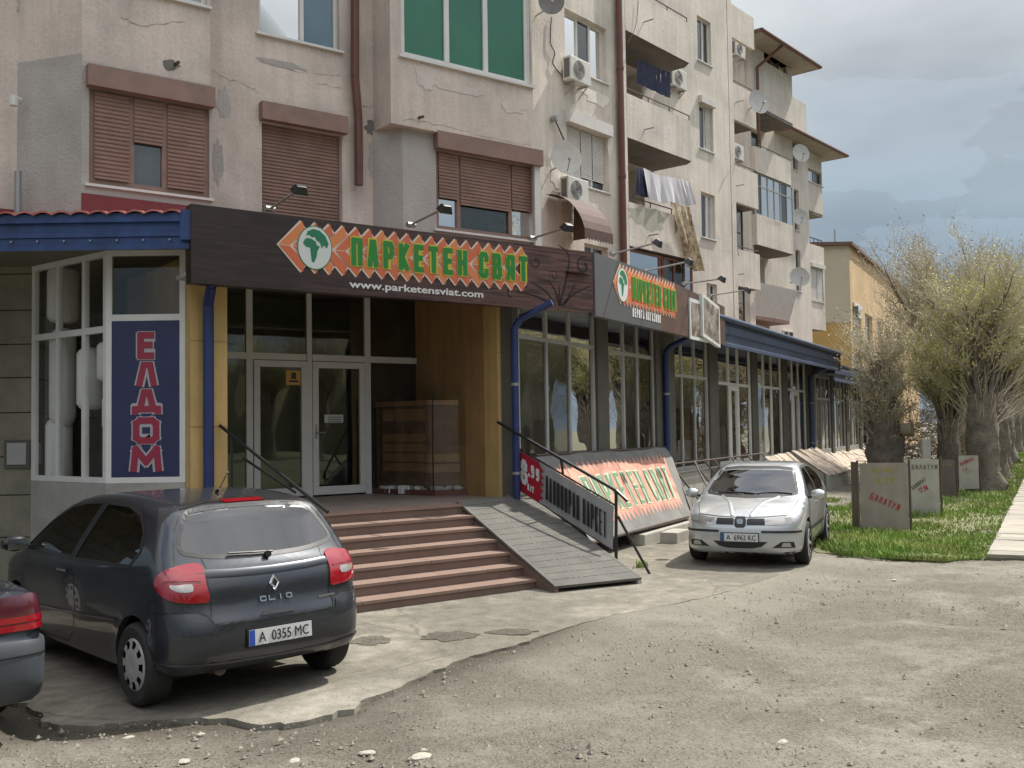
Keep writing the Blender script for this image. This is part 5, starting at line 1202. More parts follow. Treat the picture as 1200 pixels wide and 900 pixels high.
# canopy: fascia, profiled sheet, roof
FN = 6.16
fa = E.hit(694, 290, 11.5); uC0 = S.un(Vector((fa.x, fa.y, 0)))[0]; uC1 = S.u(985, FN, 430)
def fascia(fr, u0, u1, n, z0, z1, m, name, par, steps=((0, .0), (.12, .0), (.14, .03), (.42, .03), (.46, -.01), (.72, -.01), (.76, .02), (.93, .02), (.95, -.03), (1., -.03))):
    mb = MB(); mb.grid([[fr.P(u0, n + d, z0 + (z1 - z0) * t), fr.P(u1, n + d, z0 + (z1 - z0) * t)] for t, d in steps]); return mb.build(name, m, par)
uB0 = S.u(846, FN, 380)
fascia(S, uC0, uC1, FN + .03, 3.68, 4.3, MT['bluegrey'], 'fascia', SH)
mb = MB(); mb.box(S, uC0, uC1, FN + .07, ns + .1, 3.9, 3.94); mb.build('canopy_soffit', MT['bluegrey'], SH)
mb = MB(); P = S.P; mb.add([P(uC0 - .5, FN, 4.3), P(uC1, FN, 4.3), P(uC1, ns + 5, 5.0), P(uC0 - .5, ns + 5, 5.0)], [(0, 1, 2, 3)]); mb.add([P(uC1, FN, 3.7), P(uC1, FN, 4.3), P(uC1, ns + 5, 5.0), P(uC1, ns + 5, 3.7)], [(0, 1, 2, 3)]); mb.build('canopy_roof', MT['rooftile'], SH)
mb = MB(); mb.tube(P(uB0 - 1, FN - .02, 4.27), P(uC1, FN - .02, 4.27), .06, n=8); mb.build('gutter', MT['bluegrey'], SH)
def downpipe(pxs, n, fr, name_par, m='bluep', r=.055, arm=True, side=None):
    u = fr.u(pxs, n - .12, 470); q = [fr.P(u + .0, n - .12, .12), fr.P(u, n - .12, 3.45)]
    if arm: q += [fr.P(u + .04, n - .2, 3.58), fr.P(u + .12, FN + .2, 3.8)]
    mb = MB(); mb.path(q, r, 10); o = mb.build('downpipe', MT[m], name_par)
    for z in (1.3, 2.6): c = MB(); c.tube(fr.P(u, n - .12, z), fr.P(u, n - .12, z + .04), r + .012, n=10); c.build('pipe_bracket', MT['steel'], o)
downpipe(604, ns, S, SH, r=.055); downpipe(781, ns, S, SH, m='bluep', r=.062); downpipe(951, ns, S, SH, m='bluegrey', r=.08)
mb = MB(); u = E.u(244, nc_ - .1); mb.path([E.P(u, nc_ - .1, FZ), E.P(u, nc_ - .1, 3.55), E.P(u - .05, nc_ - .35, 3.75), E.P(u - .1, 11.6, 3.9)], .065, 10); mb.build('downpipe', MT['bluep'], ENT)
# second glazed shop beyond
S2 = thing('glazed_shop', 'farther glazed shop with a lower blue canopy, partly behind the tree', 'shop', tuple(S.P(42, 8, 0)))
n9 = ns - .12; xs = [956, 962.5, 968, 973.5, 980, 987, 993, 999, 1005, 1010, 1014.5, 1019]
mb = MB(); u0, u1 = S.u(954, n9, 470), S.u(1060, n9, 470)
mb.box(S, u0, u1, n9, n9 + .3, 0, 1.0); mb.build('plinth', MT['plinth'], S2)
uu = [S.u(x, n9, 470) for x in (956, 973, 976, 990, 993, 1005.5, 1008, 1019, 1021, 1030, 1032, 1040)]
for a, b in zip(uu[0::2], uu[1::2]):
    mb = MB(); t = .08; mb.box(S, a, b, n9, n9 + .06, 1.0, 1.08); mb.box(S, a, b, n9, n9 + .06, 3.5, 3.6); mb.box(S, a + t, b - t, n9 + .003, n9 + .055, 2.75, 2.83)
    for q in (a + t / 2, a + (b - a) * .36, a + (b - a) * .66, b - t / 2): mb.box(S, q - t / 2, q + t / 2, n9 + .002, n9 + .058, 1.08, 3.5)
    wo = mb.build('window', MT['greypvc'], S2); p = MB(); p.add([S.P(a, n9 + .03, 1.05), S.P(b, n9 + .03, 1.05), S.P(b, n9 + .03, 3.55), S.P(a, n9 + .03, 3.55)], [(0, 1, 2, 3)]); p.build('pane', MT['glassS'], wo)
for a, b in zip(uu[1::2], uu[2::2]): mb = MB(); mb.box(S, a + .01, b - .01, n9 - .05, n9 + .2, 0, 3.6); mb.build('column', MT['column'], S2)
mb = MB(); mb.box(S, u0, u1, n9 + 3, n9 + 3.1, .9, 3.7); mb.build('shop_back_wall', MT['roomw'], S2)
uf0, uf1 = S.u(983, FN + .15, 440), S.u(1060, FN + .1, 440)
fascia(S, uS1 + .3, uf1, FN + .2, 3.35, 3.95, MT['bluegrey'], 'fascia', S2)
mb = MB(); mb.box(S, uS1 + .3, uf1, FN + .25, n9 + 3, 3.62, 3.68); mb.build('canopy_soffit', MT['bluegrey'], S2)
mb = MB(); mb.add([P(uS1 + .3, FN + .17, 3.95), P(uf1, FN + .17, 3.95), P(uf1, n9 + 4, 4.3), P(uS1 + .3, n9 + 4, 4.3)], [(0, 1, 2, 3)]); mb.build('canopy_roof', MT['rooftile'], S2)
u = S.u(1013, n9 - .1, 500); mb = MB(); mb.path([S.P(u + .8, FN + .3, 3.3), S.P(u + .1, n9 - .15, 2.95), S.P(u, n9 - .12, 1.1), S.P(u - .2, n9 - .75, .35)], .06, 8); mb.build('downpipe', MT['black'], S2)
# ---- left corner shop with the blue canopy
KX = thing('corner_shop', 'faceted corner shop window of white frames under a straight blue canopy', 'shop', (-6, 13, 0))
v0 = A.hit(217, 430, 12.25); v1 = A.hit(124, 430, 12.25); zb_, zt2 = 1.38, 4.25
V0 = Vector((v0.x, v0.y, 0)); V1 = Vector((v1.x, v1.y, 0)); V2 = ground(36, 563, 1.38); V2 = Vector((V2.x, V2.y, 0))
V2 = V1 + (V2 - V1)
MT['poster'] = mat('poster_blue', (.020, .022, .075), .35, var=.15, vs=2)
def facet(p, q, cuts, ztr_, par, glass='glassD', skip=None):
    d = (q - p).normalized(); n = Vector((-d.y, d.x, 0))
    if n.y < 0: n = -n
    L_ = (q - p).length; mb = MB(); t = .07
    def bx(a, b, z0, z1, o=0): mb.hexa([p + d * a + Vector((0, 0, z0)) + n * o, p + d * b + Vector((0, 0, z0)) + n * o, p + d * b + n * (.07 - o) + Vector((0, 0, z0)), p + d * a + n * (.07 - o) + Vector((0, 0, z0)), p + d * a + Vector((0, 0, z1)) + n * o, p + d * b + Vector((0, 0, z1)) + n * o, p + d * b + n * (.07 - o) + Vector((0, 0, z1)), p + d * a + n * (.07 - o) + Vector((0, 0, z1))])
    cs = [0] + list(cuts) + [1]
    bx(0, L_, zb_, zb_ + .07); bx(0, L_, zt2 - .07, zt2)
    for c in cs: a = min(max(c * L_ - t / 2, 0), L_ - t); bx(a, a + t, zb_ + .07, zt2 - .07, .002)
    for a, b in zip(cs[:-1], cs[1:]): bx(a * L_ + t / 2 + (t / 2 if a == 0 else 0), b * L_ - t / 2 - (t / 2 if b == 1 else 0), ztr_ - .04, ztr_ + .04, .004)
    wo = mb.build('window', MT['white'], par)
    for a, b in zip(cs[:-1], cs[1:]):
        for c, e in ((zb_ + .05, ztr_), (ztr_, zt2 - .05)):
            if skip and e == ztr_: continue
            g = MB(); g.add([p + d * (a * L_) + n * .03 + Vector((0, 0, c)), p + d * (b * L_) + n * .03 + Vector((0, 0, c)), p + d * (b * L_) + n * .03 + Vector((0, 0, e)), p + d * (a * L_) + n * .03 + Vector((0, 0, e))], [(0, 1, 2, 3)]); g.build('pane', MT[glass], wo)
    return d, n, L_
zk = A.z(170, 372, 12.25)
dF, nF, LF = facet(V1, V0, (), zk, KX, skip=True); dS, nS, LS = facet(V1, V2, (.29, .64), 3.28, KX, glass='glassV')
mb = MB(); mb.hexa([V1 + Vector((0, 0, 0)), V0, V0 + nF * .3, V1 + nF * .3] + [q + Vector((0, 0, zb_ - .003)) for q in (V1, V0, V0 + nF * .3, V1 + nF * .3)]); mb.hexa([V1, V1 + nS * .3, V2 + nS * .3, V2] + [q + Vector((0, 0, zb_ - .004)) for q in (V1, V1 + nS * .3, V2 + nS * .3, V2)]); mb.build('base_wall', MT['plinth'], KX)
PO = MB(); PO.hexa([V1 + dF * .07 + nF * a + Vector((0, 0, b)) for a, b in ()] or [V1 + dF * .07 + Vector((0, 0, zb_ + .07)), V0 - dF * .07 + Vector((0, 0, zb_ + .07)), V0 - dF * .07 + nF * .02 + Vector((0, 0, zb_ + .07)), V1 + dF * .07 + nF * .02 + Vector((0, 0, zb_ + .07)), V1 + dF * .07 + Vector((0, 0, zk - .04)), V0 - dF * .07 + Vector((0, 0, zk - .04)), V0 - dF * .07 + nF * .02 + Vector((0, 0, zk - .04)), V1 + dF * .07 + nF * .02 + Vector((0, 0, zk - .04))])
po = PO.build('window_poster', MT['poster'], None, base=tuple(V1)); tag(po, 'dark blue window poster with five large red letters stacked one above another', 'poster')
MT['posred'] = mat('poster_red', (.26, .018, .045), .45); MT['poswhite'] = mat('poster_white', (.36, .34, .36), .5)
ys = [(389, 421), (424, 453.5), (456, 486.5), (489, 520), (522, 553.5)]
for c, (ya, yb) in zip('ЕЛДОМ', ys):
    x0, x1 = {'Е': (161, 182), 'Л': (160, 184), 'Д': (156, 188), 'О': (156, 187), 'М': (153, 190)}[c]
    za, zb2 = A.z(170, yb, 12.25), A.z(170, ya, 12.25); xa, xb_ = A.u(x0, 12.25, 470), A.u(x1, 12.25, 470)
    for kk, (st, gr, m_, of) in enumerate(((.38, .03, 'poswhite', .002), (.25, .0, 'posred', .006))):
        mb = lettering(c, Vector((xa - gr * .6, 12.25 - of, za - gr * .3)), (1, 0, 0), (0, 0, 1), zb2 - za + gr * .6, W=xb_ - xa + gr * 1.2, st=st * (1 if kk == 0 else 1), wd=.75, nrm=(0, -1, 0)); mb.build('letter', MT[m_], po)
# boilers shown behind the side glass
MT['boiler'] = mat('boiler_enamel', (.85, .85, .83), .35, space='O')
spots = [(.10, 2.25, .42, .16), (.19, 2.9, .5, .14), (.42, 2.7, .8, .17), (.50, 3.3, .0, .0), (.80, 2.75, 1.3, .17), (.80, 3.85, .75, .2), (.85, 1.75, .9, .17)]
k = 0
bl = ['short squat white boiler nearest the corner post', 'white boiler hanging high behind the corner pane', 'slim white boiler in the middle pane', '', 'tall white boiler in the far pane, middle height', 'tall white boiler at the top of the far pane', 'white boiler at the bottom of the far pane']
for i, (s_, zc_, hh, r) in enumerate(spots):
    if r == 0: continue
    c = V1 + dS * (LS * s_) + nS * .24; z0, z1 = zc_ - hh / 2, zc_ + hh / 2; mb = MB(); rows = []
    for t, q in ((0, .02), (.0, .55), (.03, .8), (.10, 1), (.9, 1), (.97, .8), (1., .5), (1, .02)): rows.append([c + Vector((math.cos(a) * r * q, math.sin(a) * r * q, z0 + (z1 - z0) * t)) for a in [2 * math.pi * j / 20 for j in range(20)]])
    mb.grid(rows, closed=True); t = thing('water_heater', bl[i] , 'water heater', tuple(c + Vector((0, 0, z0))), group='boilers shown behind the corner shop glass')
    mb.build('tank', MT['boiler'], t, smooth=True); mb = MB(); mb.tube(c + Vector((0, 0, z0 - .08)), c + Vector((0, 0, z0)), .03, n=8); mb.build('pipe_stub', MT['blackpl'] if 'blackpl' in MT else MT['black'], t)
mb = MB(); mb.hexa([V1 + nS * .02, V2 + nS * .02, V2 + nS * 1.6 + dS * .5, V0 + nF * 1.6] + [q + Vector((0, 0, 1.3)) for q in (V1 + nS * .02, V2 + nS * .02, V2 + nS * 1.6 + dS * .5, V0 + nF * 1.6)]); mb.build('shop_floor', MT['room'], KX)
mb = MB(); b0_ = V2 + nS * 1.4; mb.hexa([V0 + nF * 1.4, b0_, b0_ + Vector((0, .1, 0)), V0 + nF * 1.5] + [q + Vector((0, 0, 4.3)) for q in (V0 + nF * 1.4, b0_, b0_ + Vector((0, .1, 0)), V0 + nF * 1.5)]); mb.build('shop_back_wall', MT['room'], KX)
# stone wall left of it
WL = thing('stone_wall', 'old wall of large grey stone blocks at the left edge under the canopy', 'wall', (V2.x - 1, V2.y, 0))
z = 0; rr = random.Random(3); ybk = V2.y + .02
crs = [0, .62, 1.18, 1.34 + .35, 2.28, 2.75, 3.2, 3.66, 4.15, 4.5]
for a, b in zip(crs[:-1], crs[1:]):
    x = V2.x + .02 - rr.uniform(0, .0)
    while x > V2.x - 9:
        w_ = rr.uniform(.8, 1.25); mb = MB(); mb.xbox(x - w_ + .012, x, ybk + rr.uniform(-.01, .008), ybk + .3, a + .012, b); mb.build('stone_block', MT['stone'], WL, bevel=.008); x -= w_
mb = MB(); mb.xbox(V2.x - 9.4, V2.x + .05, ybk + .04, ybk + .25, 0, 4.4); mb.build('mortar', mat('dark_mortar', (.05, .048, .035), .95), WL)
MBX = thing('meter_box', 'small metal meter box set in the stone wall', 'meter box', (V2.x - .3, ybk, 1.9)); 
xa, xb_, za, zb2 = A.u(8, ybk - .03, 530), A.u(31, ybk - .03, 530), A.z(20, 545, ybk - .03), A.z(20, 519, ybk - .03)
mb = MB(); mb.xbox(xa, xb_, ybk - .04, ybk + .05, za, zb2); mb.build('door', MT['steel'], MBX, bevel=.008); mb = MB(); mb.xbox(xa - .04, xb_ + .04, ybk - .025, ybk + .03, za - .04, zb2 + .04); mb.build('frame', MT['column'], MBX)
# canopy
yF = 11.62; xr = A.u(224, yF, 270); zf0, zf1 = A.z(110, 293, yF), A.z(110, 251, yF)
mb = MB(); st = [(0, 0), (.16, 0), (.18, .02), (.34, .02), (.36, 0), (.5, 0), (.52, .02), (.74, .02), (.76, -.03), (1, -.03)]
mb.grid([[Vector((-12, yF + d, zf0 + (zf1 - zf0) * t)), Vector((xr, yF + d, zf0 + (zf1 - zf0) * t))] for t, d in st]); mb.build('fascia', MT['blue'], KX)
mb = MB(); mb.xbox(xr - .12, xr + .01, yF - .04, yF + .2, zf0 + .1, zf1 + .03); mb.build('fascia_end_cap', MT['blue'], KX)
for k in range(9): x = xr - .25 - k * .31; mb = MB(); mb.tube((x, yF - .012, zf0 + .11), (x, yF + .01, zf0 + .11), .012, n=6); mb.build('rivet', MT['steel'], KX)
mb = MB(); mb.xbox(-12, xr, yF + .05, 14.6, zt2 + .003, zt2 + .05); mb.build('canopy_soffit', mat('green_grey_soffit', (.15, .15, .11), .8, var=.1), KX)
for k in range(28):   # pantile ends along the eave
    x0 = xr - .1 - (k + 1) * .215; rows = []
    for j in range(7):
        f = j / 6; zz = .035 * math.sin(math.pi * f); rows.append([Vector((x0 + .215 * f, yF - .07, zf1 + .0 + zz)), Vector((x0 + .215 * f, yF + 1.25, zf1 + .16 + zz))])
    mb = MB(); mb.grid(rows); 
    mb.grid([[r_[0], r_[0] - Vector((0, 0, .022))] for r_ in rows]); mb.build('roof_tile', MT['redtile'], KX)
mb = MB(); mb.add([(-12, yF - .02, zf1 - .02), (xr, yF - .02, zf1 - .02), (xr, yF + 1.5, zf1 + .15), (-12, yF + 2.5, zf1 + .15)], [(0, 1, 2, 3)]); mb.build('roof_deck', MT['redflash'], KX)
fl0, fl1 = E.hit(42, 236, nb - .03), E.hit(222, 246, nb - .03); mb = MB(); u0, u1 = E.un(fl0)[0], E.un(fl1)[0]; mb.box(E, ua, u1 + .1, nb - .06, nb - .018, 4.5, E.z(150, 233, nb - .03)); mb.build('red_flashing', MT['redflash'], KX)
mb = MB(); mb.box(E, ua - 3, ua - .6, nb + .68, nb + .74, 4.4, 4.72); mb.build('red_flashing', MT['redflash'], KX)
mb = MB(); q = E.hit(21, 230, nb + .5); mb.path([q + Vector((0, 0, -.4)), q + Vector((0, 0, .3))], .045, 8); mb.build('vent_pipe', MT['steel'], KX)
mb = MB(); q = E.hit(22, 118, nb + .6); mb.tube(q, q + Vector((.0, -.12, -.02)), .05, n=8); mb.tube(q + Vector((.0, -.12, .02)), q + Vector((0, -.12, -.1)), .05, n=8); mb.build('vent_elbow', MT['white'], APT)
# ---- signs
MT['signwood'] = bpy.data.materials.new('sign_wood_print'); m = MT['signwood']; m.use_nodes = True; nt = m.node_tree; b = nt.nodes['Principled BSDF']; b.inputs['Roughness'].default_value = .42
g = nt.nodes.new('ShaderNodeNewGeometry'); mp_ = nt.nodes.new('ShaderNodeMapping'); mp_.inputs['Scale'].default_value = (1.2, 1.2, 22); t1_ = nt.nodes.new('ShaderNodeTexNoise'); t1_.inputs['Scale'].default_value = 1.4; t1_.inputs['Detail'].default_value = 8; t1_.inputs['Distortion'].default_value = 1.2
r_ = nt.nodes.new('ShaderNodeValToRGB'); r_.color_ramp.elements[0].position = .36; r_.color_ramp.elements[1].position = .7; r_.color_ramp.elements[0].color = (.022, .010, .009, 1); r_.color_ramp.elements[1].color = (.16, .075, .058, 1)
nt.links.new(g.outputs['Position'], mp_.inputs[0]); nt.links.new(mp_.outputs[0], t1_.inputs['Vector']); nt.links.new(t1_.outputs['Fac'], r_.inputs[0]); nt.links.new(r_.outputs[0], b.inputs['Base Color'])
MT['signdark'] = mat('sign_dark_print', (.026, .017, .018), .4, var=.3, vs=1.2); MT['signgrey'] = mat('sign_grey_side', (.085, .085, .09), .5, var=.06)
MT['orange'] = mat('print_orange', (.56, .13, .055), .5); MT['orange2'] = mat('print_orange_light', (.62, .20, .07), .5); MT['cream'] = mat('print_cream', (.62, .52, .42), .5); MT['green'] = mat('print_green', (.018, .20, .03), .5); MT['ygreen'] = mat('print_yellow_edge', (.50, .42, .05), .5); MT['globeg'] = mat('globe_green', (.015, .17, .08), .5); MT['globew'] = mat('globe_white', (.58, .60, .58), .5); MT['swirl'] = mat('print_black_swirl', (.012, .008, .008), .5)
def sheet(pts, O, U, V, Nn, off, th=.003):
    mb = MB(); mb.prism([O + U * x + V * y + Nn * off for x, y in pts], Nn * th); return mb
AFR = [(-.62, .38), (-.45, .45), (-.2, .42), (.05, .30), (.12, .12), (.30, .08), (.15, -.15), (.10, -.42), (-.06, -.72), (-.2, -.70), (-.26, -.35), (-.30, -.02), (-.58, .02), (-.74, .18)]
EUR = [(-.55, .55), (-.45, .78), (-.1, .92), (.3, .86), (.66, .62), (.86, .25), (.74, .02), (.55, .16), (.42, .0), (.30, .28), (.1, .36), (.0, .52), (-.2, .5), (-.38, .60)]
def logo(par, O, U, V, W, H, ncell, tx, th_letters):
    """parquet strip: two rows of slanted blocks with pointed ends, globe on the left, lettering"""
    Nn = U.cross(V); a_ = H * .47; c = (W - a_) / (ncell + .55)
    for i in range(ncell):
        x = c * i
        for row in (0, 1):
            mm = 'orange2' if (i + row) % 3 == 0 else 'orange'
            q = [(x, .5 * H), (x + a_, H), (x + a_ + .55 * c, .80 * H), (x + c, .5 * H)]
            if row: q = [(p[0], H - p[1]) for p in q][::-1]
            sheet(q, O, U, V, Nn, .0015).build('block_edge', MT['cream'], par)
            g_ = .13 * c; cx = sum(p[0] for p in q) / 4; cy = sum(p[1] for p in q) / 4
            k_ = 1 - 2 * g_ / c; e = sheet([(cx + (px - cx) * 1.0 + (cx + (py - cy) * a_ / (.5 * H) * (1 if not row else -1) - px) * (1 - k_), cy + (py - cy) * .95) for px, py in q], O, U, V, Nn, .0052); e.build('parquet_block', MT[mm], par)
    # globe
    gx, gy, rx, ry = W * .125, H * .5, H * .33, H * .39
    ring = lambda s_: [(gx + rx * s_ * math.cos(a), gy + ry * s_ * math.sin(a)) for a in [2 * math.pi * k / 40 for k in range(40)]]
    sheet(ring(1.08), O, U, V, Nn, .0095).build('globe_rim', MT['globeg'], par); sheet(ring(1.03), O, U, V, Nn, .011).build('globe', MT['globew'], par)
    for pl in (AFR, EUR): sheet([(gx + rx * a, gy + ry * b_) for a, b_ in pl], O, U, V, Nn, .0135).build('continent', MT['globeg'], par)
    ox = W * tx[0]; lw = W * (tx[1] - tx[0]); lh = H * th_letters; oy = (H - lh) / 2
    a = lettering('ПАРКЕТЕН СВЯТ', O + U * (ox - .02 * H) + V * (oy - .03 * H) + Nn * .0125, U, V, lh + .06 * H, W=lw + .04 * H, st=.30, wd=.62, gap=.22); a.build('letter_edge', MT['ygreen'], par)
    a = lettering('ПАРКЕТЕН СВЯТ', O + U * ox + V * oy + Nn * .0175, U, V, lh, W=lw, st=.19, wd=.62, gap=.28); a.build('lettering', MT['green'], par)
SG = thing('shop_sign', 'long dark wood-print sign board over the entrance with orange parquet logo and web address', 'sign', tuple(E.P(6, 11.5, 4)))
nS_ = 11.5; us0, us1 = E.u(224, nS_, 280), E.u(694, nS_, 290); zs0, zs1 = 3.73, 4.66
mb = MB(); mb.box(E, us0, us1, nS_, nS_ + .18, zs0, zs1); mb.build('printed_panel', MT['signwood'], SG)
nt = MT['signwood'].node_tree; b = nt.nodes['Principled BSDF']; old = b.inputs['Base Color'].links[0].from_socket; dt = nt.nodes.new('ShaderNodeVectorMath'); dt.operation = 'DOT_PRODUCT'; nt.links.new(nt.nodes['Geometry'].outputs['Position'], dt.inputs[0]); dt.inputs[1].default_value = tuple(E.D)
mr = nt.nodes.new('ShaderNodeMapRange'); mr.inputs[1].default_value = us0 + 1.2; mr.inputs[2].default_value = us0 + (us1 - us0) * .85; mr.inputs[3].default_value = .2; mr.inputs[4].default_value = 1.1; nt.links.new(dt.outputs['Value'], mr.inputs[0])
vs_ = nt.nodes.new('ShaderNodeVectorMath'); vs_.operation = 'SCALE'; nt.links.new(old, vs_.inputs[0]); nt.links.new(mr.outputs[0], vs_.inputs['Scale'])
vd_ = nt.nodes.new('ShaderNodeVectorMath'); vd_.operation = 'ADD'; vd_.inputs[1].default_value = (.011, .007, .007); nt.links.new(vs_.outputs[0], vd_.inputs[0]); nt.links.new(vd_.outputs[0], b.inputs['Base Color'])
lu0, lu1 = E.u(324, nS_, 300), E.u(629, nS_, 310); lz0, lz1 = E.z(330, 318, nS_), E.z(360, 259, nS_)
logo(SG, E.P(lu0, nS_ - .002, lz0), E.D, Vector((0, 0, 1)), lu1 - lu0, lz1 - lz0, 19, (.25, .955), .56)
fonttext('web_address', 'www.parketensviat.com', E.P(E.u(409, nS_, 335), nS_, E.z(409, 336.5, nS_)), E.D, Vector((0, 0, 1)), .095, MT['banwhite'], SG, W=E.u(566, nS_, 340) - E.u(409, nS_, 335), bold=.022)
mb = MB(); mb.box(E, us0, us1 - .002, nS_ + .19, nw + .1, zs1 - .1, zs1 - .03); mb.build('sign_roof', MT['pipe'], SG)
mb = MB(); mb.box(E, us0, us1 - .002, nS_ + .19, nc_ - .003, zs0 + .1, zs0 + .15); mb.build('sign_soffit', MT['plinth'], SG)
# swirls on the wood part
def swirl(c, r, turns, w0, flip=1, a0=0):
    pts = []
    for k in range(26): t = k / 25; a = a0 + flip * turns * 2 * math.pi * t; q = r * (1 - .75 * t); pts.append((c[0] + q * math.cos(a), c[1] + q * math.sin(a), w0 * (.5 + t)))
    return pts
def ribbon(pts, off, par=SG, m='swirl'):
    rows = []
    for i, (x, y, wd) in enumerate(pts):
        a = pts[max(0, i - 1)]; b_ = pts[min(len(pts) - 1, i + 1)]; d = Vector((b_[0] - a[0], b_[1] - a[1])); d.normalize() if d.length else None; n = Vector((-d.y, d.x)) * wd / 2
        rows.append([E.P(x + n.x, nS_ - off, y + n.y), E.P(x - n.x, nS_ - off, y - n.y)])
    mb = MB(); mb.grid(rows); mb.build('swirl', MT[m], par)
ux = lambda px, py=330: E.u(px, nS_, py); zx = lambda px, py: E.z(px, py, nS_)
for px, py, r, tn, w_, fl, a0 in ((628, 307, .10, 1.0, .03, 1, 2.6), (649, 323, .09, 1.2, .016, -1, 3.6), (684, 312, .15, 1.0, .035, 1, 1.2), (600, 345, .16, .6, .02, 1, .5)):
    ribbon(swirl((ux(px), zx(px, py)), r, tn, w_, fl, a0), .003)
for q in (((655, 358), (650, 340), (642, 328)), ((655, 358), (664, 325), (667, 300), (655, 287)), ((658, 358), (672, 345), (692, 335)), ((650, 358), (640, 342), (622, 330)), ((648, 358), (630, 348), (605, 342)), ((660, 358), (670, 340), (674, 332)), ((656, 358), (655, 345), (655, 335))):
    pp = catmull([(ux(a), zx(a, b_)) for a, b_ in q], 8, False); n = len(pp); ribbon([(p[0], p[1], .035 * (1 - .75 * i / n) + .006) for i, p in enumerate(pp)], .0036)
# second sign, along the long shop
SG2 = thing('shop_sign', 'grey and wood-print sign board along the long shop with two photographs', 'sign', tuple(S.P(18, FN, 4)))
s0, s1 = uC0 + .02, S.u(847, FN, 380); nn = FN - .05
sm_ = s0 + (s1 - s0) * .42
mb = MB(); mb.box(S, s0, sm_, nn, nn + .12, 3.68, 4.66); mb.build('grey_panel', MT['signgrey'], SG2)
MT['signwood2'] = mat('sign_wood_plain', (.105, .062, .05), .45, var=.35, vs=5)  # one mottled brown for the wood part of the second board
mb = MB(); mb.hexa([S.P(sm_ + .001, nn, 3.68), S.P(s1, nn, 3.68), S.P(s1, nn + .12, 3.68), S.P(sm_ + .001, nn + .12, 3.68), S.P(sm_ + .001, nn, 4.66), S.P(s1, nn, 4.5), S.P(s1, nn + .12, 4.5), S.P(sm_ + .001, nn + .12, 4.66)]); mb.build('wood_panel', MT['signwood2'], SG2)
l0, l1 = S.u(718, nn, 340), S.u(794, nn, 345); y0, y1 = S.z(725, 357, nn), S.z(726, 309, nn)
logo(SG2, S.P(l0, nn - .002, y0), S.D, Vector((0, 0, 1)), l1 - l0, y1 - y0, 19, (.26, .955), .56)
q = lettering('ВЕРИГА МАГАЗИНИ', S.P(S.u(741, nn, 365), nn - .002, S.z(741, 371, nn)), S.D, Vector((0, 0, 1)), .15, W=S.u(774, nn, 375) - S.u(741, nn, 365), st=.2); q.build('lettering', MT['banwhite'], SG2)
MT['photo1'] = mat('room_photo_print', (.30, .27, .24), .4, var=.5, vs=3.5, col2=(.12, .08, .06), c2s=4)
for (x0, ya, x1, yb, ti, of) in ((807, 349, 829, 397, .0, .03), (819, 344, 839, 394, .16, .08)):
    u0, u1 = S.u(x0, nn, 370), S.u(x1, nn, 370); z0, z1 = S.z(x0, yb, nn), S.z(x0, ya, nn); zc_ = -.5 * ti
    f = MB(); f.hexa([S.P(u0, nn - of, z0), S.P(u1, nn - of, z0 - ti), S.P(u1, nn - .003, z0 - ti), S.P(u0, nn - .003, z0), S.P(u0, nn - of, z1), S.P(u1, nn - of, z1 - ti), S.P(u1, nn - .003, z1 - ti), S.P(u0, nn - .003, z1)]); fo_ = f.build('photo_frame', MT['globew'], SG2)
    f = MB(); g_ = .07; f.add([S.P(u0 + g_, nn - of - .003, z0 + g_), S.P(u1 - g_, nn - of - .003, z0 - ti + g_), S.P(u1 - g_, nn - of - .003, z1 - ti - g_), S.P(u0 + g_, nn - of - .003, z1 - g_)], [(0, 1, 2, 3)]); f.build('photo_print', MT['photo1'], fo_)
# ------------------------------------------------------------ floodlights on the signs
MT['lampface'] = mat('lamp_face', (.55, .55, .52), .2, metal=.3)
def flood(fr, base, tip, n0, label):
    """base, tip in photo pixels; the arm leans out from the sign top"""
    p0 = fr.hit(*base, n0); p1 = fr.hit(*tip, n0 - .62)
    t = thing('floodlight', label, 'lamp', tuple(p0), group='floodlights on arms above the sign')
    mb = MB(); mb.tube(p0 + fr.N * .1, p1, .016, n=8); mb.build('arm', MT['steel'], t)
    mb = MB(); mb.tube(p0 + fr.N * .1 - fr.D * .06, p0 + fr.N * .1 + fr.D * .06, .04, n=8); mb.build('clamp', MT['steel'], t)
    c = p1 - fr.N * .06; ax_ = (fr.N * .6 + Vector((0, 0, -.8))).normalized(); U = fr.D; V = ax_.cross(U)
    def bx(w1_, h1, a, w2, h2, b_): return [c + U * x * w + V * y * h + ax_ * z for z, w, h in ((a, w1_, h1), (b_, w2, h2)) for x, y in ((-1, -1), (1, -1), (1, 1), (-1, 1))]
    mb = MB(); mb.hexa(bx(.06, .04, -.05, .10, .07, .05)); h = mb.build('lamp_housing', MT['black'], t, bevel=.01)
    mb = MB(); mb.hexa(bx(.09, .06, .05, .09, .06, .056)); mb.build('lens', MT['lampface'], h)
flood(E, (320, 243), (349, 223), 11.5, 'floodlight on its arm above the left end of the entrance sign')
flood(E, (486, 262), (519, 245), 11.5, 'floodlight on its arm in front of the shuttered bay window')
flood(E, (629, 278), (662, 267), 11.5, 'floodlight on its arm in front of the brown awning')
flood(S, (724, 297), (767, 285), FN, 'floodlight on its arm above the grey part of the second sign')
flood(S, (762, 317), (804, 307), FN, 'floodlight on its arm below the hanging blanket')
flood(S, (808, 332), (843, 327), FN, 'floodlight on its arm over the two photographs of the second sign')
flood(S, (838, 346), (873, 340), FN, 'last floodlight, at the far end of the second sign')
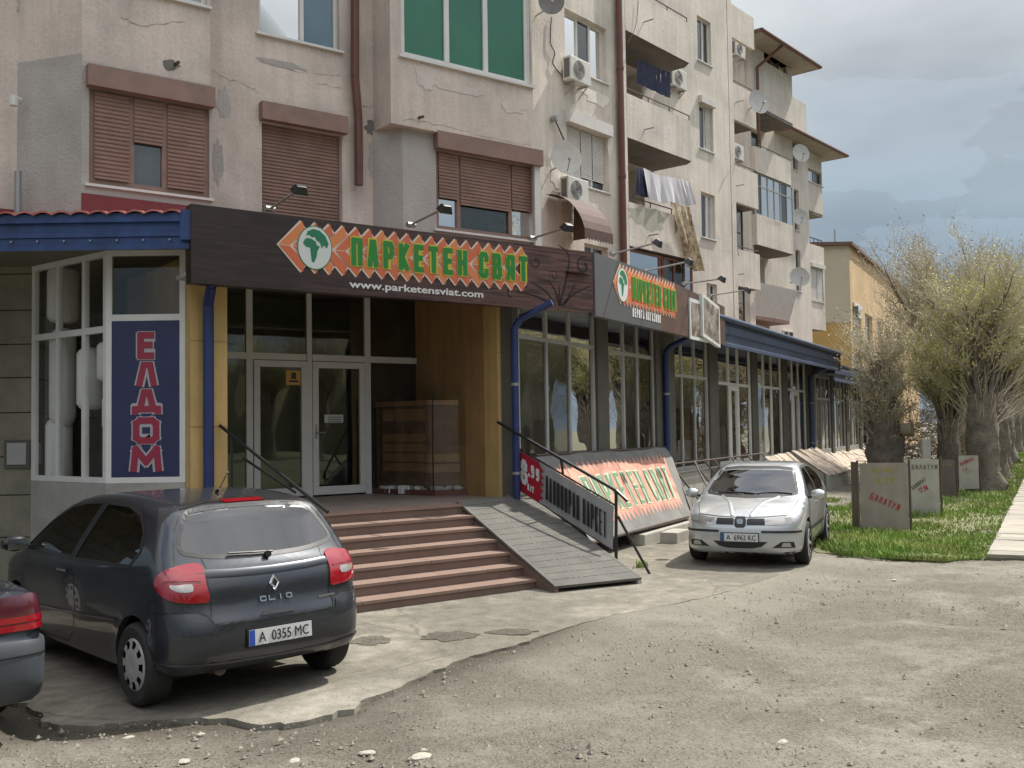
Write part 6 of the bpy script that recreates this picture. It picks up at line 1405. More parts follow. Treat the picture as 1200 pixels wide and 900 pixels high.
# ------------------------------------------------------------ air conditioners and dishes
def ac(fr, px, py, n, label, wd=.82, h=.58, dp=.3):
    c = fr.hit(px, py, n - dp); u, nn = fr.un(c); z = c.z
    t = thing('air_conditioner', label, 'air conditioner', tuple(fr.P(u, n, z - h / 2)), group='outdoor air conditioner units')
    mb = MB(); mb.box(fr, u - wd / 2, u + wd / 2, nn, nn + dp - .05, z - h / 2, z + h / 2); b = mb.build('casing', MT['acw'], t, bevel=.02)
    cx = u - .08; rows = []
    mb = MB(); pts = [fr.P(cx + .22 * math.cos(a), nn - .004, z + .22 * math.sin(a)) for a in [2 * math.pi * k / 28 for k in range(28)]]; mb.add(pts, [tuple(range(28))]); g = mb.build('fan_grille', MT['acgrill'], b)
    mb = MB()
    for r in (.06, .10, .14, .18, .22):
        q = [fr.P(cx + r * math.cos(a), nn - .012, z + r * math.sin(a)) for a in [2 * math.pi * k / 24 for k in range(25)]]; mb.path(q, .005, 4)
    mb.build('grille_wires', MT['acw'], g)
    mb = MB(); mb.box(fr, u - wd / 2 - .003, u - wd / 2, nn + .04, nn + dp - .1, z - h * .4, z + h * .4); mb.build('side_fins', MT['acgrill'], b)
    for s_ in (-.25, .25): mb = MB(); mb.box(fr, u + s_ - .015, u + s_ + .015, nn - .02, n, z - h / 2 - .05, z - h / 2 - .015); mb.hexa([fr.P(u + s_ - .012, n - .02, z - h / 2 - .3), fr.P(u + s_ + .012, n - .02, z - h / 2 - .3), fr.P(u + s_ + .012, n, z - h / 2 - .3), fr.P(u + s_ - .012, n, z - h / 2 - .3), fr.P(u + s_ - .012, nn, z - h / 2 - .052), fr.P(u + s_ + .012, nn, z - h / 2 - .052), fr.P(u + s_ + .012, nn + .03, z - h / 2 - .052), fr.P(u + s_ - .012, nn + .03, z - h / 2 - .052)]); mb.build('bracket', MT['steel'], t)
    mb = MB(); q = [fr.P(u + .05, n - .05, z - h / 2), fr.P(u - .0, n - .1, z - h / 2 - .4), fr.P(u + .1, n - .03, z - h / 2 - .7)]; mb.path(q, .012, 5); mb.build('hose', MT['acw'], t)
ac(M, 681, 83, n2, 'air conditioner under the upper white-framed window beside the brown rain pipe')
ac(M, 678, 223, n2, 'air conditioner behind the large satellite dish, beside the white shutters')
ac(M, 797, 92, n3 + .1, 'air conditioner hanging inside the open balcony with dark laundry')
ac(M, 868, 58, n4 + 2.1, 'air conditioner in the topmost recessed balcony'); ac(M, 866, 178, n4 + 2.1, 'air conditioner in the middle recessed balcony')
def dish(fr, px, py, n, r, label, az=-.5, m='dish', arm=True, out=.45):
    c = fr.hit(px, py, n - out); ax_ = ((CAMP - c).normalized() + Vector((.35 + az * .5, 0, .45))).normalized(); U = ax_.cross(Vector((0, 0, 1))).normalized(); V = U.cross(ax_)
    u, nn = fr.un(c); t = thing('satellite_dish', label, 'satellite dish', tuple(fr.P(u, n, c.z)), group='satellite dishes on the flats')
    rows = []
    for k in range(6): f = k / 5; rows.append([c + ax_ * (.16 * r * f * f) + U * (r * f * math.cos(a)) + V * (r * f * 1.08 * math.sin(a)) for a in [2 * math.pi * j / 28 for j in range(28)]])
    mb = MB(); mb.grid(rows, closed=True); rows2 = [[p - ax_ * .012 for p in r_] for r_ in rows]; mb.grid(rows2, closed=True); mb.grid([rows[-1], rows2[-1]], closed=True); mb.build('reflector', MT[m], t, smooth=True)
    mb = MB(); mb.path([c - ax_ * .01, c - ax_ * .12 + V * -.05, fr.P(u, n, c.z - .2)], .02, 6); mb.build('mount', MT['steel'], t)
    if arm: mb = MB(); b_ = c - V * r * .95; e = c + ax_ * r * .9 + V * (-.35 * r); mb.tube(b_, e, .012, n=6); mb.tube(e, e - ax_ * .09, .035, n=8); mb.build('feed_arm', MT['steel'], t)
dish(M, 663, 186, n2, .37, 'large grey satellite dish in front of the lower air conditioner', az=-.1)
dish(M, 646, 2, n2, .30, 'dark satellite dish cut off by the top edge of the picture', m='acgrill')
dish(M, 937, 325, n5w - .9, .42, 'grey satellite dish beside the corrugated balcony screen', az=-.2)
dish(M, 937, 255, n5w - .3, .38, 'pale satellite dish beside the glazed balcony', az=.1)
dish(M, 888, 120, n4 + .1, .40, 'white satellite dish at the corner of the upper recessed balcony', az=.6)
dish(M, 938, 180, n5w - .4, .40, 'white satellite dish under the upper eave', az=.2)
# small wall lamp above the large dish
wl = M.hit(646, 140, n2); t = thing('wall_antenna', 'small rod antenna leaning on the wall above the large dish', 'antenna', tuple(wl)); MB().tube(wl - M.N * .1, M.hit(657, 165, n2) - M.N * .1, .018, n=6).build('rod', MT['rust'], t); MB().tube(wl - M.N * .02, wl - M.N * .2, .07, n=10).build('head', MT['steel'], t)
for i, (pts, lb_) in enumerate((([(646, 20), (645, 50), (650, 62), (648, 75), (660, 90), (668, 98)], 'black cable hanging down the wall to the upper air conditioner'), ([(748, 0), (745, 30), (735, 52)], 'thin cable slung across the parapet of the upper balcony'), ([(868, 240), (866, 262), (862, 280), (866, 300)], 'thin cable down the parapets of the recessed balconies'))):
    n__ = (n2, nf, n4)[i]; q = [M.hit(px, py, n__ - .04) for px, py in pts]; q = [Vector(p) for p in catmull([tuple(p) for p in q], 5, False)]; tag(MB().path(q, .014 if i == 0 else .008, 5).build('cable', MT['black'], None, base=tuple(q[0])), lb_, 'cable', 'loose cables on the walls')
# ------------------------------------------------------------ brown awning
MT['awn'] = mat('awning_brown', (.085, .045, .038), .75, var=.2, vs=4)
a0_, a1_ = M.u(640, n2, 230), M.u(680, n2, 250)
AW = thing('window_awning', 'faded brown scalloped awning between the corner block and the lower air conditioner', 'awning', tuple(M.P(a0_, n2, 6)))
rows = []
zt_a, zb_a = M.z(650, 232, n2), M.z(660, 268, n2 - 1.1)
uA0, uA1 = M.u(637, n2, 240), M.u(671, n2, 250)
for k in range(9):
    f = k / 8; rows.append([M.P(uA0 + (uA1 - uA0) * i / 20, n2 - .05 - 1.15 * math.sin(f * 1.3), zt_a - (zt_a - zb_a) * (1 - math.cos(f * 1.45))) for i in range(21)])
mb = MB(); mb.grid(rows); mb.grid([rows[-1], [p - Vector((0, 0, .22 + .05 * (i % 2))) for i, p in enumerate(rows[-1])]]); mb.add([r_[-1] for r_ in rows] + [M.P(uA1, n2, rows[-1][0].z)], [tuple(range(10))]); mb.build('canvas', MT['awn'], AW)
# ------------------------------------------------------------ laundry
MT['sheetw'] = mat('washed_white_cloth', (.58, .57, .60), .9, var=.06); MT['sheetb'] = mat('dark_blue_cloth', (.03, .035, .07), .9, var=.3, vs=6); MT['blanket'] = mat('beige_blanket', (.46, .385, .27), .95, var=.3, vs=7, col2=(.22, .15, .09), c2s=5)
def cloth(fr, pts_top, pts_bot, n, m, name, label, seed, group=None, amp=.04, cat='laundry', nn=26, tn=9):
    rr = random.Random(seed); ph = rr.random() * 9; rows = []
    tops = [fr.hit(px, py, n) for px, py in pts_top]; bots = [fr.hit(px, py, n) for px, py in pts_bot]
    def along(q, f): x = f * (len(q) - 1); i = min(int(x), len(q) - 2); return q[i].lerp(q[i + 1], x - i)
    for j in range(tn + 1):
        t = j / tn; row = []
        for i in range(nn + 1):
            f = i / nn; p = along(tops, f).lerp(along(bots, f), t); row.append(p - fr.N * (.05 + amp * t * (math.sin(f * 17 + ph + t * 1.5) + .5 * math.sin(f * 41 + ph * 2))))
        rows.append(row)
    b = tops[0]; mb = MB(); mb.grid(rows); o = mb.build(name, m, None, smooth=True, base=tuple(b), sharp=180); return tag(o, label, cat, group)
cloth(M, [(752, 197), (770, 206), (792, 209)], [(757, 233), (775, 238), (800, 240)], nf - .02, MT['sheetw'], 'white_sheet', 'white sheet hanging out over the balcony rail, left of the striped one', 1, 'laundry on the balcony')
cloth(M, [(793, 210), (806, 213)], [(803, 242), (812, 240)], nf - .03, MT['sheetw'], 'white_sheet', 'narrow white cloth hanging at the right end of the balcony rail', 2, 'laundry on the balcony')
cloth(M, [(744, 196), (752, 199)], [(744, 228), (756, 232)], nf + .06, MT['sheetb'], 'dark_cloth', 'dark blue cloth hanging left of the white sheet', 3, 'laundry on the balcony')
cloth(M, [(783, 236), (796, 241), (806, 243)], [(806, 312), (812, 317), (819, 318)], nf - .12, MT['blanket'], 'hanging_blanket', 'long beige blanket hanging down over the balcony parapet above the second sign', 4, None, amp=.09, cat='blanket')
for k in range(7):
    x = 745 + k * 5.6; cloth(M, [(x, 70 + k * 2.4), (x + 5, 71 + k * 2.4)], [(x - 1, 98 + k * 2.6), (x + 5, 100 + k * 2.6)], nf + .35, MT['sheetb'], 'dark_clothes', ('first', 'second', 'third', 'fourth', 'fifth', 'sixth', 'last')[k] + ' dark garment from the left on the line in the upper open balcony', 10 + k, 'dark laundry in the upper balcony', amp=.02, nn=6, tn=4)
# ------------------------------------------------------------ leaning banner on the cellar cover
LB = thing('leaning_banner', 'faded orange and green parquet banner leaning against the shop plinth', 'banner', tuple(S.P(18, 6.5, .3)))
tl, tr_ = S.hit(628, 533.5, 6.95), S.hit(782, 524, 6.95); bl_, br_ = S.hit(640, 655, 6.05), S.hit(812, 602, 6.05)
z_ = .27; bl_ = S.P(S.un(tl)[0], 6.05, z_); br_ = S.P(S.un(br_)[0], 6.05, z_)
def LQ(s_, t, o=0.): p = bl_.lerp(br_, s_).lerp(tl.lerp(tr_, s_), t); nn = (br_ - bl_).cross(tl - bl_).normalized(); nn = nn if nn.dot(Vector((0, -1, 0))) > 0 else -nn; w_ = .012 * math.sin(s_ * 11 + t * 4) + .008 * math.sin(s_ * 31 - t * 7); return p + nn * (o + w_)
MT['lbgrey'] = mat('faded_banner_grey', (.16, .155, .145), .7, var=.25, vs=2.5); MT['lborange'] = mat('faded_banner_orange', (.56, .27, .19), .7, var=.16, vs=4, col2=(.40, .17, .12), c2s=3); MT['lbgreen'] = mat('faded_banner_green', (.13, .24, .14), .7, var=.15, vs=5); MT['lbpale'] = mat('faded_banner_pale', (.50, .50, .36), .7)
mb = MB(); mb.grid([[LQ(i / 40, j / 8) for i in range(41)] for j in range(9)]); cl_ = mb.build('banner_cloth', MT['lbgrey'], LB, smooth=True, sharp=180)
nz = 24; top = []; bot = []
for i in range(nz * 2 + 1): s_ = .07 + .86 * i / (nz * 2); top.append((s_, .90 - (.10 if i % 2 else 0))); bot.append((s_, .12 + (.12 if i % 2 else 0)))
mb = MB(); rows = []
for j in range(7): rows.append([LQ(a[0], b_[1] + (a[1] - b_[1]) * j / 6, .004) for a, b_ in zip(top, bot)])
mb.grid(rows); mb.build('orange_print', MT['lborange'], cl_, smooth=True, sharp=180)
def lbtext(txt, s0, s1, t0, t1, m, st, off, name, wd=.62):
    U = (br_ - bl_); V = (tl - bl_); L_ = U.length; H_ = V.length; mb = lettering(txt, Vector((0, 0, 0)), (1, 0, 0), (0, 1, 0), (t1 - t0) * H_, W=(s1 - s0) * L_, st=st, nrm=(0, 0, 1), wd=wd)
    mb.v = [tuple(LQ(s0 + v[0] / L_, t0 + v[1] / H_, off + v[2])) for v in mb.v]; return mb.build(name, m, cl_)
lbtext('ПАРКЕТЕН СВЯТ', .17, .90, .26, .72, MT['lbpale'], .15, .007, 'letter_edge'); lbtext('ПАРКЕТЕН СВЯТ', .178, .892, .28, .70, MT['lbgreen'], .095, .014, 'lettering')
MB().tube(bl_, br_, .03, n=8).build('bottom_bar', MT['rust'], LB); MB().tube(br_, tr_, .02, n=8).build('side_bar', MT['rust'], LB); MB().tube(tl, tr_, .02, n=8).build('top_bar', MT['rust'], LB)
# concrete kerb of the light well and blocks under the banner
KB = thing('light_well_kerb', 'low broken concrete kerb under the leaning banner', 'kerb', tuple(S.P(18, 6, 0)))
for a, b, n0_, n1_, h in ((15.5, 18.4, 5.95, 6.2, .2), (18.45, 20.9, 5.9, 6.2, .17), (20.95, 23.2, 5.92, 6.25, .16)): MB().box(S, a, b, n0_, n1_, 0, h).build('kerb_block', MT['concrete'], KB, bevel=.02)
CB = S.hit(789, 612, 5.75); tag(MB().box(S, S.un(CB)[0] - .4, S.un(CB)[0] + .25, 5.55, 5.85, 0, .2).build('concrete_block', MT['concrete'], None, base=tuple(S.P(S.un(CB)[0], 5.7, 0)), bevel=.015), 'loose concrete block in front of the leaning banner', 'block')
# ------------------------------------------------------------ bare steel frame behind the silver car
SF = thing('steel_frame', 'bare rusty steel frame of an awning leaning against the plinth behind the silver car', 'frame', tuple(S.P(22, 6.5, 0)))
f0, f1 = S.u(786, 6.9, 540), S.u(893, 6.9, 535)
segs = [(S.P(f0, 6.9, 1.18), S.P(f1, 6.9, 1.18)), (S.P(f0, 6.1, .12), S.P(f1, 6.1, .12))]
k = 5
for i in range(k + 1): u = f0 + (f1 - f0) * i / k; segs.append((S.P(u, 6.9, 1.18), S.P(u + .15, 6.1, .12)))
for i in range(k): u = f0 + (f1 - f0) * (i + .5) / k; segs.append((S.P(u, 6.9, 1.18), S.P(u + .5, 6.1, .12)) if i % 2 else (S.P(u + .8, 6.9, 1.18), S.P(u, 6.1, .12)))
for a, b in segs: MB().tube(a, b, .02, n=6).build('steel_bar', MT['rust'], SF)
# ------------------------------------------------------------ wooden covers leaning on the plinth
MT['ply'] = mat('weathered_plywood', (.54, .45, .36), .85, var=.25, vs=3.5, col2=(.38, .31, .25), c2s=2.2, fine=.08, fs=50)
def cover(p0, p1, z1, z0, n1_, n0_, label, m='ply', over=.05):
    u0, u1 = S.u(p0, n1_, 530), S.u(p1, n1_, 530); t = thing('cellar_cover', label, 'cover', tuple(S.P((u0 + u1) / 2, n0_, 0)), group='plywood covers leaning on the plinth')
    k = max(2, int((u1 - u0) / .42)); rr = random.Random(int(p0))
    for i in range(k):
        a = u0 + (u1 - u0) * i / k; b = u0 + (u1 - u0) * (i + 1) / k - .012; j = rr.uniform(-.03, .04)
        mb = MB(); mb.slab([S.P(a, n0_ + j, z0), S.P(b, n0_ + j, z0), S.P(b, n1_, z1 + j), S.P(a, n1_, z1 + j)], .022); mb.build('board', MT[m], t)
    MB().box(S, u0, u1, n0_ + .02, n0_ + .16, 0, z0 + .01).build('kerb', MT['concrete'], t)
    mb = MB(); mb.add([S.P(u0, n0_ + .1, .0), S.P(u0, 7.0, .0), S.P(u0, n1_, z1 - .02), S.P(u0, n0_ + .1, z0)], [(0, 1, 2, 3)]); mb.add([S.P(u1, n0_ + .1, .0), S.P(u1, 7.0, .0), S.P(u1, n1_, z1 - .02), S.P(u1, n0_ + .1, z0)], [(0, 1, 2, 3)]); mb.build('cheek', MT['plinth'], t)
cover(896, 925, 1.1, .35, 6.95, 6.1, 'short plywood cover just behind the silver car')
cover(927, 957, 1.15, .42, 6.95, 5.85, 'crooked plywood cover standing on a concrete box right of the silver car')
cover(960, 1012, .92, .12, 6.95, 6.0, 'long plywood cover of several planks leaning on the plinth near the boards')
cover(1014, 1050, .95, .15, 6.95, 6.1, 'farthest plywood cover, partly hidden by the first board')
# ------------------------------------------------------------ advertising boards on the grass
MT['bd1'] = mat('board_grey_brown', (.25, .22, .185), .75, var=.12, vs=3, streak=.1); MT['bd2'] = mat('board_pale_grey', (.34, .33, .285), .75, var=.12, vs=3, streak=.1); MT['bd3'] = mat('board_dark_brown', (.11, .09, .075), .75, var=.15); MT['txred'] = mat('paint_red', (.28, .02, .03), .7); MT['txyel'] = mat('paint_yellow', (.30, .25, .06), .7); MT['txdk'] = mat('paint_dark', (.07, .075, .055), .7)
def board(xl, xr, yt, yb, m, label, texts, base_y, lean=0., z0=.12):
    g0 = ground((xl + xr) / 2, base_y); Y = g0.y; pl_ = atdepth(xl, yb, Y); pr_ = atdepth(xr, yb, Y); tl_ = atdepth(xl, yt, Y); tr2 = atdepth(xr, yt, Y)
    U = Vector((1, -.15, 0)).normalized(); c = g0; x0 = pl_.x; x1 = pr_.x; W_ = x1 - x0; H_ = tl_.z - pl_.z
    t = thing('advertising_board', label, 'board', (c.x, c.y, 0), group='hand-painted boards on the grass')
    O = Vector((x0, Y + .08, max(0.03, pl_.z))); V = Vector((0, 0, 1)); Nn = U.cross(V)
    mb = MB(); mb.hexa([O, O + U * W_, O + U * W_ - Nn * .02, O - Nn * .02] + [p + V * H_ for p in (O, O + U * W_, O + U * W_ - Nn * .02, O - Nn * .02)]); pn = mb.build('panel', MT[m], t)
    for s_ in (-.03, W_ + .04): p = O + U * s_ - Nn * .03; MB().tube(Vector((p.x, p.y, -.1)), p + V * (H_ + .05), .022, n=6).build('post', MT['rust'], t)
    MB().tube(O - U * .03 - Nn * .04 + V * (H_ - .05), O + U * (W_ + .04) - Nn * .04 + V * (H_ - .05), .015, n=6).build('cross_bar', MT['rust'], t)
    for txt, a, b, w_, h, ang, mm in texts:
        ca, sa = math.cos(ang), math.sin(ang); u2 = U * ca + V * sa; v2 = V * ca - U * sa
        mb = lettering(txt, O + U * (W_ * a) + V * (H_ * b) + Nn * .001, u2, v2, H_ * h, W=W_ * w_, st=.14, nrm=Nn); mb.build('lettering', MT[mm], pn)
    return t, O, U, W_, H_
MT_b = board(1011, 1065, 543, 622, 'bd1', 'grey-brown board nearest the silver car with red word БАЛАТУМ slanting down', [('ЛАМИНАТ', .16, .86, .66, .075, 0, 'txyel'), ('8.99', .38, .68, .34, .10, .1, 'txyel'), ('БАЛАТУМ', .19, .47, .66, .10, -.42, 'txred')], 624)
t, O, U, W_, H_ = MT_b; MB().hexa([O - U * .03 - U.cross(Vector((0, 0, 1))) * .02] * 0 + [O - U * .04, O - U * .01, O - U * .01 + Vector((-.02, .28, 0)), O - U * .04 + Vector((-.02, .28, 0))] + [p + Vector((0, 0, H_ + .02)) for p in (O - U * .04, O - U * .01, O - U * .01 + Vector((-.02, .28, 0)), O - U * .04 + Vector((-.02, .28, 0)))]).build('side_panel', MT['bd3'], t)
board(1064, 1102, 539, 605, 'bd2', 'pale grey board behind the first with dark БАЛАТУМ heading and slanting dark line', [('БАЛАТУМ', .20, .82, .76, .085, 0, 'txdk'), ('ЛАМИНАТ', .22, .45, .52, .07, .65, 'txdk'), ('12.90', .42, .40, .28, .09, .4, 'txred')], 606)
board(1102, 1121, 539, 582, 'bd3', 'dark brown board half hidden behind the pale one', [('Н', .3, .82, .5, .08, 0, 'txyel')], 584)
board(1126, 1148, 534, 573, 'bd2', 'small pale board farthest along the grass with red slanting lettering', [('ЛАМИНАТ', .12, .68, .8, .11, .45, 'txred'), ('12', .2, .50, .25, .1, .3, 'txred'), ('-', .3, .42, .5, .06, .4, 'txdk')], 578)
# little white electricity box by the trees
q = ground(1123, 577); tag(MB().xbox(q.x - .12, q.x + .12, q.y + 2, q.y + 2.2, .7, 1.45).build('switch_box', MT['acw'], None, base=(q.x, q.y + 2.1, 0), bevel=.02), 'small pale switch box standing by the trunk behind the boards', 'switch box')
# ------------------------------------------------------------ ochre building at the far end
YB = thing('ochre_building', 'beige and ochre apartment block at the far end, partly behind the trees', 'building', (24, 62, 0))
MT['beige'] = mat('beige_render', (.46, .40, .30), .9, var=.06, vs=.5); MT['ochre'] = mat('ochre_render', (.44, .275, .09), .9, var=.1, vs=.8); MT['ochre2'] = mat('ochre_brown_render', (.50, .35, .19), .9, var=.2, vs=.6)
yY = 60.; Yf = 28.4
x0_, x1_ = A.u(940, yY, 300), A.u(995, yY, 300); zt3 = A.z(985, 288, yY); zm3 = A.z(985, 378, yY)
G0 = Vector((x1_, yY, 0)); dF2 = S.D * 38
MB().hexa([Vector((x0_, yY, 0)), G0, G0 + Vector((0, .3, 0)), Vector((x0_, yY + .3, 0))] + [p + Vector((0, 0, zm3)) for p in (Vector((x0_, yY, 0)), G0, G0 + Vector((0, .3, 0)), Vector((x0_, yY + .3, 0)))]).build('lower_gable', MT['ochre'], YB)
MB().hexa([p + Vector((0, 0, zm3)) for p in (Vector((x0_, yY - .02, 0)), G0 + Vector((0, -.02, 0)), G0 + Vector((0, .3, 0)), Vector((x0_, yY + .3, 0)))] + [p + Vector((0, 0, zt3)) for p in (Vector((x0_, yY - .02, 0)), G0 + Vector((0, -.02, 0)), G0 + Vector((0, .3, 0)), Vector((x0_, yY + .3, 0)))]).build('upper_gable', MT['beige'], YB)
gu, gn = S.un(G0)
wins = []
for k in range(4):
    for j, (a, b) in enumerate(((.7, 3.6), (5.2, 8.2), (10.5, 12.2), (14, 17), (20, 23), (26, 28))): wins.append((gu + a, gu + b, zt3 - 5.6 - 2.9 * k + (.2 if j else 0), zt3 - 3.6 - 2.9 * k))
wins = [w_ for w_ in wins if w_[2] > .5]
mb = MB(); wallgrid(mb, S, gn, gu, gu + 34, 0, zt3, wins, th=.3); mb.build('street_wall', MT['ochre2'], YB)
for i, w_ in enumerate(wins):
    if i < 8 or i % 2 == 0: window(YB, S, *w_, gn, rec=.15, cuts=(.5,) if i else (.62,), shut=(.97, .5) if i == 0 else None, shm='blindw', box=(i == 0), back='room', t=.08)
MB().hexa([S.P(gu - .2, gn - .25, zt3), S.P(gu + 34, gn - .25, zt3), S.P(gu + 34, gn + 12, zt3), S.P(gu - 3.5, gn + 6, zt3), S.P(gu - .2, gn - .25, zt3 + .2), S.P(gu + 34, gn - .25, zt3 + .2), S.P(gu + 34, gn + 12, zt3 + .2), S.P(gu - 3.5, gn + 6, zt3 + .2)]).build('roof', MT['rooftile'], YB)
MB().tube((x1_ - .5, yY + 1, zt3), (x1_ - .5, yY + 1, zt3 + 1.2), .04, n=6).build('mast', MT['steel'], YB)
ac(S, 1008, 366, gn, 'air conditioner on the far ochre building', wd=1.0, h=.8)
# ------------------------------------------------------------ ground
def noise2(x, y, f, seed):
    r = np.random.RandomState(seed); n = 64; g = r.rand(n, n)
    X = (x * f) % n; Y = (y * f) % n; i = X.astype(int); j = Y.astype(int); fx = X - i; fy = Y - j; fx = fx * fx * (3 - 2 * fx); fy = fy * fy * (3 - 2 * fy)
    i1 = (i + 1) % n; j1 = (j + 1) % n; i %= n; j %= n
    return (g[i, j] * (1 - fx) + g[i1, j] * fx) * (1 - fy) + (g[i, j1] * (1 - fx) + g[i1, j1] * fx) * fy
ap_px = [(0, 822), (40, 836), (65, 850), (120, 851), (175, 847), (250, 844), (325, 850), (400, 836), (430, 822), (500, 792), (552, 771), (610, 756), (665, 737), (720, 722), (775, 712), (830, 700), (880, 686), (935, 668), (985, 640), (1000, 618)]
AP = [tuple(ground(px, py))[:2] for px, py in ap_px]
AP = [(-9., AP[0][1] - .3), (-6.5, AP[0][1] - .2)] + AP
apd = catmull(AP, 6, False)
rr = random.Random(5); apd = np.array([(x + rr.uniform(-.035, .035), y + rr.uniform(-.035, .035)) for x, y in apd])
back = [tuple(S.P(40, 8.5, 0))[:2], tuple(S.P(16, 9, 0))[:2], (-2, 18), (-9, 18)]
poly = np.array(list(map(tuple, apd)) + back)
xs = np.concatenate([np.linspace(-400, -20, 10), np.linspace(-18, -7, 12), np.arange(-6.5, 13, .085), np.linspace(13.5, 30, 30), np.linspace(35, 400, 12)])
ys = np.concatenate([np.linspace(-300, -10, 8), np.linspace(-8, 4, 10), np.arange(4.5, 20, .085), np.linspace(20.5, 60, 50), np.linspace(70, 900, 14)])
X, Y_ = np.meshgrid(xs, ys, indexing='ij'); xf, yf = X.ravel(), Y_.ravel()
nearm = (xf > -8) & (xf < 14) & (yf > 3) & (yf < 22)
d = np.full(len(xf), 5.); d[nearm] = sdpoly(np.stack([xf[nearm], yf[nearm]], 1), poly)
h = (noise2(xf + 200, yf + 200, 9, 1) - .5) * .018 + (noise2(xf + 90, yf + 90, 3.1, 2) - .5) * .03 + (noise2(xf + 10, yf + 70, .7, 3) - .5) * .05
h = np.where(nearm, h, h * .3); h = h * np.clip((d + .1) / .4, 0.1, 1) - (.006 + .022 * np.clip((.5 - xf) / 1.5, 0, 1)) * np.exp(-np.clip(d, 0, 9)**2 / .2) - .0
h = h + .017 * np.clip((xf - .2) / 1.2, 0, 1) * np.exp(-np.clip(d, 0, 9)**2 / .6) * nearm
h = np.where(d < -.1, -.06, h)
V = np.stack([xf, yf, h], 1); ny = len(ys); F_ = []
idx = np.arange(len(xs) * ny).reshape(len(xs), ny)
F_ = np.stack([idx[:-1, :-1].ravel(), idx[1:, :-1].ravel(), idx[1:, 1:].ravel(), idx[:-1, 1:].ravel()], 1)
me = bpy.data.meshes.new('ground'); me.from_pydata(V.tolist(), [], F_.tolist()); me.polygons.foreach_set('use_smooth', [True] * len(me.polygons))
gr = bpy.data.objects.new('ground', me); COL.objects.link(gr); tag(gr, 'bare gravelly dirt of the parking area', None, None, 'structure')
def groundmat(name, base, light, dark, pebb, crack=False):
    m = bpy.data.materials.new(name); m.use_nodes = True; nt = m.node_tree; N = nt.nodes; L = nt.links; b = N['Principled BSDF']; b.inputs['Roughness'].default_value = .95; b.inputs['Specular IOR Level'].default_value = .15
    g = N.new('ShaderNodeNewGeometry').outputs['Position']
    def noise(s_, d_=8, r_=.6, dist=0): t = N.new('ShaderNodeTexNoise'); t.inputs['Scale'].default_value = s_; t.inputs['Detail'].default_value = d_; t.inputs['Roughness'].default_value = r_; t.inputs['Distortion'].default_value = dist; L.new(g, t.inputs['Vector']); return t.outputs['Fac']
    def ramp(f, a, c): r_ = N.new('ShaderNodeValToRGB'); r_.color_ramp.elements[0].position = a; r_.color_ramp.elements[1].position = c; L.new(f, r_.inputs[0]); return r_.outputs[0]
    def mix(f, a, c, mode='MIX'):
        x = N.new('ShaderNodeMixRGB'); x.blend_type = mode
        if hasattr(f, 'links'): L.new(f, x.inputs[0])
        else: x.inputs[0].default_value = f
        for i, q in ((1, a), (2, c)):
            if hasattr(q, 'links'): L.new(q, x.inputs[i])
            else: x.inputs[i].default_value = (*q, 1)
        return x.outputs[0]
    c = mix(ramp(noise(.33, 9, .62, .3), .42, .50), base, dark); c = mix(ramp(noise(.55, 9, .65, .5), .5, .62), c, light)
    c = mix(1., c, mix(ramp(noise(5, 8, .7), .3, .7), (.66, .66, .66), (1.32, 1.32, 1.32)), 'MULTIPLY')
    v = N.new('ShaderNodeTexVoronoi'); v.inputs['Scale'].default_value = 26; L.new(g, v.inputs['Vector']); vr = ramp(v.outputs['Distance'], .1, .34)
    v2 = N.new('ShaderNodeTexVoronoi'); v2.inputs['Scale'].default_value = 75; L.new(g, v2.inputs['Vector'])
    sep = N.new('ShaderNodeSeparateColor'); L.new(v.outputs['Color'], sep.inputs[0]); pick = ramp(sep.outputs[0], .62, .7)
    inv = N.new('ShaderNodeMath'); inv.operation = 'SUBTRACT'; inv.inputs[0].default_value = 1; L.new(vr, inv.inputs[1])
    pk = N.new('ShaderNodeMath'); pk.operation = 'MULTIPLY'; L.new(inv.outputs[0], pk.inputs[0]); L.new(pick, pk.inputs[1])
    pk2 = N.new('ShaderNodeMath'); pk2.operation = 'MULTIPLY'; L.new(pk.outputs[0], pk2.inputs[0]); pk2.inputs[1].default_value = pebb
    c = mix(pk2.outputs[0], c, tuple(min(.6, q * 1.7) for q in light))
    sep2 = N.new('ShaderNodeSeparateColor'); L.new(v2.outputs['Color'], sep2.inputs[0])
    c = mix(.5 * (1 if pebb > .3 else .35), c, mix(sep2.outputs[0], tuple(q * .55 for q in base), tuple(q * 1.5 for q in base)))
    if crack:
        v3 = N.new('ShaderNodeTexVoronoi'); v3.feature = 'DISTANCE_TO_EDGE'; v3.inputs['Scale'].default_value = .45
        dd = N.new('ShaderNodeTexNoise'); dd.inputs['Scale'].default_value = 2.5; dd.inputs['Detail'].default_value = 6; L.new(g, dd.inputs['Vector'])
        vm = N.new('ShaderNodeMixRGB'); vm.inputs[0].default_value = .25; L.new(g, vm.inputs[1]); L.new(dd.outputs['Color'], vm.inputs[2]); L.new(vm.outputs[0], v3.inputs['Vector'])
        c = mix(ramp(v3.outputs['Distance'], .0, .006), tuple(q * .62 for q in base), c)
    L.new(c, b.inputs['Base Color'])
    bp = N.new('ShaderNodeBump'); bp.inputs['Distance'].default_value = .02 if pebb > .3 else .006; bp.inputs['Strength'].default_value = 1
    ad = N.new('ShaderNodeMath'); ad.operation = 'ADD'; L.new(noise(35, 6, .7), ad.inputs[0]); L.new(pk.outputs[0], ad.inputs[1]); L.new(ad.outputs[0], bp.inputs['Height']); L.new(bp.outputs[0], b.inputs['Normal'])
    return m
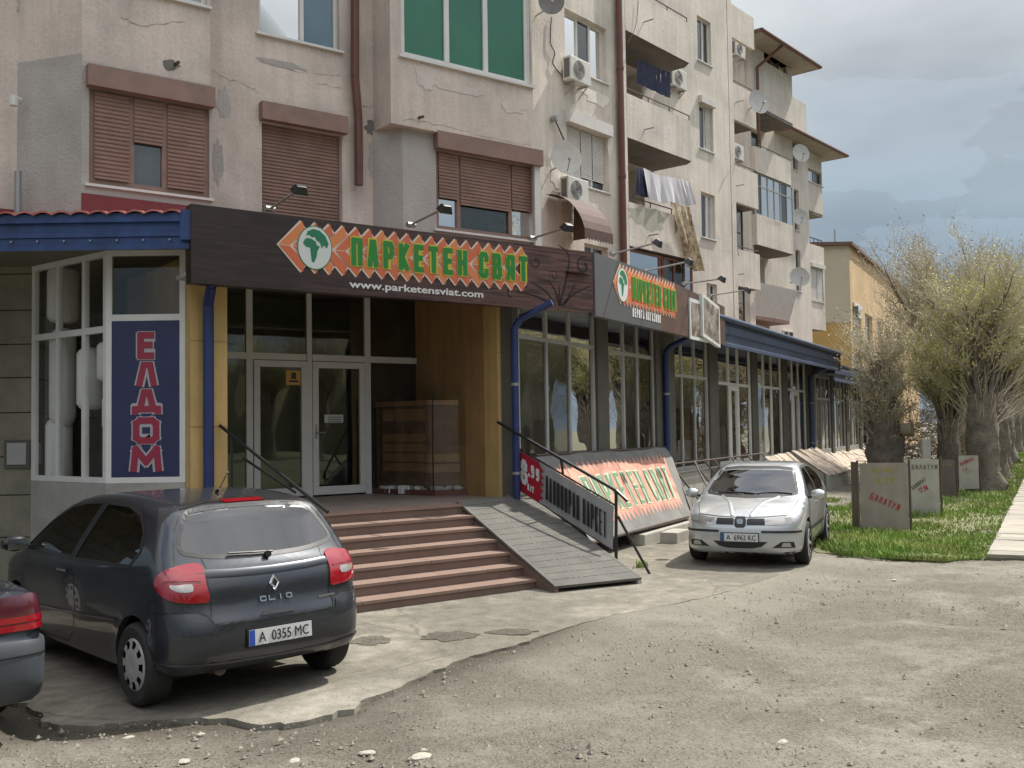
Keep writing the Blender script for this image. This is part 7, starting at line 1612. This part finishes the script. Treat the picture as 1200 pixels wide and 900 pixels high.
at2 = me.attributes.new('pale', 'FLOAT', 'POINT'); at2.data.foreach_set('value', np.clip(np.exp(-np.clip(d, 0, 9) / .9) * np.clip((xf + .8) / 1.5, 0, 1) * (.55 + .9 * noise2(xf + 33, yf + 12, 1.1, 16)) * (d < 4), 0, 1).astype(np.float32))
att = me.attributes.new('damp', 'FLOAT', 'POINT'); dv_ = np.exp(-np.clip(d, 0, 9) / .38) * np.clip((1.2 - xf) / 1.2, 0, 1) * (.5 + noise2(xf + 60, yf + 60, 1.3, 6)) * (d > -.3); att.data.foreach_set('value', np.clip(dv_, 0, .9).astype(np.float32))
MT['dirt'] = groundmat('dirt_gravel', (.185, .17, .14), (.27, .25, .21), (.10, .087, .068), .6); me.materials.append(MT['dirt'])
nt = MT['dirt'].node_tree; N = nt.nodes; L = nt.links; b = N['Principled BSDF']; old = b.inputs['Base Color'].links[0].from_socket   # meadow across the street
dt = N.new('ShaderNodeVectorMath'); dt.operation = 'DOT_PRODUCT'; L.new(N.new('ShaderNodeNewGeometry').outputs['Position'], dt.inputs[0]); dt.inputs[1].default_value = tuple(S.N)
mr = N.new('ShaderNodeMapRange'); mr.inputs[1].default_value = -8.5; mr.inputs[2].default_value = -9.5; L.new(dt.outputs['Value'], mr.inputs[0])
nn_ = N.new('ShaderNodeTexNoise'); nn_.inputs['Scale'].default_value = .3; nn_.inputs['Detail'].default_value = 6; mg = N.new('ShaderNodeMixRGB'); mg.inputs[1].default_value = (.085, .09, .05, 1); mg.inputs[2].default_value = (.14, .135, .09, 1); L.new(nn_.outputs['Fac'], mg.inputs[0])
mm_ = N.new('ShaderNodeMixRGB'); L.new(mr.outputs[0], mm_.inputs[0]); L.new(old, mm_.inputs[1]); L.new(mg.outputs[0], mm_.inputs[2]); 
an = N.new('ShaderNodeAttribute'); an.attribute_name = 'damp'; m3_ = N.new('ShaderNodeMixRGB'); L.new(an.outputs['Fac'], m3_.inputs[0]); a2 = N.new('ShaderNodeAttribute'); a2.attribute_name = 'pale'; m4_ = N.new('ShaderNodeMixRGB'); L.new(a2.outputs['Fac'], m4_.inputs[0]); L.new(mm_.outputs[0], m4_.inputs[1]); m4_.inputs[2].default_value = (.235, .217, .18, 1); L.new(m4_.outputs[0], m3_.inputs[1]); m3_.inputs[2].default_value = (.08, .07, .055, 1); L.new(m3_.outputs[0], b.inputs['Base Color'])
MT['apron'] = groundmat('worn_concrete', (.215, .198, .163), (.265, .247, .205), (.15, .137, .112), .08, crack=True)
# concrete apron: slab with a ragged, slightly broken edge
ax_ = np.arange(poly[:, 0].min() + .1, poly[:, 0].max(), .35); ay_ = np.arange(poly[:, 1].min() + .1, poly[:, 1].max(), .35)
G = np.array([(x, y) for x in ax_ for y in ay_]); dG = sdpoly(G, poly); G = G[dG < -.12]
Vv = [Vector(p) for p in poly] + [Vector(p) for p in G]; r_ = delaunay_2d_cdt(Vv, [], [list(range(len(poly)))], 1, 1e-5)
pv = np.array([tuple(v) for v in r_[0]]); dz = sdpoly(pv, poly); zz = .018 + (noise2(pv[:, 0] + 50, pv[:, 1] + 50, .9, 8) - .5) * .003 * np.clip(-dz, 0, 1)
zz = np.where((dz > -.02) , .012, zz)
mb = MB(); mb.add([(p[0], p[1], z) for p, z in zip(pv, zz)], [tuple(f) for f in r_[2]])
n0_ = len(mb.v); ring = [tuple(p) for p in poly]; mb.add([(x, y, .012) for x, y in ring] + [(x, y, -.1) for x, y in ring], [(i, (i + 1) % len(ring), len(ring) + (i + 1) % len(ring), len(ring) + i) for i in range(len(ring))])
ao = mb.build('concrete_apron', MT['apron'], smooth=True, sharp=30); tag(ao, 'worn pale concrete apron with a broken edge in front of the shops', None, None, 'structure')
# broken-out damp patches, lying on the apron
MT['damp'] = groundmat('damp_grit', (.13, .118, .095), (.17, .155, .125), (.095, .085, .07), .5)
def patchy(cpx, rx, ry, seed, name='pothole'):
    rr = random.Random(seed); c = ground(*cpx); pts = []
    for k in range(30): a = 2 * math.pi * k / 30; q = rr.uniform(.75, 1.12); pts.append((c.x + rx * q * math.cos(a), c.y + ry * q * math.sin(a), .023))
    mb = MB(); mb.add(pts, [tuple(range(30))]); tag(mb.build(name, MT['damp'], None, base=(c.x, c.y, .023)), 'dark grit patch broken out of the apron', None, None, 'structure')
patchy((528, 748), .28, .24, 1); patchy((600, 743), .24, .16, 2); patchy((435, 753), .22, .2, 4)
# ------------------------------------------------------------ pavement of square slabs
PV = tag(MB().box(S, 15.9, 140, -3.2, .93, -.2, .035).build('pavement', mat('joint_sand', (.12, .115, .08), .95, var=.2), None), 'pavement of square slabs running along the grass strip', None, None, 'structure')
slabm = [mat('paving_%d' % i, c, .9, var=.12, vs=3, fine=.08, fs=60) for i, c in enumerate(((.30, .275, .23), (.26, .24, .20), (.33, .30, .25)))]
rr = random.Random(9); cnt = 0; meshes = {}
def slabmesh(i):
    mb = MB(); s_ = .232; mb.add([S.D * a * s_ + S.N * b * s_ + Vector((0, 0, c)) for a, b, c in ((-1, -1, 0), (1, -1, 0), (1, 1, 0), (-1, 1, 0), (-1, -1, .03), (1, -1, .03), (1, 1, .03), (-1, 1, .03))], [(4, 5, 6, 7), (0, 1, 5, 4), (1, 2, 6, 5), (2, 3, 7, 6), (3, 0, 4, 7)])
    o = mb.build('paving_slab', slabm[i], PV, local=True); return o
protos = [slabmesh(i) for i in range(3)]; used = [False] * 3
for ku in range(42):
    for kn in range(7):
        if cnt >= 290: break
        k = rr.randrange(3); o = protos[k]
        if used[k]: o = protos[k].copy(); COL.objects.link(o); o.parent = PV
        used[k] = True; p = S.P(16.18 + ku * .5, .66 - kn * .5, .038 + rr.uniform(-.006, .006)); o.location = p; o.rotation_euler = (rr.uniform(-.01, .01), rr.uniform(-.01, .01), rr.uniform(-.01, .01)); cnt += 1
# ------------------------------------------------------------ grass strip
MT['grass'] = mat('grass_blades', (.17, .27, .045), .8, var=.35, vs=1.3, col2=(.27, .31, .09), c2s=.9, c2t=(.45, .6)); MT['soil'] = mat('soil', (.13, .13, .06), .95, var=.3, vs=3)
gv = [S.P(15.3, 1.6, 0), S.P(15.9, .97, 0), S.P(150, .97, 0), S.P(150, 4.6, 0), S.P(17.2, 4.2, 0), S.P(15.6, 3.2, 0)]
tag(MB().prism([p + Vector((0, 0, -.1)) for p in gv], (0, 0, .125)).build('grass_verge', MT['soil'], None), 'soil of the grass strip beside the pavement', None, None, 'structure')
rs = np.random.RandomState(4); NB = 60000
uu = 15.3 + (rs.rand(NB)**1.7) * 70; nn_ = .8 + rs.rand(NB) * 3.5; 
lim = np.where(uu < 17.2, .75 + (uu - 15.3) * .5, 0); keep = (nn_ > .95 - .12 * rs.rand(NB)) & (nn_ < np.where(uu < 17.4, 3.0 + (uu - 15.6) * .6, 4.3)) & ((uu > 16) | (nn_ > 1.4 - (uu - 15.3)))
tuft = noise2(uu * 1., nn_ * 1., 1.4, 5) ; keep &= rs.rand(NB) < (.1 + tuft * 1.5) * np.where(nn_ > 3.3, .45, 1)
uu, nn_, tuft = uu[keep], nn_[keep], tuft[keep]; n_ = len(uu)
# a few tufts out on the apron edge and at the foot of the steps
ex = []
for (px, py, cnt_, sp_) in ((985, 622, 900, .35), (965, 588, 500, .5), (1000, 640, 500, .5), (640, 681, 130, .12), (752, 666, 70, .1), (975, 598, 300, .5), (1070, 640, 300, .7), (300, 852, 0, .1)):
    c = ground(px, py); u_, m_ = S.un(Vector((c.x, c.y, 0))); ex.append(np.stack([u_ + rs.randn(cnt_) * sp_ * .6, m_ + rs.randn(cnt_) * sp_ * .35], 1))
ex = np.vstack(ex); uu = np.concatenate([uu, ex[:, 0]]); nn_ = np.concatenate([nn_, ex[:, 1]]); tuft = np.concatenate([tuft, np.full(len(ex), .4)]); n_ = len(uu)
px_ = uu[:, None] * np.array(S.D)[None] + nn_[:, None] * np.array(S.N)[None]
hh = (.03 + .13 * tuft**1.5 * rs.rand(n_) + .03 * rs.rand(n_)) * np.where(nn_ > 2.0, 1.2, 1); wd_ = .006 + .006 * rs.rand(n_) + uu * .00025; a = rs.rand(n_) * 6.283; lean = (rs.rand(n_, 2) - .5) * hh[:, None] * 1.1
dx = np.stack([np.cos(a), np.sin(a), np.zeros(n_)], 1) * wd_[:, None]
p0 = px_ - dx; p1 = px_ + dx; mid = px_ + np.stack([lean[:, 0] * .4, lean[:, 1] * .4, hh * .6], 1); p2 = mid + dx * .6; p3 = mid - dx * .6; tip = px_ + np.stack([lean[:, 0], lean[:, 1], hh], 1)
V = np.stack([p0, p1, p2, p3, tip], 1).reshape(-1, 3); V[:, 2] += .02; b_ = np.arange(n_) * 5
me = bpy.data.meshes.new('grass'); F4 = np.stack([b_, b_ + 1, b_ + 2, b_ + 3], 1).tolist(); F3 = np.stack([b_ + 3, b_ + 2, b_ + 4], 1).tolist()
me.from_pydata(V.tolist(), [], F4 + F3); me.materials.append(MT['grass']); go = bpy.data.objects.new('grass', me); COL.objects.link(go); tag(go, 'bright green spring grass growing round the boards and along the pavement', 'grass', None, 'stuff')
# ------------------------------------------------------------ stones on the dirt
MT['stonep'] = mat('pale_stone', (.42, .39, .33), .9, var=.15, vs=8, space='O', bump=.004, bs=40)
def rock(seed, s_):
    rr = random.Random(seed); bm = bmesh.new(); bmesh.ops.create_icosphere(bm, subdivisions=2, radius=s_)
    for v in bm.verts: v.co *= rr.uniform(.8, 1.15); v.co.z *= .5
    me = bpy.data.meshes.new('stone'); bm.to_mesh(me); bm.free(); me.materials.append(MT['stonep']); return me
rms = [rock(i, 1.) for i in range(4)]; rr = random.Random(31)
big = [(430, 883, .04, 'pale broken stone lying at the bottom edge of the picture below the hatchback'), (492, 889, .06, 'largest pale stone, at the bottom edge right of the hatchback'), (499, 880, .03, 'small stone just behind the largest one'), (570, 855, .025, 'small stone alone on the gravel right of the hatchback'),
 (150, 865, .03, 'flat stone on the dirt below the wheel of the hatchback'), (235, 861, .022, 'small stone just in front of the broken apron edge'), (345, 893, .04, 'flat stone at the bottom edge, straight below the number plate'), (215, 893, .035, 'stone at the bottom edge, left of the others'),
 (917, 870, .035, 'flat pale stone alone on the gravel at lower right'), (470, 697, .035, 'stone lying against the lowest step'), (1048, 680, .03, 'small stone on the gravel in front of the grass'), (1070, 643, .07, 'large pale stone at the near edge of the grass'), (1010, 651, .06, 'pale stone at the grass edge below the first board'), (1035, 636, .06, 'pale stone in the grass right under the first board'), (1012, 637, .04, 'small pale stone at the left foot of the first board')]
for i, (px, py, s_, lb_) in enumerate(big):
    p = ground(px, py); o = bpy.data.objects.new('stone', rms[i % 4]); COL.objects.link(o); o.location = (p.x, p.y, s_ * .1); o.scale = (s_ * 1.3, s_, s_ * .7); o.rotation_euler = (0, 0, rr.uniform(0, 6))
    tag(o, lb_, 'stone', 'stones lying on the dirt')
NP = 16000; rs = np.random.RandomState(8); gx = rs.rand(NP) * 15 - 5; gy = 5.2 + rs.rand(NP)**1.4 * 12; dd = sdpoly(np.stack([gx, gy], 1), poly); k_ = (dd > -.02) & (noise2(gx + 40, gy + 40, .8, 12) + rs.rand(NP) * .4 > .55); gx, gy = gx[k_], gy[k_]; n_ = len(gx)
sz = .004 + .012 * rs.rand(n_)**3 + .016 * rs.rand(n_)**14; oct_ = np.array([(1, 0, 0), (0, 1, 0), (-1, 0, 0), (0, -1, 0), (0, 0, .8), (0, 0, -.5)]); V = (oct_[None] * sz[:, None, None] * (1 + .5 * rs.rand(n_, 6, 1)) + np.stack([gx, gy, np.full(n_, .004)], 1)[:, None]).reshape(-1, 3); b_ = np.arange(n_) * 6; F_ = []
for t_ in ((0, 1, 4), (1, 2, 4), (2, 3, 4), (3, 0, 4)): F_ += np.stack([b_ + q for q in t_], 1).tolist()
me = bpy.data.meshes.new('gravel'); me.from_pydata(V.tolist(), [], F_); me.materials.append(mat('gravel_stone', (.23, .21, .17), .95, var=.35, vs=30)); go = bpy.data.objects.new('gravel', me); COL.objects.link(go); tag(go, 'small loose gravel scattered over the dirt', 'gravel', None, 'stuff')
# ------------------------------------------------------------ trees
MT['bark'] = mat('grey_bark', (.15, .13, .105), .95, var=.4, vs=4, bump=.06, bs=9, space='O'); MT['twig'] = mat('twig_bark', (.46, .41, .32), .9, var=.2, space='O')
MT['bud'] = mat('spring_buds', (.46, .46, .17), .8, var=.3, vs=1.5, space='O'); MT['bud2'] = mat('spring_buds_dull', (.40, .37, .21), .8, var=.3, vs=1.5, space='O')
def tree_meshes(seed, H, r0, pollard=True, nb=11, density=1.0, spread=.55, th=.42, leafy=1.0, wisp=1.0):
    rr = random.Random(seed); tr = MB(); tw = []; lv = []; nwood = [0]
    # trunk: bulging rings
    rings = 9; rows = []; cx = cy = 0; hT = H * th
    for i in range(rings + 1):
        f = i / rings; r = r0 * (1.35 - .5 * f if f < .2 else 1.0 - .1 * math.sin(f * 9) + (.12 * (f - .6) if f > .6 else 0)); cx += rr.uniform(-.04, .04) * r0 * 3; cy += rr.uniform(-.04, .04) * r0 * 3
        rows.append([Vector((cx + math.cos(a) * r * rr.uniform(.88, 1.12), cy + math.sin(a) * r * rr.uniform(.88, 1.12), hT * f - .1)) for a in [2 * math.pi * k / 14 for k in range(14)]])
    tr.grid(rows, closed=True); tr.add(rows[-1], [tuple(range(14))]); top = Vector((cx, cy, hT - .15))
    def limb(p, d, L_, r, lev):
        seg = 5 if lev < 2 else 4; q = p; dd = d.copy(); pts = [q]
        for i in range(seg):
            dd = (dd + Vector((rr.uniform(-1, 1), rr.uniform(-1, 1), rr.uniform(-.3, .8))) * (.16 if lev < 2 else .12)).normalized(); q2 = q + dd * L_ / seg
            ra_, rb_ = r * (1 - i / seg * .65), r * (1 - (i + 1) / seg * .65)
            if lev < 2: tr.tube(q, q2, ra_, rb_, n=7 if lev == 0 else 5, cap=False)
            else: tw.append((q, q2, ra_, rb_))
            q = q2; pts.append(q)
            if lev < 3:
                k = {0: 2, 1: 2, 2: 2}[lev]
                for _ in range(int(k * density + rr.random())):
                    a = rr.uniform(0, 6.28); s_ = dd.orthogonal().normalized(); s_.rotate(Matrix.Rotation(a, 3, dd)); nd_ = (dd * rr.uniform(.7, 1.2) + s_ * rr.uniform(.5, 1.0) + Vector((0, 0, .35))).normalized()
                    limb(q, nd_, L_ * rr.uniform(.42, .68), r * .42, lev + 1)
            if lev >= 2 and rr.random() < .8 * leafy: lv.append((q, dd))
        if lev >= 2: lv.append((q, dd))
    for i in range(nb):
        a = 2 * math.pi * i / nb + rr.uniform(-.3, .3); tilt = rr.uniform(.12, spread); d = Vector((math.cos(a) * tilt, math.sin(a) * tilt, 1)).normalized(); limb(top + Vector((math.cos(a), math.sin(a), 0)) * r0 * .7, d, (H - hT) * rr.uniform(.65, 1.0) * .55, r0 * rr.uniform(.16, .26), 0)
    for i in range(45):
        a = rr.uniform(0, 6.28); z = rr.uniform(hT * .6, hT); q = Vector((math.cos(a) * r0 * .95, math.sin(a) * r0 * .95, z)); dd = Vector((math.cos(a) * .7, math.sin(a) * .7, rr.uniform(.3, 1.3))).normalized()
        for j in range(4):
            dd = (dd + Vector((rr.uniform(-1, 1), rr.uniform(-1, 1), rr.uniform(-.3, .7))) * .16).normalized(); q2 = q + dd * rr.uniform(.12, .32); tw.append((q, q2, .009, .006)); q = q2
        if rr.random() < .5: lv.append((q, dd))
    return tr, tw, lv
def twigs_mesh(tw, lv, seed, rmin=.006, leafn=3, lsz=.034):
    tw = tw if len(tw) else []; P0 = np.array([tuple(t[0]) for t in tw]); P1 = np.array([tuple(t[1]) for t in tw]); ra_ = np.maximum(rmin, np.array([t[2] for t in tw])); rb_ = np.maximum(rmin * .7, np.array([t[3] for t in tw])); n = len(tw)
    d = P1 - P0; d /= np.linalg.norm(d, axis=1)[:, None] + 1e-9; a = np.cross(d, [0.3, .5, .81]); a /= np.linalg.norm(a, axis=1)[:, None] + 1e-9; b = np.cross(d, a); vs = []
    for P_, r in ((P0, ra_), (P1, rb_)):
        for k in range(3): t = 2 * math.pi * k / 3; vs.append(P_ + (a * math.cos(t) + b * math.sin(t)) * r[:, None])
    V = np.stack(vs, 1).reshape(-1, 3); o = np.arange(n) * 6; F_ = []
    for k in range(3): F_ += np.stack([o + k, o + (k + 1) % 3, o + 3 + (k + 1) % 3, o + 3 + k], 1).tolist()
    m1 = bpy.data.meshes.new('twigs'); m1.from_pydata(V.tolist(), [], F_); m1.materials.append(MT['twig'])
    rs = np.random.RandomState(seed); L0 = np.array([tuple(t[0]) for t in lv]); L0 = np.repeat(L0, leafn, 0); m = len(L0); L0 = L0 + rs.randn(m, 3) * .09
    u = rs.randn(m, 3); u /= np.linalg.norm(u, axis=1)[:, None]; w_ = np.cross(u, rs.randn(m, 3)); w_ /= np.linalg.norm(w_, axis=1)[:, None]; s_ = (lsz * (.5 + rs.rand(m)))[:, None]
    V = np.stack([L0 - u * s_, L0 + w_ * s_ * .5, L0 + u * s_, L0 - w_ * s_ * .5], 1).reshape(-1, 3); o = np.arange(m) * 4
    m2 = bpy.data.meshes.new('leaves'); m2.from_pydata(V.tolist(), [], np.stack([o, o + 1, o + 2, o + 3], 1).tolist())
    return m1, m2
protoT = []
for i, (H, r0, nb, dens, spr, th, lf, ln, bud) in enumerate(((7.4, .42, 12, .88, .46, .40, .45, 1, 'bud'), (8.4, .36, 10, .85, .42, .36, .4, 1, 'bud2'), (6.6, .38, 11, .86, .62, .40, .6, 1, 'bud'))):
    tr, tw, lv = tree_meshes(40 + i, H, r0, nb=nb, density=dens, spread=spr, th=th, leafy=lf)
    tm = tr.build('trunk', MT['bark'], None, local=True, smooth=True); m1, m2 = twigs_mesh(tw, lv, i, leafn=ln); m2.materials.append(MT[bud]); protoT.append((tm.data, m1, m2)); bpy.data.objects.remove(tm)
def tree(k, x, y, sc_, rz, label, group='trees along the pavement'):
    t = thing('roadside_tree', label, 'tree', (x, y, 0), group=group, rz=rz)
    t.scale = (sc_, sc_, sc_)
    for nm, m in zip(('trunk', 'twigs', 'leaves'), protoT[k]):
        o = bpy.data.objects.new(nm, m); COL.objects.link(o); o.parent = t
        if nm != 'trunk': o['kind'] = 'stuff'
    return t
# stubby pollarded tree with a burr and a thick skirt of shoots
T1 = ground(1041, 569); T1x, T1y = T1.x + .15, T1.y
t1 = thing('pollarded_tree', 'stout pollarded tree with a swollen burr and bushy shoots right behind the first board', 'tree', (T1x, T1y, 0))
rr = random.Random(77); mb = MB(); rows = []
for i in range(16):
    f = i / 15; r = (.50 - .16 * f) + .10 * math.sin(f * 12) * (1 - f) + (.10 * math.exp(-((f - .36) / .10)**2)) + .05 * math.sin(f * 31); rows.append([Vector((T1x - .25 + math.cos(a) * r * rr.uniform(.85, 1.12) + (.2 * math.exp(-((f - .38) / .12)**2) * max(0, math.cos(a))), T1y + math.sin(a) * r * rr.uniform(.85, 1.12), f * 3.9)) for a in [2 * math.pi * k / 18 for k in range(18)]])
mb.grid(rows, closed=True); mb.add(rows[-1], [tuple(range(18))]); trk = mb.build('trunk', MT['bark'], t1, smooth=True, sharp=180)
mb = MB(); q = Vector((T1x + .2, T1y - .35, 1.72)); mb.tube(q, q + Vector((.25, -.18, .02)), .20, .21, n=16); mb.build('sawn_burr', mat('sawn_wood', (.30, .25, .19), .9, var=.25, vs=9), trk, smooth=True, sharp=40)
tw = []; lv = []
def shoot(p, d, L_, r):
    q = p; dd = d
    for i in range(5):
        dd = (dd + Vector((rr.uniform(-1, 1), rr.uniform(-1, 1), rr.uniform(-.4, .7))) * .13).normalized(); q2 = q + dd * L_ / 5; tw.append((q, q2, r * (1 - i / 6), r * (1 - (i + 1) / 6))); q = q2
        if rr.random() < .45: s_ = (dd + Vector((rr.uniform(-1, 1), rr.uniform(-1, 1), rr.uniform(-.2, .8)))).normalized(); e = q + s_ * rr.uniform(.15, .5); tw.append((q, e, r * .5, r * .3)); lv.append((e, s_))
        if rr.random() < .4: lv.append((q, dd))
for k in range(520):
    a = rr.uniform(0, 6.28); z = rr.choice((3.85, 3.8, 3.2, 2.6, 2.0)) if k % 5 else rr.uniform(1.2, 3); rd_ = .36
    d = Vector((math.cos(a) * rr.uniform(.2, .9), math.sin(a) * rr.uniform(.2, .9), rr.uniform(.4, 1.3))).normalized(); shoot(Vector((math.cos(a) * rd_ - .25, math.sin(a) * rd_, z)), d, rr.uniform(.7, 1.9) if z > 3 else rr.uniform(.4, 1.1), .011)
m1, m2 = twigs_mesh(tw, lv, 9, leafn=3); m2.materials.append(MT['bud2'])
for nm, m in (('twigs', m1), ('leaves', m2)): o = bpy.data.objects.new(nm, m); COL.objects.link(o); o.parent = t1; o['kind'] = 'stuff'
# heap of cut branches between the trunks
tw = []; lv = []
hb = ground(1090, 566)
for k in range(900):
    p = Vector((rr.gauss(0, .95), rr.gauss(0, .5), 0)); top_ = max(.15, 2.6 - abs(p.x) * 1.1); p.z = rr.uniform(.1, top_); d = Vector((rr.uniform(-1, 1), rr.uniform(-1, 1), rr.uniform(-.5, .9))).normalized(); L_ = rr.uniform(.3, 1.2); tw.append((p, p + d * L_ * .5, .014, .01)); tw.append((p + d * L_ * .5, p + d * L_ + Vector((0, 0, -.1)), .01, .006)); 
    if k % 3 == 0: lv.append((p, d))
m1, m2 = twigs_mesh(tw, lv, 5, leafn=1); m2.materials.append(MT['bud2']); hp = thing('branch_heap', 'tangled heap of cut brown branches between the trunks behind the boards', 'branches', (hb.x, hb.y, 0))
for nm, m in (('twigs', m1), ('leaves', m2)):
    if nm == 'twigs': m.materials.clear(); m.materials.append(mat('dry_brown_twig', (.32, .25, .18), .95, var=.25, space='O'))
    o = bpy.data.objects.new(nm, m); COL.objects.link(o); o.parent = hp; o['kind'] = 'stuff'
spots = [(2, S.P(32.5, 2.8, 0), .80, .4, 'bushy budding tree behind the heap of cut branches'), (0, S.P(31, 1.7, 0), .95, 1.2, 'tree with a thick dark trunk beside the pavement, first of the row'), (1, S.P(36.5, 3.0, 0), 1.05, 2.2, 'tall thin-branched tree rising above the heap of branches'),
    (0, S.P(37, 1.8, 0), 1.0, 3.0, 'second thick trunk of the row beside the pavement'), (1, S.P(43, 1.9, 0), 1.05, 4.1, 'third tree of the row beside the pavement'), (1, S.P(47, 3.4, 0), 1.0, 5.2, 'tree in front of the ochre building'), (0, S.P(50, 1.9, 0), 1.05, .9, 'fourth tree of the row beside the pavement'),
    (1, S.P(58, 2.2, 0), 1.1, 1.9, 'fifth tree of the row, small in the distance'), (2, S.P(67, 2.0, 0), 1.15, 2.9, 'sixth tree of the row, small in the distance'), (0, S.P(78, 2.0, 0), 1.2, .2, 'last tree one can tell apart in the row'), (1, S.P(95, 2, 0), 1.3, 2.2, 'tree closing the row at the vanishing point')]
for k, p, sc_, rz_, lb_ in spots: tree(k, p.x, p.y, sc_, rz_, lb_)
# trees across the street: seen only as reflections in the shop windows
for i, (x, y) in enumerate(((19, 10), (24, 18), (22, 27), (30, 36), (17, -3), (22, -12), (12, -20), (30, 4), (36, 22), (3, -26), (38, 48), (30, -22), (21.5, 24), (25, 31), (28, 38), (22, 19), (26, 26), (33, 46))):
    tree((1, 0, 2)[i % 3], x, y, 1.15, i * 1.3, 'bare tree across the street, mirrored in the shop windows', 'trees across the street')

rr = random.Random(55)
for i in range(34):      # a wood farther off across the meadow, seen in the glass only
    a = R(-35 + 190 * i / 34 + rr.uniform(-2, 2)); d_ = rr.uniform(44, 62) if a > R(35) else rr.uniform(60, 75)
    p = Vector((math.sin(a) * d_, math.cos(a) * d_, 0))
    if p.dot(S.N) > -12: continue
    tree(i % 3, p.x, p.y, rr.uniform(1.3, 1.8), i * 1.7, 'tree of the far wood across the meadow, mirrored in the shop windows', 'trees of the far wood')
HG = MB(); rows = [[], [], []]
for i in range(160):
    a = R(-20 + 215 * i / 159); d_ = 84 + rr.uniform(-3, 3); 
    for j, (dd_, hh_) in enumerate(((0, 0), (1, rr.uniform(6, 9)), (6, rr.uniform(7, 11)))): rows[j].append(Vector((math.sin(a) * (d_ + dd_), math.cos(a) * (d_ + dd_), hh_)))
k0 = [i for i in range(160) if rows[0][i].dot(S.N) < -25]
HG.grid([[r_[i] for i in k0] for r_ in rows]); tag(HG.build('far_thicket', mat('thicket', (.17, .165, .10), .95, var=.4, vs=.4)), 'far thicket closing the meadow across the street', 'thicket', None, 'stuff')
